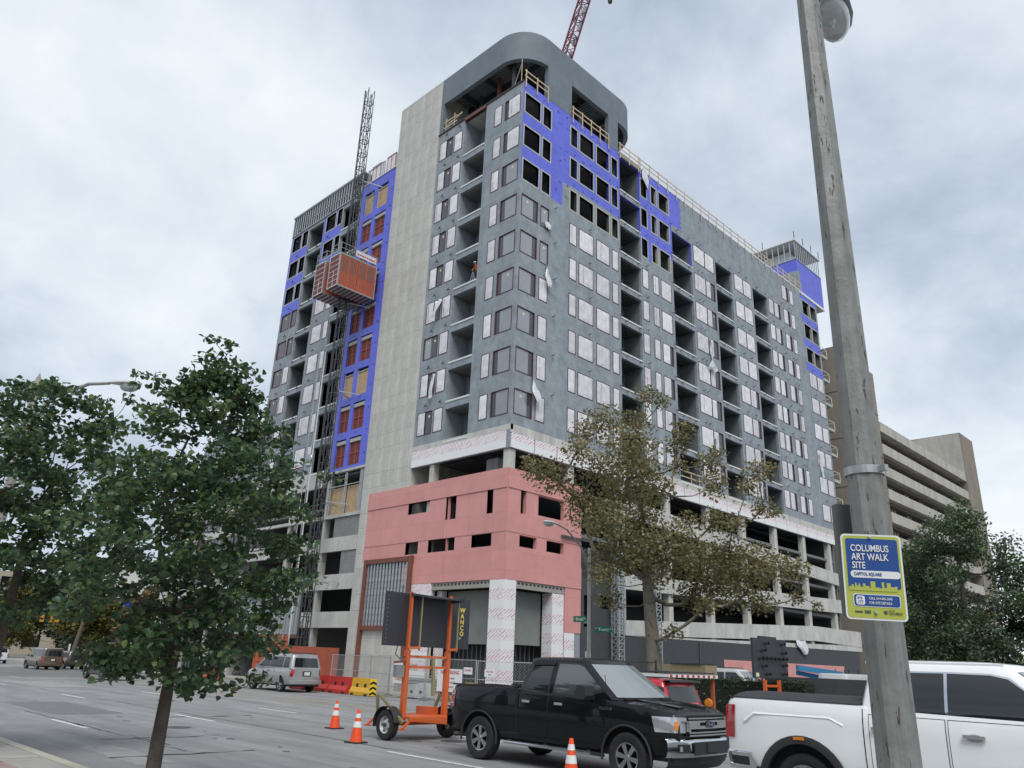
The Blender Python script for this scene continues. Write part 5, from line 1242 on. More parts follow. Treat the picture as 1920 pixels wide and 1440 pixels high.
for x, lab in ((-6.9, 'leftmost orange mesh gate panel west of the hoist base'), (-5.2, 'middle orange mesh gate panel west of the hoist base'), (-3.6, 'orange mesh gate panel nearest the hoist base')):
    f = thing('orange_gate', lab, 'gate', (-19.3+x, -2.2, 0), 0, 'orange gate panels by the hoist') 
    mb = MB(); mb.box(0, 0, .4, 1.5, .03, 3.0); mb.build('mesh_infill', OMESH, f)
    mb = MB(); [mb.box(a, -.03, 0, a+.07, .06, 3.1) for a in (-.04, 1.47)]; [mb.box(-.04, -.035, z, 1.5, .065, z+.07) for z in (.35, 1.6, 3.03)]; mb.build('gate_frame', ORANGE, f)
# ---- crane ----------------------------------------------------------------------
def lattice(mb, p, q, w, n, ref=(0,0,1), t=.12):
    p, q = Vector(p), Vector(q); d = (q-p).normalized(); a = d.cross(Vector(ref)).normalized(); b = a.cross(d)
    cs = [a*(w/2)-b*(w/2), -a*(w/2)-b*(w/2), b*(w/2)]
    for c in cs: mb.bar(p+c, q+c, t*1.5)
    L = (q-p).length
    for i in range(n):
        s0, s1 = p+d*(L*i/n), p+d*(L*(i+1)/n)
        for j in range(3):
            c0, c1 = cs[j], cs[(j+1) % 3]; mb.bar(s0+c0, s1+c1 if i % 2 else s0+c1, t*.7); mb.bar(s0+c0, s1+c1, t*.7); mb.bar(s0+c1, s1+c0, t*.7) if i % 3 == 0 else None
K = thing('tower_crane', 'dark red lattice crane jib rising behind the rounded building top', 'crane', (-14.7, 15.2, 0))
mb = MB(); lattice(mb, (0, 0, 0), (0, 0, 50), 2.0, 24, ref=(0, 1, 0)); mb.build('crane_mast', RUST, K)
CR = mat('crane_red', (.20, .03, .045), .5, var=.15)
JIB0, JIB1 = (0, 0, 50), (10.36, 1.7, 82.4)
mb = MB(); lattice(mb, JIB0, JIB1, 1.15, 30, ref=(0, 0, 1), t=.095); mb.build('crane_jib', CR, K)
mb = MB()
for i in range(18):
    p = Vector(JIB0).lerp(Vector(JIB1), (i+.1)/18); q = Vector(JIB0).lerp(Vector(JIB1), (i+.8)/18); mb.bar(p+Vector((.35, .35, -.3)), q+Vector((.35, .35, -.3)), .4, .05)
mb.build('jib_walkway', STEEL, K)
mb = MB(); mb.tube([(10.36, 1.7, 82.2), (10.36, 1.7, 70.0)], .05, 6); mb.build('hoist_rope', DSTEEL, K); mb = MB(); mb.lathe([(.001, -.42), (.2, -.3), (.27, 0), (.2, .3), (.05, .42), (.05, .8)], 14, c=(10.36, 1.7, 69.6)); mb.build('hook_block', DSTEEL, K, smooth=50)
# ---- leaning look of the rusty steel lamp post -------------------------------------
GALV = mat('weathered_pole', (.225, .23, .222), .55, metal=.3, var=.22, scale=9, bump=.1, bscale=40, stain=.28, stain_scale=(18, 18, .7), speck=((40, 40, 6), .618, (.07, .055, .045)))
PP = thing('lamp_post', 'tall weathered grey steel lamp post with rust streaks beside the kerb', 'lamp post', (33.58, -30.66, .14))
mb = MB(); mb.tube([(0, 0, 0), (0, 0, 1.3), (0, 0, 2.3), (0, 0, 4.2), (0, 0, 6.0), (0, 0, 9.2)], [.112, .101, .094, .081, .068, .052], 8); mb.build('pole', GALV, PP, smooth=30)
mb = MB(); mb.box(-.22, -.22, -.0, .22, .22, .05); mb.tube([(0, 0, .05), (0, 0, .3)], [.16, .13], 8); mb.build('base_plate', GALV, PP)
mb = MB(); mb.tube([(0, 0, 8.2), (-.2, .7, 8.65), (-.5, 1.7, 8.92), (-.83, 2.7, 8.93)], [.045, .042, .038, .034], 8); mb.build('lamp_arm', GALV, PP, smooth=40)
LH = mat('lamp_housing', (.20, .22, .235), .5, metal=.3, var=.15, scale=6)
def cobra(name, parent, base, dirv, L=.85, wid=.17, m=None, lens=True):
    d = Vector(dirv); d.z = 0; d.normalize(); a = Vector((-d.y, d.x, 0)); rows = []; b = Vector(base)
    prof = ((0, .30, .05), (.12, .42, .06), (.3, .75, .08), (.5, .98, .10), (.72, 1.0, .10), (.88, .78, .085), (1.0, .25, .04))
    for t, k, h in prof:
        c = b+d*(L*t); rows.append([c+a*(wid*k*math.cos(s))+Vector((0, 0, h*math.sin(s)*(1.0 if math.sin(s) > 0 else .45))) for s in np.linspace(0, 2*math.pi, 18, endpoint=False)])
    mb = MB(); mb.grid(rows, closed=True); mb.f.append(tuple(range(18))); mb.m.append(0); k = 18*(len(prof)-1); mb.f.append(tuple(k+i for i in range(18))); mb.m.append(0)
    o = mb.build(name, m or LH, parent, smooth=50)
    if lens:
        c = b+d*(L*.66); rows = []
        for s_, z in ((1, -.035), (.96, -.09), (.8, -.15), (.5, -.19), (.02, -.205)): rows.append([c+d*(L*.30*s_*math.cos(t))+a*(wid*.86*s_*math.sin(t))+Vector((0, 0, z)) for t in np.linspace(0, 2*math.pi, 18, endpoint=False)])
        mb = MB(); mb.grid(rows, closed=True); mb.build('lamp_bowl', mat('lamp_bowl', (.40, .43, .45), .12, var=.15, scale=5, coat=1, spec=.8), o, smooth=60)
    return o
cobra('lamp_head', PP, (-.80, 2.6, 8.93), (-.22, 1, 0), L=1.2, wid=.22)
mb = MB(); mb.lathe([(.092, -.02), (.097, -.02), (.097, .02), (.092, .02)], 24, c=(0, 0, 2.72)); mb.bar((.09, -.03, 2.72), (.13, -.05, 2.72), .02, .03); mb.build('hose_clamp', STEEL, PP)
# blue and lime sign strapped to the post
SY = Vector((.755, .56, 0)).normalized()          # reading direction of the sign
def sgn_frame(o, face):
    r = Vector((SY.x, SY.y, 0)); u = Vector((0, 0, 1)); n = r.cross(u); m = Matrix((r, u, n)).transposed().to_4x4(); m.translation = Vector(face); o.matrix_world = m
def rrect(mb, x0, y0, x1, y1, r_, z, mi=0, n=5, z0=None):
    pts = []
    for cx, cy, a in ((x1-r_, y1-r_, 0), (x0+r_, y1-r_, 90), (x0+r_, y0+r_, 180), (x1-r_, y0+r_, 270)):
        for i in range(n+1): t = R(a+90*i/n); pts.append((cx+r_*math.cos(t), cy+r_*math.sin(t)))
    if z0 is None: mb.add([(x, y, z) for x, y in pts], [tuple(range(len(pts)))], mi)
    else: mb.prism(pts, lambda a, b: (a, b, z0), lambda a, b: (a, b, z), mi)
LIME = mat('sign_lime', (.36, .40, .06), .5, var=.05); SBLUE = mat('sign_blue', (.004, .052, .235), .45, var=.04); SWHITE = mat('sign_white', (.66, .67, .66), .4, var=.04); SGREY = mat('sign_text_dark', (.05, .08, .05), .5, var=0)
S1 = thing('art_walk_sign', 'blue and lime art walk sign bolted to the weathered lamp post', 'sign'); sgn_frame(S1, (33.69, -31.0, 2.30)); S1.rotation_euler.rotate_axis('Z', R(-1.5)); S1.scale = (.85, .84, .85)
mb = MB(); rrect(mb, -.152, -.224, .152, .224, .022, 0, z0=-.004); mb.build('sign_plate', SWHITE, S1)
mb = MB(); rrect(mb, -.143, -.215, .143, .215, .018, .0015); mb.build('lime_field', LIME, S1)
mb = MB(); rrect(mb, -.130, -.062, .132, .2, .012, .003); mb.build('blue_field', SBLUE, S1)
mb = MB(); pts = [(-.130, -.05)]; bx = -.130
for w_, h_ in ((.014, 0), (.012, .012), (.006, 0), (.008, .022), (.01, .006), (.008, .018), (.014, 0), (.012, .02), (.02, .006), (.006, -.004), (.024, .034), (.02, 0), (.012, -.004), (.012, .032), (.012, 0), (.020, .028), (.020, .006), (.012, .01)):
    pts += [(bx, -.062+h_*.9+.006), (bx+w_, -.062+h_*.9+.006)]; bx += w_
pts = [(-.130, -.075)]+pts[1:]+[(bx, -.075)]
for (a, b) in zip(pts[1:-1:2], pts[2::2]): mb.quad((a[0], -.075, .0042), (b[0], -.075, .0042), (b[0], b[1], .0042), (a[0], a[1], .0042))
mb.build('skyline', LIME, S1)
mb = MB(); rrect(mb, -.115, -.008, .134, .030, .018, .0045); mb.build('white_band', SWHITE, S1)
mb = MB(); rrect(mb, -.112, -.158, .122, -.092, .014, .0035); rrect(mb, -.108, -.154, .118, -.096, .012, .0047, 1); rrect(mb, -.098, -.148, -.055, -.102, .01, .0055, 0); mb.build('info_panel', [SWHITE, SBLUE], S1)
def st(s, size, m, x, y, **k): put_text(s, size, m, S1, (x, y, .0062), (1, 0, 0), (0, 1, 0), align='LEFT', **k)
st('COLUMBUS', .050, SWHITE, -.108, .147, cx=.74, bold=.012); st('ART WALK', .050, SWHITE, -.105, .101, cx=.74, bold=.012); st('SITE', .050, SWHITE, -.105, .056, cx=.74, bold=.012)
st('CAPITOL SQUARE', .024, SBLUE, -.100, .011, cx=.72, bold=.012); st('SITE', .017, SBLUE, -.092, -.115, cx=.8, bold=.012); st('177', .024, SBLUE, -.092, -.136, cx=.8, bold=.012)
st('CALL 614-645-2645', .019, SWHITE, -.035, -.114, cx=.74, bold=.01); st('FOR SITE DETAILS', .019, SWHITE, -.035, -.137, cx=.74, bold=.01)
st('CITY OF', .010, SGREY, .058, -.172, cx=.8); st('COLUMBUS', .015, SGREY, .058, -.186, cx=.85, bold=.01)
mb = MB(); mb.box(.034, -.192, .0018, .052, -.174, .0032); mb.box(-.108, -.190, .0018, -.07, -.180, .0032); mb.box(-.06, -.192, .0018, -.03, -.176, .0032); mb.build('sign_logo', SGREY, S1)
mb = MB()
for y in (.207, -.185): mb.lathe([(.001, .012), (.007, .011), (.009, .006), (.009, .0)], 10, c=(-.005, y, .004))
mb.build('bolt', STEEL, S1)
S2 = thing('blank_sign', 'plain grey sign back seen edge on behind the lamp post', 'sign'); S2.location = (33.53, -30.52, 2.50); S2.rotation_euler = (0, 0, R(42))
mb = MB(); pts = []
for cx, cy, a in ((.03, .20, 0), (-.17, .20, 90), (-.17, -.33, 180), (.03, -.33, 270)):
    for i in range(5): t = R(a+22.5*i); pts.append((cx+.02*math.cos(t), cy+.02*math.sin(t)))
mb.prism(pts, lambda a, b: (a, 0, b), lambda a, b: (a, .004, b)); mb.build('sign_plate', mat('sign_back', (.16, .17, .17), .5, metal=.5, var=.12), S2)
mb = MB(); mb.bar((0, -.02, -.33), (0, -.02, .2), .03); mb.build('sign_rib', DSTEEL, S2)
# ---- other lamp posts ------------------------------------------------------------
POLEM = mat('pole_metal', (.33, .34, .33), .55, metal=.4, var=.2, scale=6)
T2 = thing('lamp_post', 'slim street lamp with green street name signs at the corner', 'lamp post', (9.35, -3.14, .02))
mb = MB(); mb.tube([(0, 0, 0), (.25, -.3, 7.0), (.27, -.33, 7.5)], [.115, .075, .07], 10); mb.build('pole', mat('pale_pole', (.42, .43, .42), .45, metal=.45, var=.15, scale=4), T2, smooth=40)
mb = MB(); mb.tube([(.27, -.33, 6.6), (.25, -1.0, 7.5), (.2, -2.0, 8.2), (.15, -2.7, 8.38)], .045, 8); mb.tube([(.27, -.33, 6.2), (.26, -.8, 7.1)], .025, 6); mb.build('lamp_arm', POLEM, T2, smooth=40)
cobra('lamp_head', T2, (.15, -2.65, 8.38), (-.05, -1, 0), L=1.0, wid=.2, m=mat('pale_lamp', (.55, .57, .56), .45, var=.05))
SGN = mat('street_sign_green', (.0, .17, .085), .4, var=.05)
for s_, lab, off, rd in (('E  Broad  St', 'green Broad street name sign on the corner lamp post', (-.52, -.10, 4.04), (1, 0, 0)), ('N  Young  St', 'green Young street name sign below the Broad sign', (.75, .22, 3.55), (.85, .52, 0))):
    t = thing('street_sign', lab, 'sign', (9.35, -3.14, 0)); rd = Vector(rd).normalized(); nrm = rd.cross(Vector((0, 0, 1)))
    mb = MB(); c = Vector(off); vs = []
    for e in (0, -.01):
        for a, b in ((-.42, -.15), (.42, -.15), (.42, .15), (-.42, .15)): vs.append(c+rd*a+Vector((0, 0, b))+nrm*e)
    mb.add(vs, ((0,1,2,3),(7,6,5,4),(0,4,5,1),(1,5,6,2),(2,6,7,3),(3,7,4,0))); mb.build('sign_plate', SGN, t)
    w = s_.split('  ')
    put_text(w[1], .23, SWHITE, t, c+nrm*.004, rd, (0,0,1), bold=.02, cx=.9); put_text(w[0], .10, SWHITE, t, c-rd*.36+nrm*.004+Vector((0,0,.03)), rd, (0,0,1), bold=.02); put_text(w[2], .10, SWHITE, t, c+rd*.35+nrm*.004+Vector((0,0,.03)), rd, (0,0,1), bold=.02)
t = thing('parking_sign', 'small white and red parking sign low on the corner lamp post', 'sign', (9.40, -3.22, 2.25)); mb = MB(); mb.box(-.17, -.06, -.24, .17, -.05, .24); mb.build('sign_plate', SWHITE, t)
RPR = mat('sign_red', (.42, .03, .03), .5, var=0)
put_text('NO', .13, RPR, t, (0, -.064, .12), (1,0,0), (0,0,1), bold=.02); put_text('STOPPING', .075, RPR, t, (0, -.064, -.02), (1,0,0), (0,0,1), bold=.02, cx=.8)
mb = MB(); mb.box(-.10, -.063, -.16, .10, -.0605, -.12); mb.build('arrow_mark', RPR, t)
T3 = thing('lamp_post', 'concrete lamp post with pointed cap above the left trees', 'lamp post', (14.45, -30.45, .14))
CP = mat('aggregate_pole', (.28, .27, .24), .9, var=.25, scale=10)
mb = MB(); mb.tube([(0, 0, 0), (0, .05, 7.35)], [.15, .085], 8); mb.build('pole', CP, T3, smooth=30); mb = MB(); mb.lathe([(.12, 0), (.13, .06), (.08, .18), (.12, .2), (.001, .55)], 10, c=(0, .05, 7.35)); mb.build('pole_cap', CP, T3)
mb = MB(); mb.tube([(0, .05, 6.75), (.35, .45, 7.35), (.8, .95, 7.68), (1.15, 1.3, 7.72)], [.05, .05, .045, .04], 8); mb.tube([(0, .05, 6.6), (.35, .45, 7.2), (.75, .9, 7.53)], .02, 6); mb.build('lamp_arm', POLEM, T3, smooth=40)
cobra('lamp_head', T3, (1.12, 1.27, 7.73), (.68, .74, 0), L=.8, wid=.15, m=MATS['pale_lamp'])
# ---- traffic cones ------------------------------------------------------------------
CO = mat('cone_orange', (.80, .085, .02), .45, var=.08, scale=8); CW = mat('cone_collar', (.72, .73, .72), .4, var=.1, scale=12)
def cone_proto(loc, label):
    t = thing('traffic_cone', label, 'cone', loc, 0, 'orange traffic cones on the road')
    mb = MB(); mb.lathe([(.145, .03), (.128, .14), (.062, .53), (.034, .70), (.03, .71), (.022, .71)], 24); mb.lathe([(.022, .71), (.022, .69)], 24); mb.build('cone_body', CO, t, smooth=50)
    for z0, z1 in ((.33, .455), (.53, .62)):
        f = lambda z: np.interp(z, [.03, .14, .53, .70], [.145, .128, .062, .034])+.003
        mb = MB(); mb.lathe([(f(z0), z0), (f(z1), z1)], 24); mb.build('reflective_collar', CW, t, smooth=60)
    mb = MB(); mb.box(-.19, -.19, 0, .19, .19, .03); mb.build('cone_base', BLKPL, t); return t
c0 = cone_proto((15.75, -21.8, 0), 'orange cone farther left of the sign trailer')
for loc, lab in (((19.0, -23.35, 0), 'orange cone nearest the sign trailer wheel'), ((25.84, -23.83, 0), 'orange cone in front of the black pickup door')):
    c = copy_tree(c0); c.location = loc; c['label'] = lab; c.rotation_euler = (0, 0, loc[0])
# ---- message board trailer -------------------------------------------------------------
TB = thing('sign_trailer', 'orange message board trailer with dark folded panel hitched to the black pickup', 'trailer', (18.9, -21.4, 0))
PD = mat('panel_black', (.032, .036, .044), .55, var=.08, scale=2)
BRASS = mat('zinc_strut', (.33, .29, .16), .4, metal=.5, var=.15)
for sg in (-1, 1):
    mb = MB(); mb.box(.05, sg*.66-.034, .55, .13, sg*.66+.034, 3.45); mb.build('upright', ORANGE, TB)
    mb = MB(); mb.box(.02, sg*.66-.055, .45, .15, sg*.66+.055, 2.05); mb.build('lower_mast', ORANGE, TB)
    mb = MB(); mb.bar((.26, sg*.62+.18, 2.05), (.26, sg*.62+.18, 3.35), .035); mb.bar((.1, sg*.66, 2.1), (.28, sg*.62+.2, 2.12), .12, .06, 1); mb.build('panel_strut', [BRASS, ORANGE], TB)
for z, t_ in ((1.88, .055), (1.63, .06)): 
    mb = MB(); mb.box(.07, -.62, z, .15, .62, z+t_); mb.build('cross_bar', ORANGE, TB)
for y0, y1, x0, x1 in ((-1.40, -.66, .10, -.06), (-.655, .655, -.06, -.06), (.66, 1.46, -.06, -.02)):
    mb = MB(); mb.add([(x0, y0, 2.14), (x1, y1, 2.14), (x1, y1, 3.42), (x0, y0, 3.42), (x0-.12, y0, 2.14), (x1-.12, y1, 2.14), (x1-.12, y1, 3.42), (x0-.12, y0, 3.42)], ((0,1,2,3),(7,6,5,4),(0,4,5,1),(1,5,6,2),(2,6,7,3),(3,7,4,0))); mb.build('message_panel', PD, TB)
mb = MB()
for i in range(12):
    z = 2.2+i*.1
    for y in (-1.38, 1.41): mb.box(.105 if y < 0 else -.09, y-.008, z, .112 if y < 0 else -.083, y+.008, z+.016)
mb.build('panel_rivet', STEEL, TB, kind='stuff')
mb = MB(); mb.add([(.42, -.58, 3.36), (.42, .72, 3.36), (-.5, .72, 3.47), (-.5, -.58, 3.47), (.42, -.58, 3.32), (.42, .72, 3.32), (-.5, .72, 3.43), (-.5, -.58, 3.43)], ((0,1,2,3),(7,6,5,4),(0,4,5,1),(1,5,6,2),(2,6,7,3),(3,7,4,0))); mb.bar((.1, -.68, 3.4), (.45, -.45, 3.35), .1, .05); mb.bar((.1, .68, 3.3), (.46, .85, 3.36), .12, .08); mb.build('solar_panel', PD, TB)
YEL = mat('yellow_letter', (.78, .60, .12), .5, var=0)
for i, ch in enumerate('WANCO'): put_text(ch, .165, YEL, TB, (-.026, 1.20, 3.12-i*.15), (.05, 1, 0), (0, 0, 1), bold=.03, cx=1.0)
mb = MB(); rows = [[(-.034, 1.20+.09*c*math.cos(t), 2.41+.03*c*math.sin(t)) for t in np.linspace(0, 2*math.pi, 13)] for c in (.01, 1)]; mb.grid(rows); mb.build('maker_badge', mat('badge_blue', (.30, .42, .60), .4, var=0), TB)
mb = MB(); mb.box(-.75, -.66, .50, .40, .66, .54); mb.box(-.8, -.72, .44, -.73, .72, .52); mb.box(.38, -.72, .44, .45, .72, .52); mb.bar((.4, -.55, .48), (2.35, -.10, .50), .07, .08); mb.bar((.4, .6, .48), (2.35, -.02, .50), .07, .08); mb.bar((-.1, -1.0, .36), (-.1, 1.0, .36), .08); mb.build('chassis', ORANGE, TB)
mb = MB(); mb.box(-.6, .3, .54, -.1, .62, .72); mb.build('battery_box', ORANGE, TB)
mb = MB(); mb.box(.02, -1.0, 1.42, .14, -.75, 1.70); mb.build('control_box', CONCG, TB); mb = MB(); mb.bar((.1, -1.05, 1.76), (.1, -.68, 1.79), .05); mb.build('side_arm', RUST, TB)
mb = MB(); mb.tube([(.05, -.95, 2.14), (.08, -1.02, 1.95), (.1, -.9, 1.85), (.1, -.72, 1.9)], .012, 6); mb.build('cable', BLKPL, TB)
r_ = .345; q = MB(); h = .10
q.lathe([(r_*.56, -h*.8), (r_*.8, -h), (r_*.95, -h*.9), (r_, -h*.3), (r_, h*.3), (r_*.95, h*.9), (r_*.8, h), (r_*.56, h*.8), (r_*.56, -h*.8)], 30, axis='y'); ty = q.mesh('tyre', TYRE, smooth=35)
q = MB(); q.lathe([(r_*.56, h*.82), (r_*.5, h*.6), (r_*.42, h*.3), (r_*.3, h*.55), (.001, h*.55)], 24, axis='y'); q.lathe([(.001, h*1.2), (.035, h*1.15), (.045, h*.5)], 12, axis='y', mi=1)
for i in range(5): a = i*2*math.pi/5; q.lathe([(.001, h*.58), (.022, h*.575), (.022, h*.5)], 8, axis='y', mi=1, c=(r_*.40*math.cos(a), 0, r_*.40*math.sin(a)))
rmm = q.mesh('rim', [mat('trailer_rim', (.46, .47, .47), .4, metal=.3, var=.1), DSTEEL], smooth=35)
for sg in (-1, 1):
    o = link('wheel', ty, TB); o.location = (-.1, sg*.95, r_); o.rotation_euler = (0, 0, 0 if sg > 0 else math.pi); link('rim', rmm, o)
    mb = MB(); mb.grid([[(-.1+.42*math.cos(t), sg*.95+y, .36+.40*math.sin(t)) for t in np.linspace(.15, math.pi+.2, 14)] for y in (-.13, .13)]); mb.build('mudguard', BLKPL, TB, smooth=60)
for (a, b, c) in (((-.55, -.9, .36), (-.50, -1.02, 1.0), 0), ((.42, -.9, .42), (-.42, -.98, .98), 0), ((-.75, .9, .36), (-.45, .95, 1.0), 0), ((.40, .85, .45), (.1, .78, 1.0), 0)):
    mb = MB(); mb.bar(a, b, .06); mb.build('corner_jack', BRASS, TB)
for (x, y) in ((-.9, -.95), (.45, -.92), (.45, .9)):
    mb = MB(); mb.box(x-.07, y-.07, .26, x+.07, y+.07, .29); mb.bar((x, y, .29), (x, y*.8, .45), .05); mb.build('jack_foot', ORANGE, TB)
mb = MB(); mb.bar((.17, .12, 1.9), (.22, .14, 1.0), .07); mb.build('winch_post', BRASS, TB)
mb = MB(); [mb.box(-.84, sg*.62-.07, .44, -.80, sg*.62+.07, .54) for sg in (-1, 1)]; mb.build('trailer_light', REDL, TB)
# ---- arrow board and canopy trailer -------------------------------------------------------
AB = thing('arrow_board', 'black arrow board with hooded lamps on orange posts beyond the white pickup bed', 'sign trailer', (21.75, -8.6, .1))
mb = MB(); mb.box(-.06, -1.2, 1.58, .02, 1.2, 2.84); mb.box(-.06, -.7, 2.84, .02, .5, 2.92); mb.build('arrow_panel', PD, AB)
hood = MB(); hood.lathe([(.001, .0), (.05, .01), (.05, .07), (.055, .07), (.055, 0)], 10, axis='y'); 
hm = MB(); hm.grid([[(.02+x, .065*math.cos(t), .065*math.sin(t)) for t in np.linspace(-.5, math.pi+.5, 9)] for x in (0, .16)]); hm.grid([[(.024, k*math.cos(t), k*math.sin(t)) for t in np.linspace(0, 2*math.pi, 10)] for k in (.001, .055)], 1)
hmm = hm.mesh('hood', [BLKPL, UNDER])
pos = [(-.84+i*.29, 2.2) for i in range(7)]+[(-.62, 2.45), (-.38, 2.68), (.86, 2.40), (.80, 2.70), (-.62, 1.95), (-.38, 1.70), (.86, 2.0), (.80, 1.72)]
for y, z in pos: o = link('lamp_hood', hmm, AB); o.location = (0, y, z)
for sg in (-1, 1):
    mb = MB(); mb.box(-.05, sg*.5-.05, .45, .05, sg*.5+.05, 1.52); mb.build('post', ORANGE, AB)
for z in (1.30, .98): 
    mb = MB(); mb.box(-.03, -.45, z, .03, .45, z+.07); mb.build('cross_bar', ORANGE, AB)
mb = MB(); mb.box(-.9, -.6, .42, .9, .6, .52); mb.build('chassis', ORANGE, AB); mb = MB(); mb.box(.02, -1.1, 1.62, .026, -.9, 1.74); mb.build('label_plate', STICK, AB)
for sg in (-1, 1): o = link('wheel', ty, AB); o.location = (0, sg*.75, r_); link('rim', rmm, o)
t = thing('beacon_lamp', 'amber warning lamp on a barrier above the black pickup bonnet', 'warning lamp', (24.9, -17.9, .02)); mb = MB(); mb.lathe([(.001, -.04), (.09, -.03), (.10, 0), (.09, .03), (.001, .04)], 18, axis='y', c=(0, 0, 1.14)); mb.build('lens', AMBER, t, smooth=40); mb = MB(); mb.bar((0, 0, .0), (0, 0, 1.05), .05); mb.box(-.2, -.2, 0, .2, .2, .05); mb.build('stand', BLKPL, t)
CT = thing('canopy_trailer', 'orange framed trailer with flat white roof and striped edge behind the red car', 'trailer', (21.0, -13.4, 0))
mb = MB(); mb.box(-1.6, -.75, 1.62, .35, 2.0, 1.71); mb.build('roof', SWHITE, CT)
for i in range(9): mb = MB(); mb.box(.352, -.70+i*.30, 1.63, .358, -.57+i*.30, 1.70); mb.build('roof_stripe', RPR, CT)
mb = MB(); mb.box(-1.5, -.68, 1.74, .3, 1.9, 1.78); mb.bar((-1.6, -.7, 2.0), (-.2, -.6, 2.02), .03); mb.bar((-.2, -.6, 1.7), (-.2, -.6, 2.1), .05); mb.build('solar_panel', PD, CT)
for x, y in ((-1.5, -.6), (.2, -.6), (-1.5, 1.0), (.2, 1.9), (-.6, -.62)): mb = MB(); mb.box(x-.05, y-.05, .5, x+.05, y+.05, 1.58); mb.build('post', mat('dull_orange', (.36, .085, .03), .6, var=.2), CT)
mb = MB(); mb.box(.17, -.5, 1.1, .22, 1.0, 1.26); mb.box(-1.5, -.64, 1.1, .2, -.60, 1.2); mb.build('rail', MATS['dull_orange'], CT); mb = MB(); mb.box(-1.3, -.4, .5, .1, .9, 1.35); mb.build('engine_housing', DARKIN, CT); mb = MB(); mb.box(-1.7, -.7, .4, .4, 1.1, .5); mb.build('chassis', MATS['dull_orange'], CT)
for sg in (-1, 1): o = link('wheel', ty, CT); o.location = (-.6, .2+sg*1.0, r_); link('rim', rmm, o)
# ---- barriers, fence, notices --------------------------------------------------------------
def jersey(loc, rotz, m, label, L=1.7):
    t = thing('road_barrier', label, 'barrier', loc, rotz, 'plastic barriers along the site')
    mb = MB(); pts = [(-.26, 0), (-.26, .16), (-.13, .38), (-.09, .8), (.09, .8), (.13, .38), (.26, .16), (.26, 0)]; mb.prism(pts, lambda a, b: (-L/2, a, b), lambda a, b: (L/2, a, b)); mb.build('barrier_body', m, t)
    mb = MB()
    for x in (-.35, .35): mb.box(x-.09, -.145, .38, x+.09, -.11, .54)
    for x in (-.6, .6): mb.box(x-.14, -.265, 0, x+.14, -.255, .09)
    mb.build('fork_slot', BLKPL, t); return t
RPL = mat('red_plastic', (.47, .035, .03), .45, var=.06); YPL = mat('yellow_plastic', (.60, .33, .02), .45, var=.06)
jersey((-1.3, -10.3, .02), -.02, RPL, 'red plastic barrier next to the yellow one'); jersey((-3.3, -10.2, .02), 0, RPL, 'red plastic barrier behind the silver car')
jersey((-5.3, -10.2, .02), .01, RPL, 'red plastic barrier left of the silver car rear'); jersey((-24, -6.5, gz(-24)), .1, RPL, 'red plastic barrier seen through the tree leaves', 2)
Y = jersey((.75, -10.35, .02), -.02, YPL, 'yellow plastic barrier with chevron end')
mb = MB(); 
for i in range(3):
    for sg in (-1, 1): mb.add([(.857, sg*.0, .10+i*.24), (.857, sg*.2, -.02+i*.24+.03), (.857, sg*.2, .09+i*.24+.03), (.857, 0, .21+i*.24)], ((0,1,2,3),))
mb2 = MB(); mb2.box(.851, -.21, .02, .854, .21, .78); mb2.build('chevron_field', mat('chev_yellow', (.80, .55, .03), .4, var=0), Y); mb.build('chevron', UNDER, Y)
FN = mat('chain_link', (.40, .41, .41), .5, metal=.5, var=.1)
def fence(name, label, p, q, h=1.85, mesh=True):
    p, q = Vector(p), Vector(q); L = (q-p).length; t = thing('chain_link_fence', label, 'fence', p, math.atan2(q.y-p.y, q.x-p.x), 'chain link fence panels round the site')
    for x in (0, L): mb = MB(); mb.tube([(x, 0, 0), (x, 0, h)], .024, 6); mb.build('post', FN, t)
    for z in (.12, h-.03, h*.55): mb = MB(); mb.tube([(0, 0, z), (L, 0, z)], .016, 6); mb.build('rail', FN, t)
    if mesh:
        mb = MB(); s = .14; n = int(L/s)
        for i in range(-int(h/s), n):
            x0 = i*s
            for sg in (0, 1):
                a0, z0 = (x0, 0); a1, z1 = (x0+h, h)
                if a0 < 0: z0 = -a0; a0 = 0
                if a1 > L: z1 = h-(a1-L); a1 = L
                if a0 >= L or a1 <= 0 or z1 <= z0: continue
                P_, Q_ = ((a0, z0), (a1, z1)) if not sg else ((L-a0, z0), (L-a1, z1))
                mb.bar((P_[0], .002*sg, P_[1]), (Q_[0], .002*sg, Q_[1]), .006)
        mb.build('chain_link', FN, t, kind='stuff')
    
    for x in (0, L): mb = MB(); mb.box(x-.25, -.15, 0, x+.25, .15, .06); mb.build('fence_foot', CONCG, t)
    return t
pts = [(2.6, -9.6), (5.1, -9.0), (6.6, -8.2), (8.3, -6.6), (9.6, -4.8)]
fence('f', 'chain link fence panel carrying the address board', (1.9, -9.7, .05), (4.6, -9.6, .05)); fence('f', 'chain link fence panel left of the address board', (-1.2, -8.6, .05), (1.85, -9.6, .05))
fence('f', 'chain link fence panel behind the sign trailer', (4.65, -9.55, .05), (7.4, -8.9, .03)); fence('f', 'chain link fence panel with small white notice by the pickup bed', (7.45, -8.85, .03), (9.9, -7.3, .02)); fence('f', 'chain link fence panel by the orange hoist enclosure', (-6.2, -7.8, .05), (-1.3, -8.55, .05))
def notice(label, loc, w, h, lines, m, rot=0, grp=None):
    t = thing('notice_board', label, 'notice', loc, rot); mb = MB(); mb.box(-w/2, -.006, -h/2, w/2, 0, h/2); mb.build('board', m, t)
    for s_, size, y, tm in lines: put_text(s_, size, tm, t, (0, -.010, y), (1,0,0), (0,0,1), bold=.02, cx=.85)
    return t
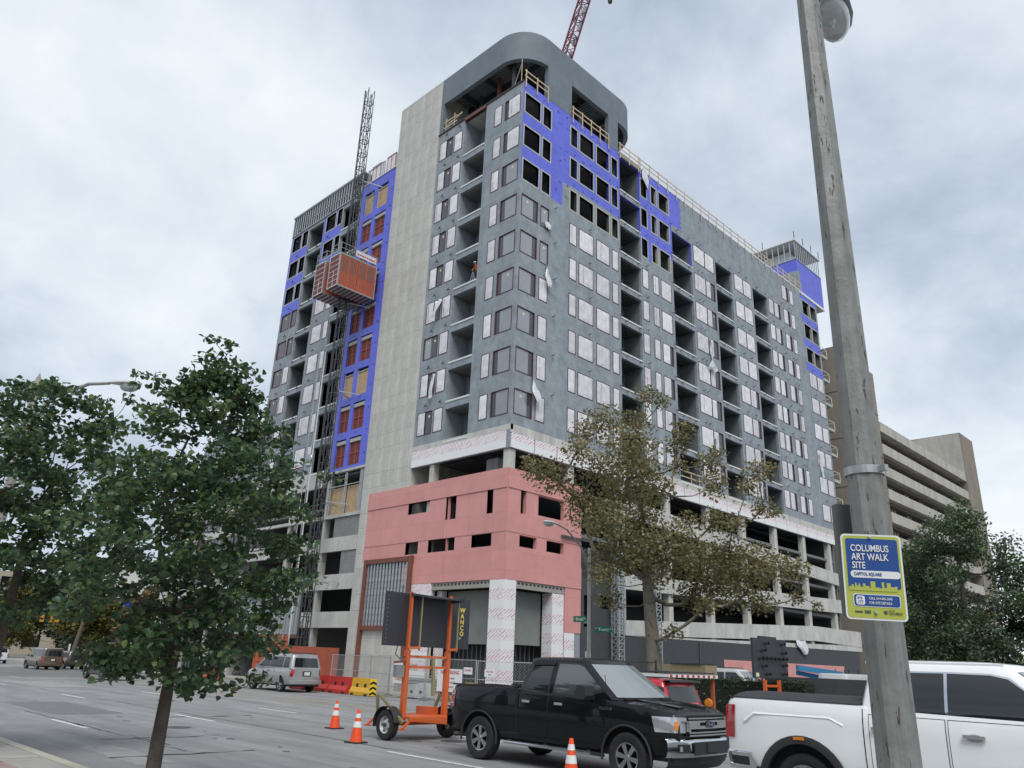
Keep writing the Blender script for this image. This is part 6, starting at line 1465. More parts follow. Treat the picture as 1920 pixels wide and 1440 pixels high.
notice('white board lettered 130 East Broad Street on the fence', (2.75, -9.72, 1.15), .95, .95, (('130 EAST', .22, .27, RPR), ('BROAD', .22, 0, RPR), ('STREET', .22, -.27, RPR)), SWHITE)
notice('small red lettered notice beside the address board', (3.85, -9.70, 1.45), .62, .3, (('NOTICE', .15, .03, RPR),), mat('grey_notice', (.45, .44, .42), .6))
notice('white no parking notice board behind the orange trailer posts', (6.05, -9.3, .95), 1.5, 1.0, (('NO PARKING', .22, .34, RPR), ('FENCED AREA', .11, .08, RPR), ('SITE ENTRANCE', .11, -.1, RPR), ('NO ENTRY', .13, -.3, RPR)), SWHITE, .16)
notice('small white notice tied to the fence by the pickup bed', (8.0, -8.6, 1.35), .5, .32, (('NOTICE', .11, .05, RPR), ('SITE', .09, -.08, SGREY)), SWHITE, .5)
notice('second small white notice on the fence by the trailer upright', (7.05, -9.08, 1.4), .5, .3, (('DANGER', .11, .02, RPR),), SWHITE, .2)
# wrapped material stacks and rubbish on the apron
for i, (x, y) in enumerate(((2.6, -8.9), (3.25, -8.95), (3.8, -8.85))):
    t = thing('wrapped_stack', ('left', 'middle', 'right')[i]+'most white wrapped bundle behind the fence', 'bundle', (x, y, .06), r.uniform(-.1, .1)); mb = MB(); mb.box(-.3, -.3, 0, .3, .3, .5+.08*i); mb.box(-.32, -.05, .0, -.302, .2, .2, 1); mb.box(-.1, -.312, .2, .1, -.302, .32, 1); mb.build('wrapping', [SWHITE, DSTEEL], t)
t = thing('compressor', 'dark machine standing behind the white wrapped bundles', 'machine', (4.2, -7.6, .06)); mb = MB(); mb.box(-.5, -.4, .25, .5, .4, 1.0); mb.tube([(-.3, -.42, .2), (-.3, .42, .2)], .2, 12); mb.tube([(.3, -.42, .2), (.3, .42, .2)], .2, 12); mb.build('body', DSTEEL, t); mb = MB(); mb.tube([(.2, 0, 1.0), (.25, 0, 1.35)], .05, 8); mb.build('exhaust', RUST, t)
t = thing('steel_sheet_stack', 'stack of grey corrugated sheets against the concrete wall', 'sheets', (-.6, -5.5, .06), .02); 
for i in range(5): mb = MB(); mb.box(-1.8, -.5, i*.16, 1.8+.1*(i % 2), .5, i*.16+.13); mb.build('sheet', STEEL, t)
for i in range(26):
    a, b = r.uniform(3.0, 8.5), r.uniform(-9.0, -5.2); s_ = r.uniform(.05, .16)
    if i < 1: RB = MB()
    RB.box(a-s_, b-s_, .05, a+s_*r.uniform(.5, 1.5), b+s_, .05+s_*.9)
RB = RB.build('rubble', RUBBLE, None, kind='stuff', label='loose rubble and broken concrete scattered inside the fence', cat='rubble')
# odds and ends inside the fence
for i, (x, y, a) in enumerate(((5.0, -7.9, .1), (6.1, -7.6, .35))):
    t = thing('timber_pallet', ('pale timber pallet nearer the address board', 'pale timber pallet nearer the column')[i], 'pallet', (x, y, .06), a)
    for k in range(6): mb = MB(); mb.box(-.5, -.5+k*.19, .10, .5, -.37+k*.19, .125); mb.build('slat', WOOD, t)
    for k in (-.45, 0, .38): mb = MB(); mb.box(k, -.5, 0, k+.08, .5, .10); mb.build('bearer', WOOD, t)
t = thing('timber_stack', 'stack of long pale boards lying in front of the shop opening', 'boards', (3.2, -3.2, .06), .05)
for k in range(9): mb = MB(); a = (k % 3)*.24+r.uniform(-.03, .03); z = (k//3)*.06; mb.box(-1.8+r.uniform(-.2, .2), a, z, 1.8+r.uniform(-.2, .2), a+.2, z+.05); mb.build('board', WOOD, t)
t = thing('timber_prop', 'pale timber prop leaning on the fence left of the pickup bed', 'prop', (5.3, -9.4, .05)); mb = MB(); mb.bar((0, 0, 0), (.15, .6, 2.6), .09, .09); mb.build('prop', WOOD, t)
t = thing('site_cable', 'loose dark cable lying on the dirt inside the fence', 'cable', (5.0, -8.8, .07)); mb = MB(); mb.tube([(i*.25, .35*math.sin(i*.9)+.1*math.sin(i*2.3), .02) for i in range(16)], .02, 5); mb.build('cable', BLKPL, t)
t = thing('yellow_bin', 'small yellow bin behind the fence next to the dark machine', 'bin', (5.0, -7.0, .06)); mb = MB(); mb.lathe([(.001, 0), (.24, 0), (.28, .75), (.30, .75), (.27, .70), (.001, .65)], 16); mb.build('bin_body', mat('bin_yellow', (.55, .45, .12), .6, var=.1), t, smooth=40)
# mast-climber lattice columns on the side street
for y in (10.6, 15.2):
    t = thing('mast_climber', 'pale ladder like lattice mast standing against the black wall '+('near the corner post' if y < 12 else 'beside the plane tree trunk'), 'mast', (.75, y, 0)); mb = MB(); z = 0
    for sx in (-.3, .3):
        for sy in (-.3, .3): mb.bar((sx, sy, 0), (sx, sy, 11.0), .07)
    mb.build('mast_leg', STEEL, t, kind='stuff'); mb = MB()
    while z < 11:
        for a, b in (((-.3,-.3),(.3,-.3)), ((.3,-.3),(.3,.3)), ((-.3,.3),(.3,.3)), ((-.3,-.3),(-.3,.3))): mb.bar((*a, z), (*b, z), .10, .06); mb.bar((*a, z), (*b, z+.42), .035)
        z += .42
    mb.build('mast_rung', STEEL, t, kind='stuff')
# boom lift on the lot
BL = thing('boom_lift', 'blue boom lift folded on the lot behind the railings', 'lift', (12.6, 15.6, 0), 1.1); BLM = mat('lift_blue', (.05, .22, .40), .5, var=.1)
mb = MB(); mb.bar((-1.6, 0, 2.2), (1.8, 0, 1.9), .22, .3); mb.bar((-1.4, .3, 1.9), (1.2, .3, 1.55), .2, .25); mb.build('boom', BLM, BL); mb = MB(); mb.box(-1.2, -.8, .5, 1.2, .8, 1.25); mb.build('chassis', BLM, BL)
mb = MB(); mb.box(1.8, -.6, 1.2, 2.5, .6, 1.3); [mb.bar((x, y, 1.3), (x, y, 2.2), .04) for x in (1.8, 2.5) for y in (-.6, .6)]; mb.build('basket', DSTEEL, BL)
for x in (-.8, .8):
    for y in (-.85, .85): o = link('wheel', ty, BL); o.location = (x, y, r_)
# worker on a balcony with a tripod
PS = thing('person', 'worker in an orange top bending over in a high balcony', 'person', (-4.75, .55, ZK[4]+3.1*1-.95-3.1)); 
def skin_body(name, verts, edges, radii, m, parent, root=0):
    me = bpy.data.meshes.new(name); me.from_pydata(verts, edges, []); o = bpy.data.objects.new(name, me); COL.objects.link(o)
    md = o.modifiers.new('skin', 'SKIN'); sv = me.skin_vertices[0].data
    for i, rr in enumerate(radii): sv[i].radius = (rr, rr)
    sv[root].use_root = True; o.modifiers.new('sub', 'SUBSURF').levels = 1
    dg = bpy.context.evaluated_depsgraph_get(); me2 = bpy.data.meshes.new_from_object(o.evaluated_get(dg)); bpy.data.objects.remove(o)
    me2.materials.clear()
    for mm in m: me2.materials.append(mm)
    me2.polygons.foreach_set('use_smooth', [True]*len(me2.polygons)); me2.name = name; return link(name, me2, parent)
V_ = [(0,0,.95), (0,-.12,1.15), (.02,-.28,1.32), (.02,-.36,1.42), (.02,-.46,1.52), (.1,.02,.9), (.13,.05,.5), (.12,0,.06), (.12,-.16,.04), (-.1,.02,.9), (-.12,.08,.5), (-.13,.1,.06), (-.13,-.06,.04), (.2,-.28,1.33), (.27,-.38,1.08), (.2,-.52,.9), (-.17,-.28,1.33), (-.24,-.40,1.1), (-.16,-.55,.95)]
E_ = [(0,1),(1,2),(2,3),(3,4),(0,5),(5,6),(6,7),(7,8),(0,9),(9,10),(10,11),(11,12),(2,13),(13,14),(14,15),(2,16),(16,17),(17,18)]
RD = [.15,.15,.17,.07,.11,.1,.075,.05,.045,.1,.075,.05,.045,.07,.05,.035,.07,.05,.035]
HV = mat('hi_vis_orange', (.55, .10, .02), .7, var=.1); TRS = mat('dark_trousers', (.03, .035, .05), .8); SKN = mat('skin', (.40, .22, .15), .6); HAT = mat('hard_hat', (.60, .58, .50), .4)
b_ = skin_body('body', V_, E_, RD, [HV, TRS, SKN], PS); me = b_.data
for p in me.polygons:
    c = p.center; p.material_index = 1 if c.z < .93 and c.y > -.25 else 2 if (c.z > 1.42 or (c.z < .98 and c.y < -.42)) else 0
mb = MB(); mb.lathe([(.145, 0), (.12, .01), (.115, .06), (.07, .12), (.001, .135)], 14, c=(.02, -.47, 1.57)); mb.build('hard_hat', HAT, PS, smooth=60)
t = thing('tripod', 'grey surveyor tripod standing beside the worker', 'tripod', (-5.3, .5, ZK[4]-.95)); mb = MB(); [mb.bar((.35*math.cos(a), .2*math.sin(a), 0), (0, 0, 1.2), .05) for a in (0, 2.1, 4.2)]; mb.build('legs', STEEL, t); mb = MB(); mb.box(-.08, -.08, 1.2, .08, .08, 1.4); mb.build('head', DSTEEL, t)
PS.location = (-4.75, .6, ZK[4]-.95)
# railings along the lot, low grey wall
RL = thing('iron_railing', 'black iron railing with spear tops behind the hedge', 'railing', (13.5, -6.2, .1)); IRON = mat('black_iron', (.018, .018, .02), .5, var=.1)
mb = MB()
for i in range(150): mb.bar((i*.13, 0, 0), (i*.13, 0, 1.42), .018); mb.add([(i*.13-.02, 0, 1.42), (i*.13+.02, 0, 1.42), (i*.13, 0, 1.52)], ((0,1,2),))
mb.build('bar', IRON, RL, kind='stuff'); 
for z in (.15, 1.28): mb = MB(); mb.bar((0, 0, z), (19.5, 0, z), .04); mb.build('rail', IRON, RL)
for i in range(9): mb = MB(); mb.box(i*2.4-.04, -.04, 0, i*2.4+.04, .04, 1.6); mb.build('post', IRON, RL)
t = thing('low_wall', 'low dark grey wall behind the clipped hedge', 'wall', (20.6, -6.9, 0)); mb = MB(); mb.box(0, 0, 0, 8.5, .25, 1.74); mb.build('wall_face', mat('charcoal_wall', (.055, .056, .062), .85, var=.2), t)
for (x, y, z, c, lab) in ((10.6, -2.4, 1.95, 'tan', 'tan plywood hoarding box behind the pickup roof'),):
    t = thing('site_hut', lab, 'hut', (13.6, -1.5, 0)); mb = MB(); mb.box(-1.5, -.5, 0, 1.6, .5, 2.05); mb.build('hut_wall', mat('tan_board', (.50, .40, .24), .8, var=.1), t); mb = MB(); mb.box(-.2, -.6, 2.06, 1.4, .6, 2.12); mb.build('hut_roof', DSTEEL, t)
# ================================================================== trees and plants
BARK = mat('bark', (.085, .07, .055), .9, var=.3, scale=9, bump=.6, bscale=22, stain=.25, stain_scale=(8, 8, 1.2))
BARKS = mat('plane_bark', (.17, .155, .12), .85, var=.25, scale=3, bump=.4, bscale=12, speck=(3.5, .56, (.105, .085, .06)))
LN = leafmat('redbud_leaf', [(0, (.040, .078, .046)), (1, (.18, .235, .075)), (.45, (.066, .124, .060)), (.8, (.098, .165, .068))], .45)
LS = leafmat('plane_leaf', [(0, (.12, .13, .06)), (1, (.36, .265, .135)), (.35, (.185, .188, .085)), (.75, (.255, .225, .108))], .42)
LG = leafmat('ash_leaf', [(0, (.045, .085, .058)), (1, (.34, .27, .06)), (.45, (.076, .135, .075)), (.93, (.13, .18, .07))], .4)
LD = leafmat('dark_leaf', [(0, (.026, .050, .030)), (1, (.10, .135, .046)), (.5, (.044, .080, .040)), (.8, (.066, .104, .042))], .3)
LY = leafmat('yellowing_leaf', [(0, (.055, .07, .018)), (1, (.26, .20, .04)), (.4, (.10, .11, .025)), (.8, (.18, .15, .03))], .25)
LB = leafmat('tan_leaf', [(0, (.10, .075, .03)), (1, (.30, .20, .08)), (.4, (.16, .12, .045)), (.8, (.22, .16, .06))], .25)
def leaf_geo(N, C_, L, Wd, g, droop=.35, fold=.18):
    """N leaves at centres C_: six-sided folded blades"""
    d = g.normal(size=(N, 3)); d[:, 2] = d[:, 2]*.5-droop; d /= np.linalg.norm(d, axis=1, keepdims=True)
    n = g.normal(size=(N, 3))*.75; n[:, 2] += 1.0; s = np.cross(d, n); s /= np.linalg.norm(s, axis=1, keepdims=True)+1e-9; n = np.cross(s, d)
    l = L*g.uniform(.65, 1.2, (N, 1)); w = l*Wd/2
    P = [C_-d*l*.5, C_-d*l*.22+s*w+n*w*fold*2, C_+d*l*.15+s*w*.85+n*w*fold*2, C_+d*l*.5, C_+d*l*.15-s*w*.85+n*w*fold*2, C_-d*l*.22-s*w+n*w*fold*2]
    V = np.stack(P, 1).reshape(-1, 3); b = (np.arange(N)*6)[:, None]
    F = np.concatenate([b+np.array([[0, 1, 2, 3]]), b+np.array([[0, 3, 4, 5]])], 1).reshape(-1, 4); return V, F
def np_mesh(name, V, F, m):
    me = bpy.data.meshes.new(name); me.vertices.add(len(V)); me.vertices.foreach_set('co', np.ascontiguousarray(V, dtype=np.float32).ravel())
    k = F.shape[1]; me.loops.add(F.size); me.loops.foreach_set('vertex_index', np.ascontiguousarray(F, dtype=np.int32).ravel())
    me.polygons.add(len(F)); me.polygons.foreach_set('loop_start', np.arange(len(F), dtype=np.int32)*k)
    me.materials.append(m); me.update(calc_edges=True); return me
def ball(g, n, shell=.45):
    v = g.normal(size=(n, 3)); v /= np.linalg.norm(v, axis=1, keepdims=True); return v*(g.uniform(0, 1, (n, 1))**shell)
def make_tree(name, label, cat, base, trunk, tr, clumps, leaf, n_leaf, lm, bark, seed=1, wd=.8, group=None, droop=.35, limbk=1.0, flat=.85, leaf_objs=None, twigs=5, spread=1.1):
    """trunk: list of points (world); clumps: (x, y, z, r). Limbs grow from the trunk to every clump."""
    g = np.random.default_rng(seed); t = thing(name, label, cat, base, 0, group); B0 = Vector(base)
    pts = [Vector(p) for p in trunk]; nodes = []; par = []
    for i, p in enumerate(pts):
        if i:
            for k in range(1, 5): nodes.append(pts[i-1].lerp(p, k/4)); par.append(len(nodes)-2)
        else: nodes.append(p); par.append(-1)
    nt_ = len(nodes); first = max(1, int(nt_*.45)); order = sorted(range(len(clumps)), key=lambda i: (Vector(clumps[i][:3])-pts[-1]).length)
    ends = []
    for i in order:
        c = Vector(clumps[i][:3]); best = None
        for j in range(first, len(nodes)):
            q = nodes[j]; dv = c-q; cost = dv.length*(1+.9*max(0, -dv.z/(dv.length+1e-6)))+(.25*(q-pts[-1]).length if j >= nt_ else .15*abs(nt_-1-j)*.2)
            if best is None or cost < best[0]: best = (cost, j)
        j = best[1]; q = nodes[j]; L_ = (c-q).length; up = Vector((0, 0, .16*L_)); off = Vector(g.normal(size=3)*.06*L_)
        prev = j
        for s in (.33, .66, 1.0):
            p = q.lerp(c, s)-up*(math.sin(math.pi*s))*.6+off*math.sin(math.pi*s); nodes.append(p); par.append(prev); prev = len(nodes)-1
        ends.append((prev, i))
    tw = []
    for e, i in ends:
        c = clumps[i]
        for k in range(twigs):
            v = ball(g, 1, .3)[0]*c[3]*.95; v[2] = v[2]*flat+.1*c[3]; p = Vector(c[:3])+Vector(v); tw.append((nodes[e], nodes[e].lerp(p, .5)+Vector((0, 0, .08*c[3])), p))
    wgt = [0.0]*len(nodes)
    for e, i in ends: 
        k = e
        while k >= 0: wgt[k] += clumps[i][3]**1.3; k = par[k]
    tot = max(wgt); rad = [max(.006, tr*limbk*(w/tot)**.55) if k >= nt_ else None for k, w in enumerate(wgt)]
    for k in range(nt_): rad[k] = tr*(1-.42*k/(nt_-1))*(1.25 if k == 0 else 1)
    inv = lambda p: Vector(p)-B0
    mb = MB(); mb.tube([inv(nodes[k]) for k in range(nt_)], rad[:nt_], 12); mb.build('trunk', bark, t, smooth=60)
    mb = MB()
    for k in range(nt_, len(nodes)):
        j = par[k]; r0 = min(rad[j], rad[k]*1.35) if j < nt_ else rad[j]; mb.tube([inv(nodes[j]), inv(nodes[k])], [r0, rad[k]], 6, cap=False)
    for a, b, c in tw: mb.tube([inv(a), inv(b), inv(c)], [max(.004, leaf*.09), max(.003, leaf*.06), max(.002, leaf*.035)], 4, cap=False)
    mb.build('limbs', bark, t, smooth=60, kind='stuff')
    vol = np.array([c[3]**2.2 for c in clumps]); cnt = np.maximum(3, (n_leaf*vol/vol.sum()).astype(int)); C_ = []
    for c, n in zip(clumps, cnt):
        v = ball(g, n, .42)*c[3]*spread*g.uniform(.75, 1.15, (n, 1)); v[:, 2] *= flat; C_.append(v+np.array(c[:3]))
    C_ = np.concatenate(C_)-np.array(base)
    if leaf_objs:
        d = np.linalg.norm(C_+np.array(base)-np.array(CAM), axis=1); idx = np.argsort(d)[:leaf_objs]; lms = []
        for q in range(12):
            V, F = leaf_geo(1, np.zeros((1, 3)), leaf, wd, g, droop); lms.append(np_mesh('leaf', V, F, lm))
        for a, k in enumerate(idx): o = link('leaf', lms[a % 12], t); o.location = C_[k]
        C_ = np.delete(C_, idx, 0)
    V, F = leaf_geo(len(C_), C_, leaf, wd, g, droop); o = link('crown', np_mesh('crown', V, F, lm), t); o['kind'] = 'stuff'; return t
def envelope(base, prof, n, r, seed, shell=.55, jit=.25):
    """clump centres inside a crown profile: (height, radius) pairs"""
    g = np.random.default_rng(seed); zs = [p[0] for p in prof]; out = []; zmin, zmax = zs[0], zs[-1]; rm = max(p[1] for p in prof)
    while len(out) < n:
        z = g.uniform(zmin, zmax); R_ = np.interp(z, zs, [p[1] for p in prof])
        if g.uniform() > (R_/rm)**1.3+.06: continue
        a = g.uniform(0, 2*math.pi); q = R_*g.uniform()**(shell*.8); out.append((base[0]+q*math.cos(a), base[1]+q*math.sin(a), z, r*g.uniform(1-jit, 1+jit)))
    return out
# near tree by the kerb
b = (24.68, -30.28, .14)
cl = envelope(b, [(1.4, .75), (1.8, 1.15), (2.5, 1.5), (3.3, 1.6), (4.0, 1.42), (4.6, 1.05), (5.2, .6), (5.8, .25)], 250, .27, 3)
cl += [(24.55, -30.45, 6.15, .16), (24.75, -30.25, 6.05, .17), (24.6, -30.3, 5.85, .22), (24.85, -30.2, 5.7, .2), (24.1, -31.0, 5.5, .15), (24.35, -30.9, 5.3, .25), (25.25, -29.5, 4.85, .2), (25.5, -28.95, 3.1, .2), (25.4, -28.75, 4.3, .2), (24.4, -29.9, 1.45, .22), (24.9, -30.0, 1.4, .25), (25.2, -29.8, 1.45, .24), (25.5, -29.5, 1.55, .2)]
make_tree('street_tree', 'leafy young green tree on a bare dark trunk at the near kerb', 'tree', b, [(24.68, -30.28, .0), (24.67, -30.28, .8), (24.68, -30.28, 1.3), (24.69, -30.28, 1.8), (24.69, -30.29, 2.3)], .095, cl, .09, 14500, LN, BARK, seed=8, leaf_objs=296, droop=.45, twigs=4, limbk=.62, spread=1.1, wd=.88, flat=.55)
b = (18.7, -30.85, .14)
cl = envelope(b, [(2.2, .9), (2.9, 1.7), (3.8, 2.1), (4.8, 2.05), (5.7, 1.6), (6.2, 1.1), (6.5, .6)], 250, .28, 13)
cl += [(18.0, -32.2, 6.9, .16), (18.1, -32.0, 6.6, .2), (19.3, -29.75, 7.05, .13), (19.3, -29.75, 6.8, .15), (19.25, -29.8, 6.5, .2), (19.3, -29.4, 6.0, .3), (19.5, -29.0, 5.9, .3), (19.6, -28.9, 5.2, .3), (19.6, -28.9, 4.4, .3)]
make_tree('street_tree', 'second dark green tree at the left edge in front of the concrete lamp post', 'tree', b, [(18.7, -30.85, 0), (18.68, -30.85, 1.5), (18.7, -30.82, 2.6), (18.7, -30.82, 3.3)], .11, cl, .105, 14500, LN, BARK, seed=21, droop=.4, twigs=4, limbk=.8, spread=1.12, wd=.88, flat=.55)
# plane tree on the corner, thinning and browning
SYC = [(13.87, -4.3, 14.64, 0.54), (14.51, -3.85, 14.31, 0.45), (13.01, -6.6, 12.78, 0.91), (12.94, -8.01, 12.06, 0.54), (13.42, -9.0, 10.9, 0.64), (11.06, -9.06, 10.31, 0.68), (11.61, -8.41, 9.98, 0.82), (11.8, -10.51, 10.24, 0.32), (15.25, -7.59, 10.92, 1.09), (12.65, -4.07, 10.66, 1.18), (12.54, -6.16, 10.77, 1.0), (16.76, -5.53, 12.06, 0.5), (16.02, -4.91, 11.66, 0.59), (14.66, -2.84, 11.23, 0.5), (16.14, -2.35, 11.21, 0.68), (16.61, -2.36, 11.68, 0.36), (17.46, -4.27, 9.62, 0.59), (18.9, -2.96, 10.31, 0.59), (18.96, -1.99, 10.68, 0.34), (19.4, -4.94, 9.16, 0.5), (18.9, -2.64, 8.74, 0.5), (19.91, -3.59, 8.3, 0.27), (11.37, -5.77, 8.83, 0.95), (14.42, -8.13, 7.71, 1.0), (11.59, -6.78, 9.41, 0.64), (13.45, -4.23, 9.15, 1.04), (15.75, -6.23, 9.38, 0.68), (15.16, -2.95, 8.41, 0.5), (16.24, -2.42, 8.39, 0.64), (18.92, -5.42, 7.62, 0.5), (12.6, -5.8, 6.47, 0.82), (14.39, -8.52, 5.4, 0.54), (13.31, -6.44, 4.61, 0.54), (14.14, -6.19, 6.16, 0.73), (15.4, -6.61, 6.47, 0.82), (16.15, -5.43, 6.56, 1.04), (15.93, -2.96, 6.42, 1.13), (17.97, -4.38, 6.4, 0.95), (19.24, -4.56, 6.06, 0.91), (18.96, -1.87, 6.11, 0.77), (20.19, -2.56, 6.06, 0.54), (16.43, -2.7, 5.35, 0.95), (18.78, -4.36, 4.96, 0.86), (19.14, -3.73, 4.52, 0.45), (15.52, -3.25, 5.07, 0.77), (19.99, -2.36, 4.93, 0.41), (20.68, -2.05, 4.54, 0.25), (16.15, -5.92, 3.29, 0.41), (16.67, -6.8, 6.95, 0.95), (13.27, -4.01, 7.95, 0.91), (17.71, -5.76, 4.32, 0.45), (13.34, -4.45, 13.24, 0.73), (13.93, -6.75, 9.15, 0.82), (13.42, -3.8, 10.91, 0.82), (13.97, -6.54, 7.19, 0.82), (13.83, -3.6, 5.91, 0.73)]
make_tree('plane_tree', 'large olive and brown plane tree with mottled trunk before the grey facade', 'tree', (14.9, -5.6, .1), [(14.95, -5.6, 0), (14.93, -5.58, 1.8), (14.85, -5.62, 3.4), (14.8, -5.7, 4.6), (14.75, -5.75, 5.6)], .36, SYC, .14, 21500, LS, BARKS, seed=5, wd=.95, limbk=.68, twigs=8, spread=1.32)
# trees at the right, beyond the lot
for i, (bx, by, h, rr, n, lab, lm_) in enumerate(((20.6, 18.6, 12.2, 4.0, 21000, 'tall green tree right of the steel lamp post before the tan garage', LG), (17.4, 21.6, 9.6, 2.6, 9000, 'lower green tree tight against the right side of the steel post', LG), (25.4, 20.2, 9.9, 3.0, 15000, 'dark green tree at the right edge with sky showing through', LD), (22.6, 12.0, 5.0, 2.5, 7000, 'low dark bushy tree above the white pickup roof', LD))):
    b = (bx, by, 0); cl = envelope(b, [(1.2, rr*.6), (h*.3, rr*.95), (h*.55, rr), (h*.78, rr*.72), (h*.92, rr*.36), (h, rr*.12)], int(95 if n > 10000 else 60), rr*.24, 40+i)
    make_tree('broadleaf_tree', lab, 'tree', b, [(bx, by, 0), (bx+.05, by, h*.2), (bx, by+.1, h*.45), (bx+.1, by, h*.75)], .22, cl, .23, n, lm_, BARK, seed=60+i, wd=.5, droop=.6, twigs=4)
# clipped hedge on the kerb of the lot
HG = thing('clipped_hedge', 'dark clipped hedge in front of the parked white cars', 'hedge', (18.4, -7.5, .1))
g = np.random.default_rng(77); n = 16000; C_ = np.stack([g.uniform(-5.0, 4.2, n), g.uniform(-.45, .45, n), g.uniform(0, 1, n)**.7*1.54+g.normal(size=n)*.03], 1)
V, F = leaf_geo(n, C_, .075, .6, g, 0); o = link('foliage', np_mesh('foliage', V, F, LD), HG); o['kind'] = 'stuff'
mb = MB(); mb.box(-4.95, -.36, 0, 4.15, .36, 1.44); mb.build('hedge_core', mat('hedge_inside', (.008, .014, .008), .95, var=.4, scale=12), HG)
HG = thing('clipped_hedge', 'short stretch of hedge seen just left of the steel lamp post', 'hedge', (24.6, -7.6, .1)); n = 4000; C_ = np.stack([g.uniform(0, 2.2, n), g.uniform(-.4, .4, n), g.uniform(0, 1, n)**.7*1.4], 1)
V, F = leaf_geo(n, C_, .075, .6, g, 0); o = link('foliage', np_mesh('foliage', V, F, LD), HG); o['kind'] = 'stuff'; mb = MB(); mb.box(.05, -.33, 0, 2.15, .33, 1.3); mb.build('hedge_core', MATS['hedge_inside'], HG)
# trees along the far pavement to the west
for i, (bx, by, h, rr, lm_, lab) in enumerate(((-58, 1.5, 8.5, 3.4, LB, 'tan autumn tree with a leaning pale trunk beyond the brown car'), (-47, 4, 9.5, 3.6, LD, 'dark green tree behind the striped road barricade'), (-72, 0, 8.5, 3.8, LY, 'yellow green tree above the white crossover car'), (-66, 9, 13, 5.5, LD, 'tall dark tree behind the yellow one far down the street'), (-88, 4, 11, 4.5, LD, 'dark tree farthest down the street on the left'), (-38, 6, 8, 3.2, LD, 'dark green tree in front of the glass building'), (-100, -2, 10, 4.5, LY, 'yellowing tree at the far left end of the street'), (-80, 14, 15, 6, LD, 'big dark tree rising over the west end of the street'), (-112, -9, 9, 4.5, LD, 'dark round tree at the leftmost far end of the street'), (-104, 3, 11, 5, LD, 'dark tree between the yellowing trees far down the street'))):
    b = (bx, by, gz(bx)); cl = envelope(b, [(2.4+gz(bx), rr*.6), (h*.45, rr), (h*.7, rr*.9), (h*.9, rr*.5), (h, rr*.2)], 46, rr*.30, 90+i)
    make_tree('pavement_tree', lab, 'tree', b, [(bx+(.9 if i == 0 else 0), by, gz(bx)), (bx+.3, by, 1.5), (bx, by, 3.2), (bx, by, h*.6)], .2, cl, .42, 6000, lm_, BARKS if i == 0 else BARK, seed=120+i, wd=.6, twigs=3)
# ================================================================== other buildings
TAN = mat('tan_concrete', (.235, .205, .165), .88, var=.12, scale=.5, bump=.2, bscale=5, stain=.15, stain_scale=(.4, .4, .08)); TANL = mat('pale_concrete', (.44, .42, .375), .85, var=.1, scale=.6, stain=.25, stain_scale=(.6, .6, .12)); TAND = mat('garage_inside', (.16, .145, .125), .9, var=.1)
G = thing('parking_garage', 'tan concrete multi storey parking garage beyond the tower', 'garage', (0, 53, 0))
mb = MB(); mb.box(-22, 4.2, 0, -.2, 17.0, 41.0); mb.build('stair_tower', TAN, G)
for z in range(5, 41, 6):
    mb = MB(); mb.box(-21.9, 4.15, z, -.15, 17.05, z+.05); mb.build('tower_joint', TAND, G)
for x in (-.18,):
    for y in (8.5, 12.8): mb = MB(); mb.box(-.205, y, 0, -.16, y+.06, 41); mb.build('tower_joint', TAND, G)
zt = 34.15
for k in range(11):
    mb = MB(); mb.box(-.9, 17.0, zt-1.35-k*3.05, -.1, 54.2, zt-k*3.05); mb.build('parapet', TANL, G)
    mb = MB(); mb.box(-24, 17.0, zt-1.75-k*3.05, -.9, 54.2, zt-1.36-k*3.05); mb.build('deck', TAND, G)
for y in range(22, 54, 6):
    for dy in (0, 1.0): mb = MB(); mb.box(-2.2, y+dy, 0, -1.7, y+dy+.5, 32); mb.build('column', TANL, G)
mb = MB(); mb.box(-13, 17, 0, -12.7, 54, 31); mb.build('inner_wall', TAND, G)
mb = MB(); mb.box(-10, 54.2, 0, -.0, 61.2, 41.3); mb.build('stair_tower', TAN, G); mb = MB(); mb.prism([(-16, 33), (-16, 38.5), (-10.02, 41.2), (-10.02, 33)], lambda a, b: (a, 54.3, b), lambda a, b: (a, 61, b)); mb.build('tower_roof_wall', TANL, G); mb = MB(); mb.quad((-9.9, 54.19, 34.2), (-.1, 54.19, 34.2), (-.1, 54.19, 41.2), (-9.9, 54.19, 41.2)); mb.build('tower_side', TANL, G)
# glass block behind the near tree, podium between
OG = mat('office_glass', (.10, .14, .17), .08, var=.15, scale=.3, ior=1.8); MUL = mat('mullion', (.40, .42, .43), .5, metal=.3)
O = thing('glass_office', 'blue grey glass building half hidden by the near tree', 'building', (-46, 8, gz(-46)))
mb = MB(); mb.box(-9, -5, 0, 9.2, 12, 25.5); mb.build('glass_wall', OG, O)
mb = MB()
for i in range(24): mb.box(-9+i*.79-.06, -5.12, 0, -9+i*.79+.06, -5.0, 25.6)
for k in range(8): mb.box(-9, -5.15, 3.2*k+2.8, 9.2, -4.99, 3.2*k+3.2)
mb.build('mullion', MUL, O, kind='stuff'); mb = MB(); [mb.bar((-9, -4.9, z), (9, -4.9, z), .05) for z in (26.1, 26.7)]; [mb.bar((-9+i*1.5, -4.9, 25.5), (-9+i*1.5, -4.9, 26.7), .05) for i in range(13)]; mb.build('roof_railing', WTRIM, O)
PD2 = thing('podium_wing', 'pale banded podium joining the tower on its west side', 'building', (-36, 1, gz(-36)))
for z0, z1 in ((4.2, 5.4), (7.2, 8.3), (10.1, 11.2), (12.9, 13.6), (15.4, 16.9)):
    mb = MB(); mb.box(-18, -.8, z0, .6, .0, z1); mb.build('spandrel', CONC2, PD2)
mb = MB(); mb.box(-18, 2.5, 0, .6, 4, 16.8); mb.build('inner_wall', INNER, PD2)
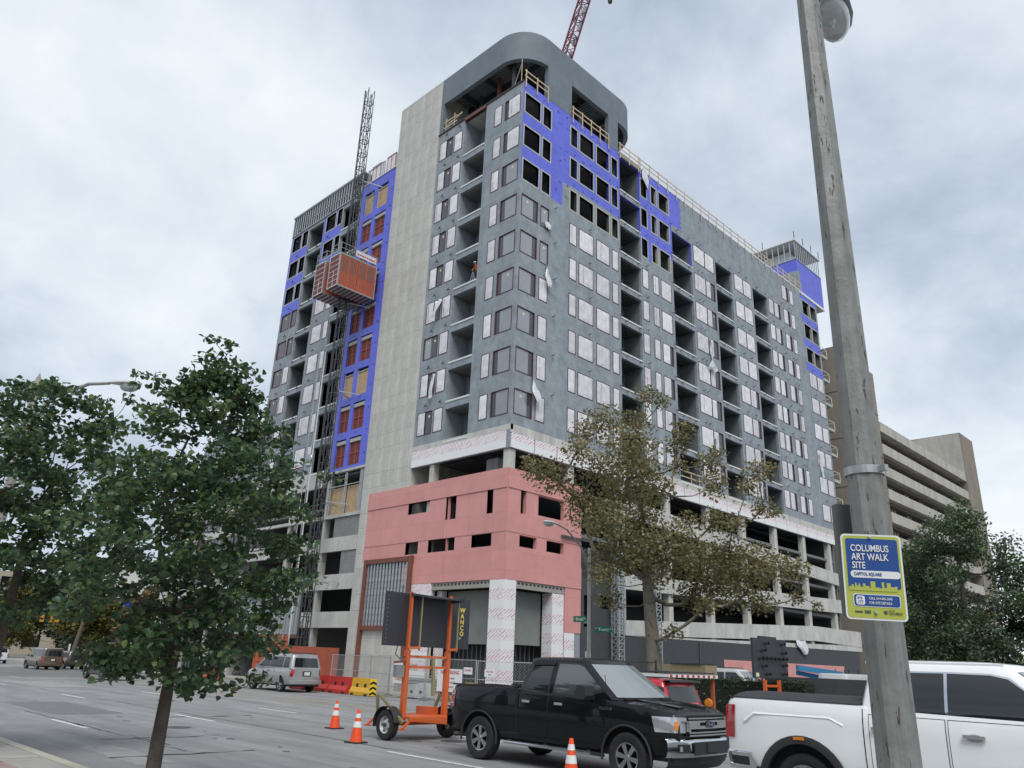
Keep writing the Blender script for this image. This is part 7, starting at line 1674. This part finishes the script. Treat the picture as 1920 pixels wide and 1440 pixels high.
for i in range(4): mb = MB(); mb.box(-17.5+i*5.6, -.4, 0, -17.0+i*5.6, .2, 16); mb.build('column', CONC, PD2)
# low buildings to the west
WBE = mat('beige_stone', (.36, .31, .24), .85, var=.1); WBW = mat('white_stone', (.60, .59, .56), .8, var=.06)
t = thing('museum_block', 'beige stone building with pale fins high above the far street', 'building', (-92, 8, gz(-92)))
mb = MB(); mb.box(-18, 0, 0, 10, 20, 13.2); mb.build('wall', WBE, t); mb = MB(); mb.box(10, -6, 8.0, 34, 10, 9.8); mb.build('canopy', WBW, t)
for i in range(12): mb = MB(); mb.prism([(-6, 9.8), (-6, 11.4), (-3, 9.8)], lambda a, b: (11+i*1.9, a, b), lambda a, b: (11.5+i*1.9, a, b)); mb.build('fin', WBW, t)
mb = MB(); mb.box(0, -.2, 6.2, 9.5, -.02, 8.6); mb.build('blue_banner', mat('mural_blue', (.04, .10, .42), .6, var=.3, scale=.5), t)
t = thing('shopfront_row', 'dark low shopfronts under the trees down the street', 'building', (-75, 10, gz(-75)))
mb = MB(); mb.box(-35, 0, 0, 34, 8, 5.0); mb.build('wall', mat('dark_brick', (.05, .042, .04), .9, var=.3, scale=1.5), t)
for i in range(16): mb = MB(); mb.box(-33+i*4.1, -.05, .4, -30.4+i*4.1, .05, 3.0); mb.build('window', CARGL if i % 3 else WBE, t)
t = thing('brick_block', 'plain brown block closing the far west end of the street', 'building', (-150, -8, gz(-150))); mb = MB(); mb.box(-20, -28, 0, 10, 34, 15); mb.build('wall', WBE, t)
for k in range(4):
    for j in range(9): mb = MB(); mb.box(9.95, -24+j*6, 1.5+k*3.5, 10.06, -21+j*6, 3.5+k*3.5); mb.build('window', CARGL, t)
# office block across the street, behind the viewer (it shows only in reflections)
t = thing('banded_office', 'pale office block with bands of windows across the street', 'building', (20, -74, .1))
for k in range(5): mb = MB(); mb.box(-45, -15, k*3.6, 55, 0, k*3.6+1.3); mb.build('spandrel', mat('office_stone', (.15, .145, .135), .8, var=.1), t); mb = MB(); mb.box(-44.8, -14.8, k*3.6+1.3, 54.8, -.3, k*3.6+3.6); mb.build('window_band', CARGL, t)
for i, (x, y) in enumerate(((6, -58), (16, -57), (27, -58), (46, -57), (56, -58))):
    b = (x, y, .1); cl = envelope(b, [(2, 1.6), (3.5, 2.4), (5, 2.2), (6.5, 1)], 30, 1.0, 200+i); make_tree('park_tree', ('first', 'second', 'third', 'fourth', 'fifth')[i]+' dark tree from the west in the row across the street', 'tree', b, [(x, y, 0), (x, y, 2), (x, y, 5)], .2, cl, .5, 1500, LD, BARK, seed=210+i, wd=.7, twigs=1, group='trees across the street')
# ---- poles, signal and barricade down the street ----------------------------------
x = -65; t = thing('utility_pole', 'leaning brown wooden pole right of the yellow traffic signals', 'pole', (x, -4.0, gz(x))); mb = MB(); mb.tube([(0, 0, 0), (1.2, .6, 7.2)], [.24, .19], 8); mb.build('pole', mat('pole_wood', (.13, .10, .08), .9, var=.25, scale=4), t); mb = MB(); mb.box(-.3, -.26, 1.6, .2, -.22, 2.3); mb.build('notice', SWHITE, t)
mb = MB(); mb.bar((1.0, .5, 6.4), (-5.0, -2.6, 6.0), .14); mb.build('mast_arm', POLEM, t)
TS = mat('signal_yellow', (.52, .27, .02), .5, var=.1)
for i, (dx, dy) in enumerate(((-4.9, -2.4), (-3.6, -1.7), (-2.9, -1.4))):
    s_ = thing('traffic_signal', ('left', 'middle', 'right')[i]+' of the three yellow traffic signals hung from the street arm', 'traffic signal', (x+dx, -4+dy, gz(x)+4.6)); mb = MB(); mb.box(-.2, -.2, 0, .2, .2, 1.1); mb.build('housing', TS, s_); mb = MB(); mb.bar((0, 0, 1.1), (0, 0, 1.5), .06); mb.build('hanger', DSTEEL, s_)
    mb = MB()
    for k in range(3): mb.lathe([(.001, 0), (.13, 0), (.14, .2)], 10, axis='y', c=(0, -.41, .2+k*.34))
    mb.build('lens_hood', DARKIN, s_)
x = -49.5; t = thing('striped_barricade', 'white and red striped barricade with two amber lamps on the far kerb', 'barricade', (x, -4.6, gz(x)+.12), .75)
for y in (-.55, .55): mb = MB(); mb.box(-.03, y-.04, 0, .03, y+.04, 2.0); mb.box(-.6, y-.04, 0, .6, y+.04, .06); mb.build('upright', SWHITE, t); mb = MB(); mb.lathe([(.001, -.05), (.12, -.05), (.12, .05), (.001, .05)], 10, axis='y', c=(0, y, 2.12)); mb.build('lamp', AMBER, t)
for z in (.55, 1.15, 1.7):
    mb = MB(); mb.box(.03, -.95, z, .05, .95, z+.22); bb = mb.build('board', SWHITE, t)
    for i in range(4): mb = MB(); mb.add([(.052, -.85+i*.46, z), (.052, -.65+i*.46, z), (.052, -.48+i*.46, z+.22), (.052, -.68+i*.46, z+.22)], ((0,1,2,3),)); mb.build('stripe', RPR, bb)
t = thing('sign_post', 'thin grey post with small white sign right of the striped barricade', 'sign', (-46.5, -4.4, gz(-46))); mb = MB(); mb.tube([(0, 0, 0), (.3, .15, 4.2)], .05, 6); mb.build('post', POLEM, t); mb = MB(); mb.box(-.3, -.1, 2.2, .3, -.06, 2.75); mb.build('sign_plate', SWHITE, t)
t = thing('bus_shelter', 'pale kiosk with a blue poster standing on the far pavement', 'kiosk', (-60, -1.5, gz(-60))); mb = MB(); mb.box(-.7, -.3, 0, .7, .3, 2.6); mb.build('housing', CONCG, t); mb = MB(); mb.box(-.5, -.32, .7, .5, -.305, 2.0); mb.build('poster', mat('poster_blue', (.12, .25, .36), .5), t)
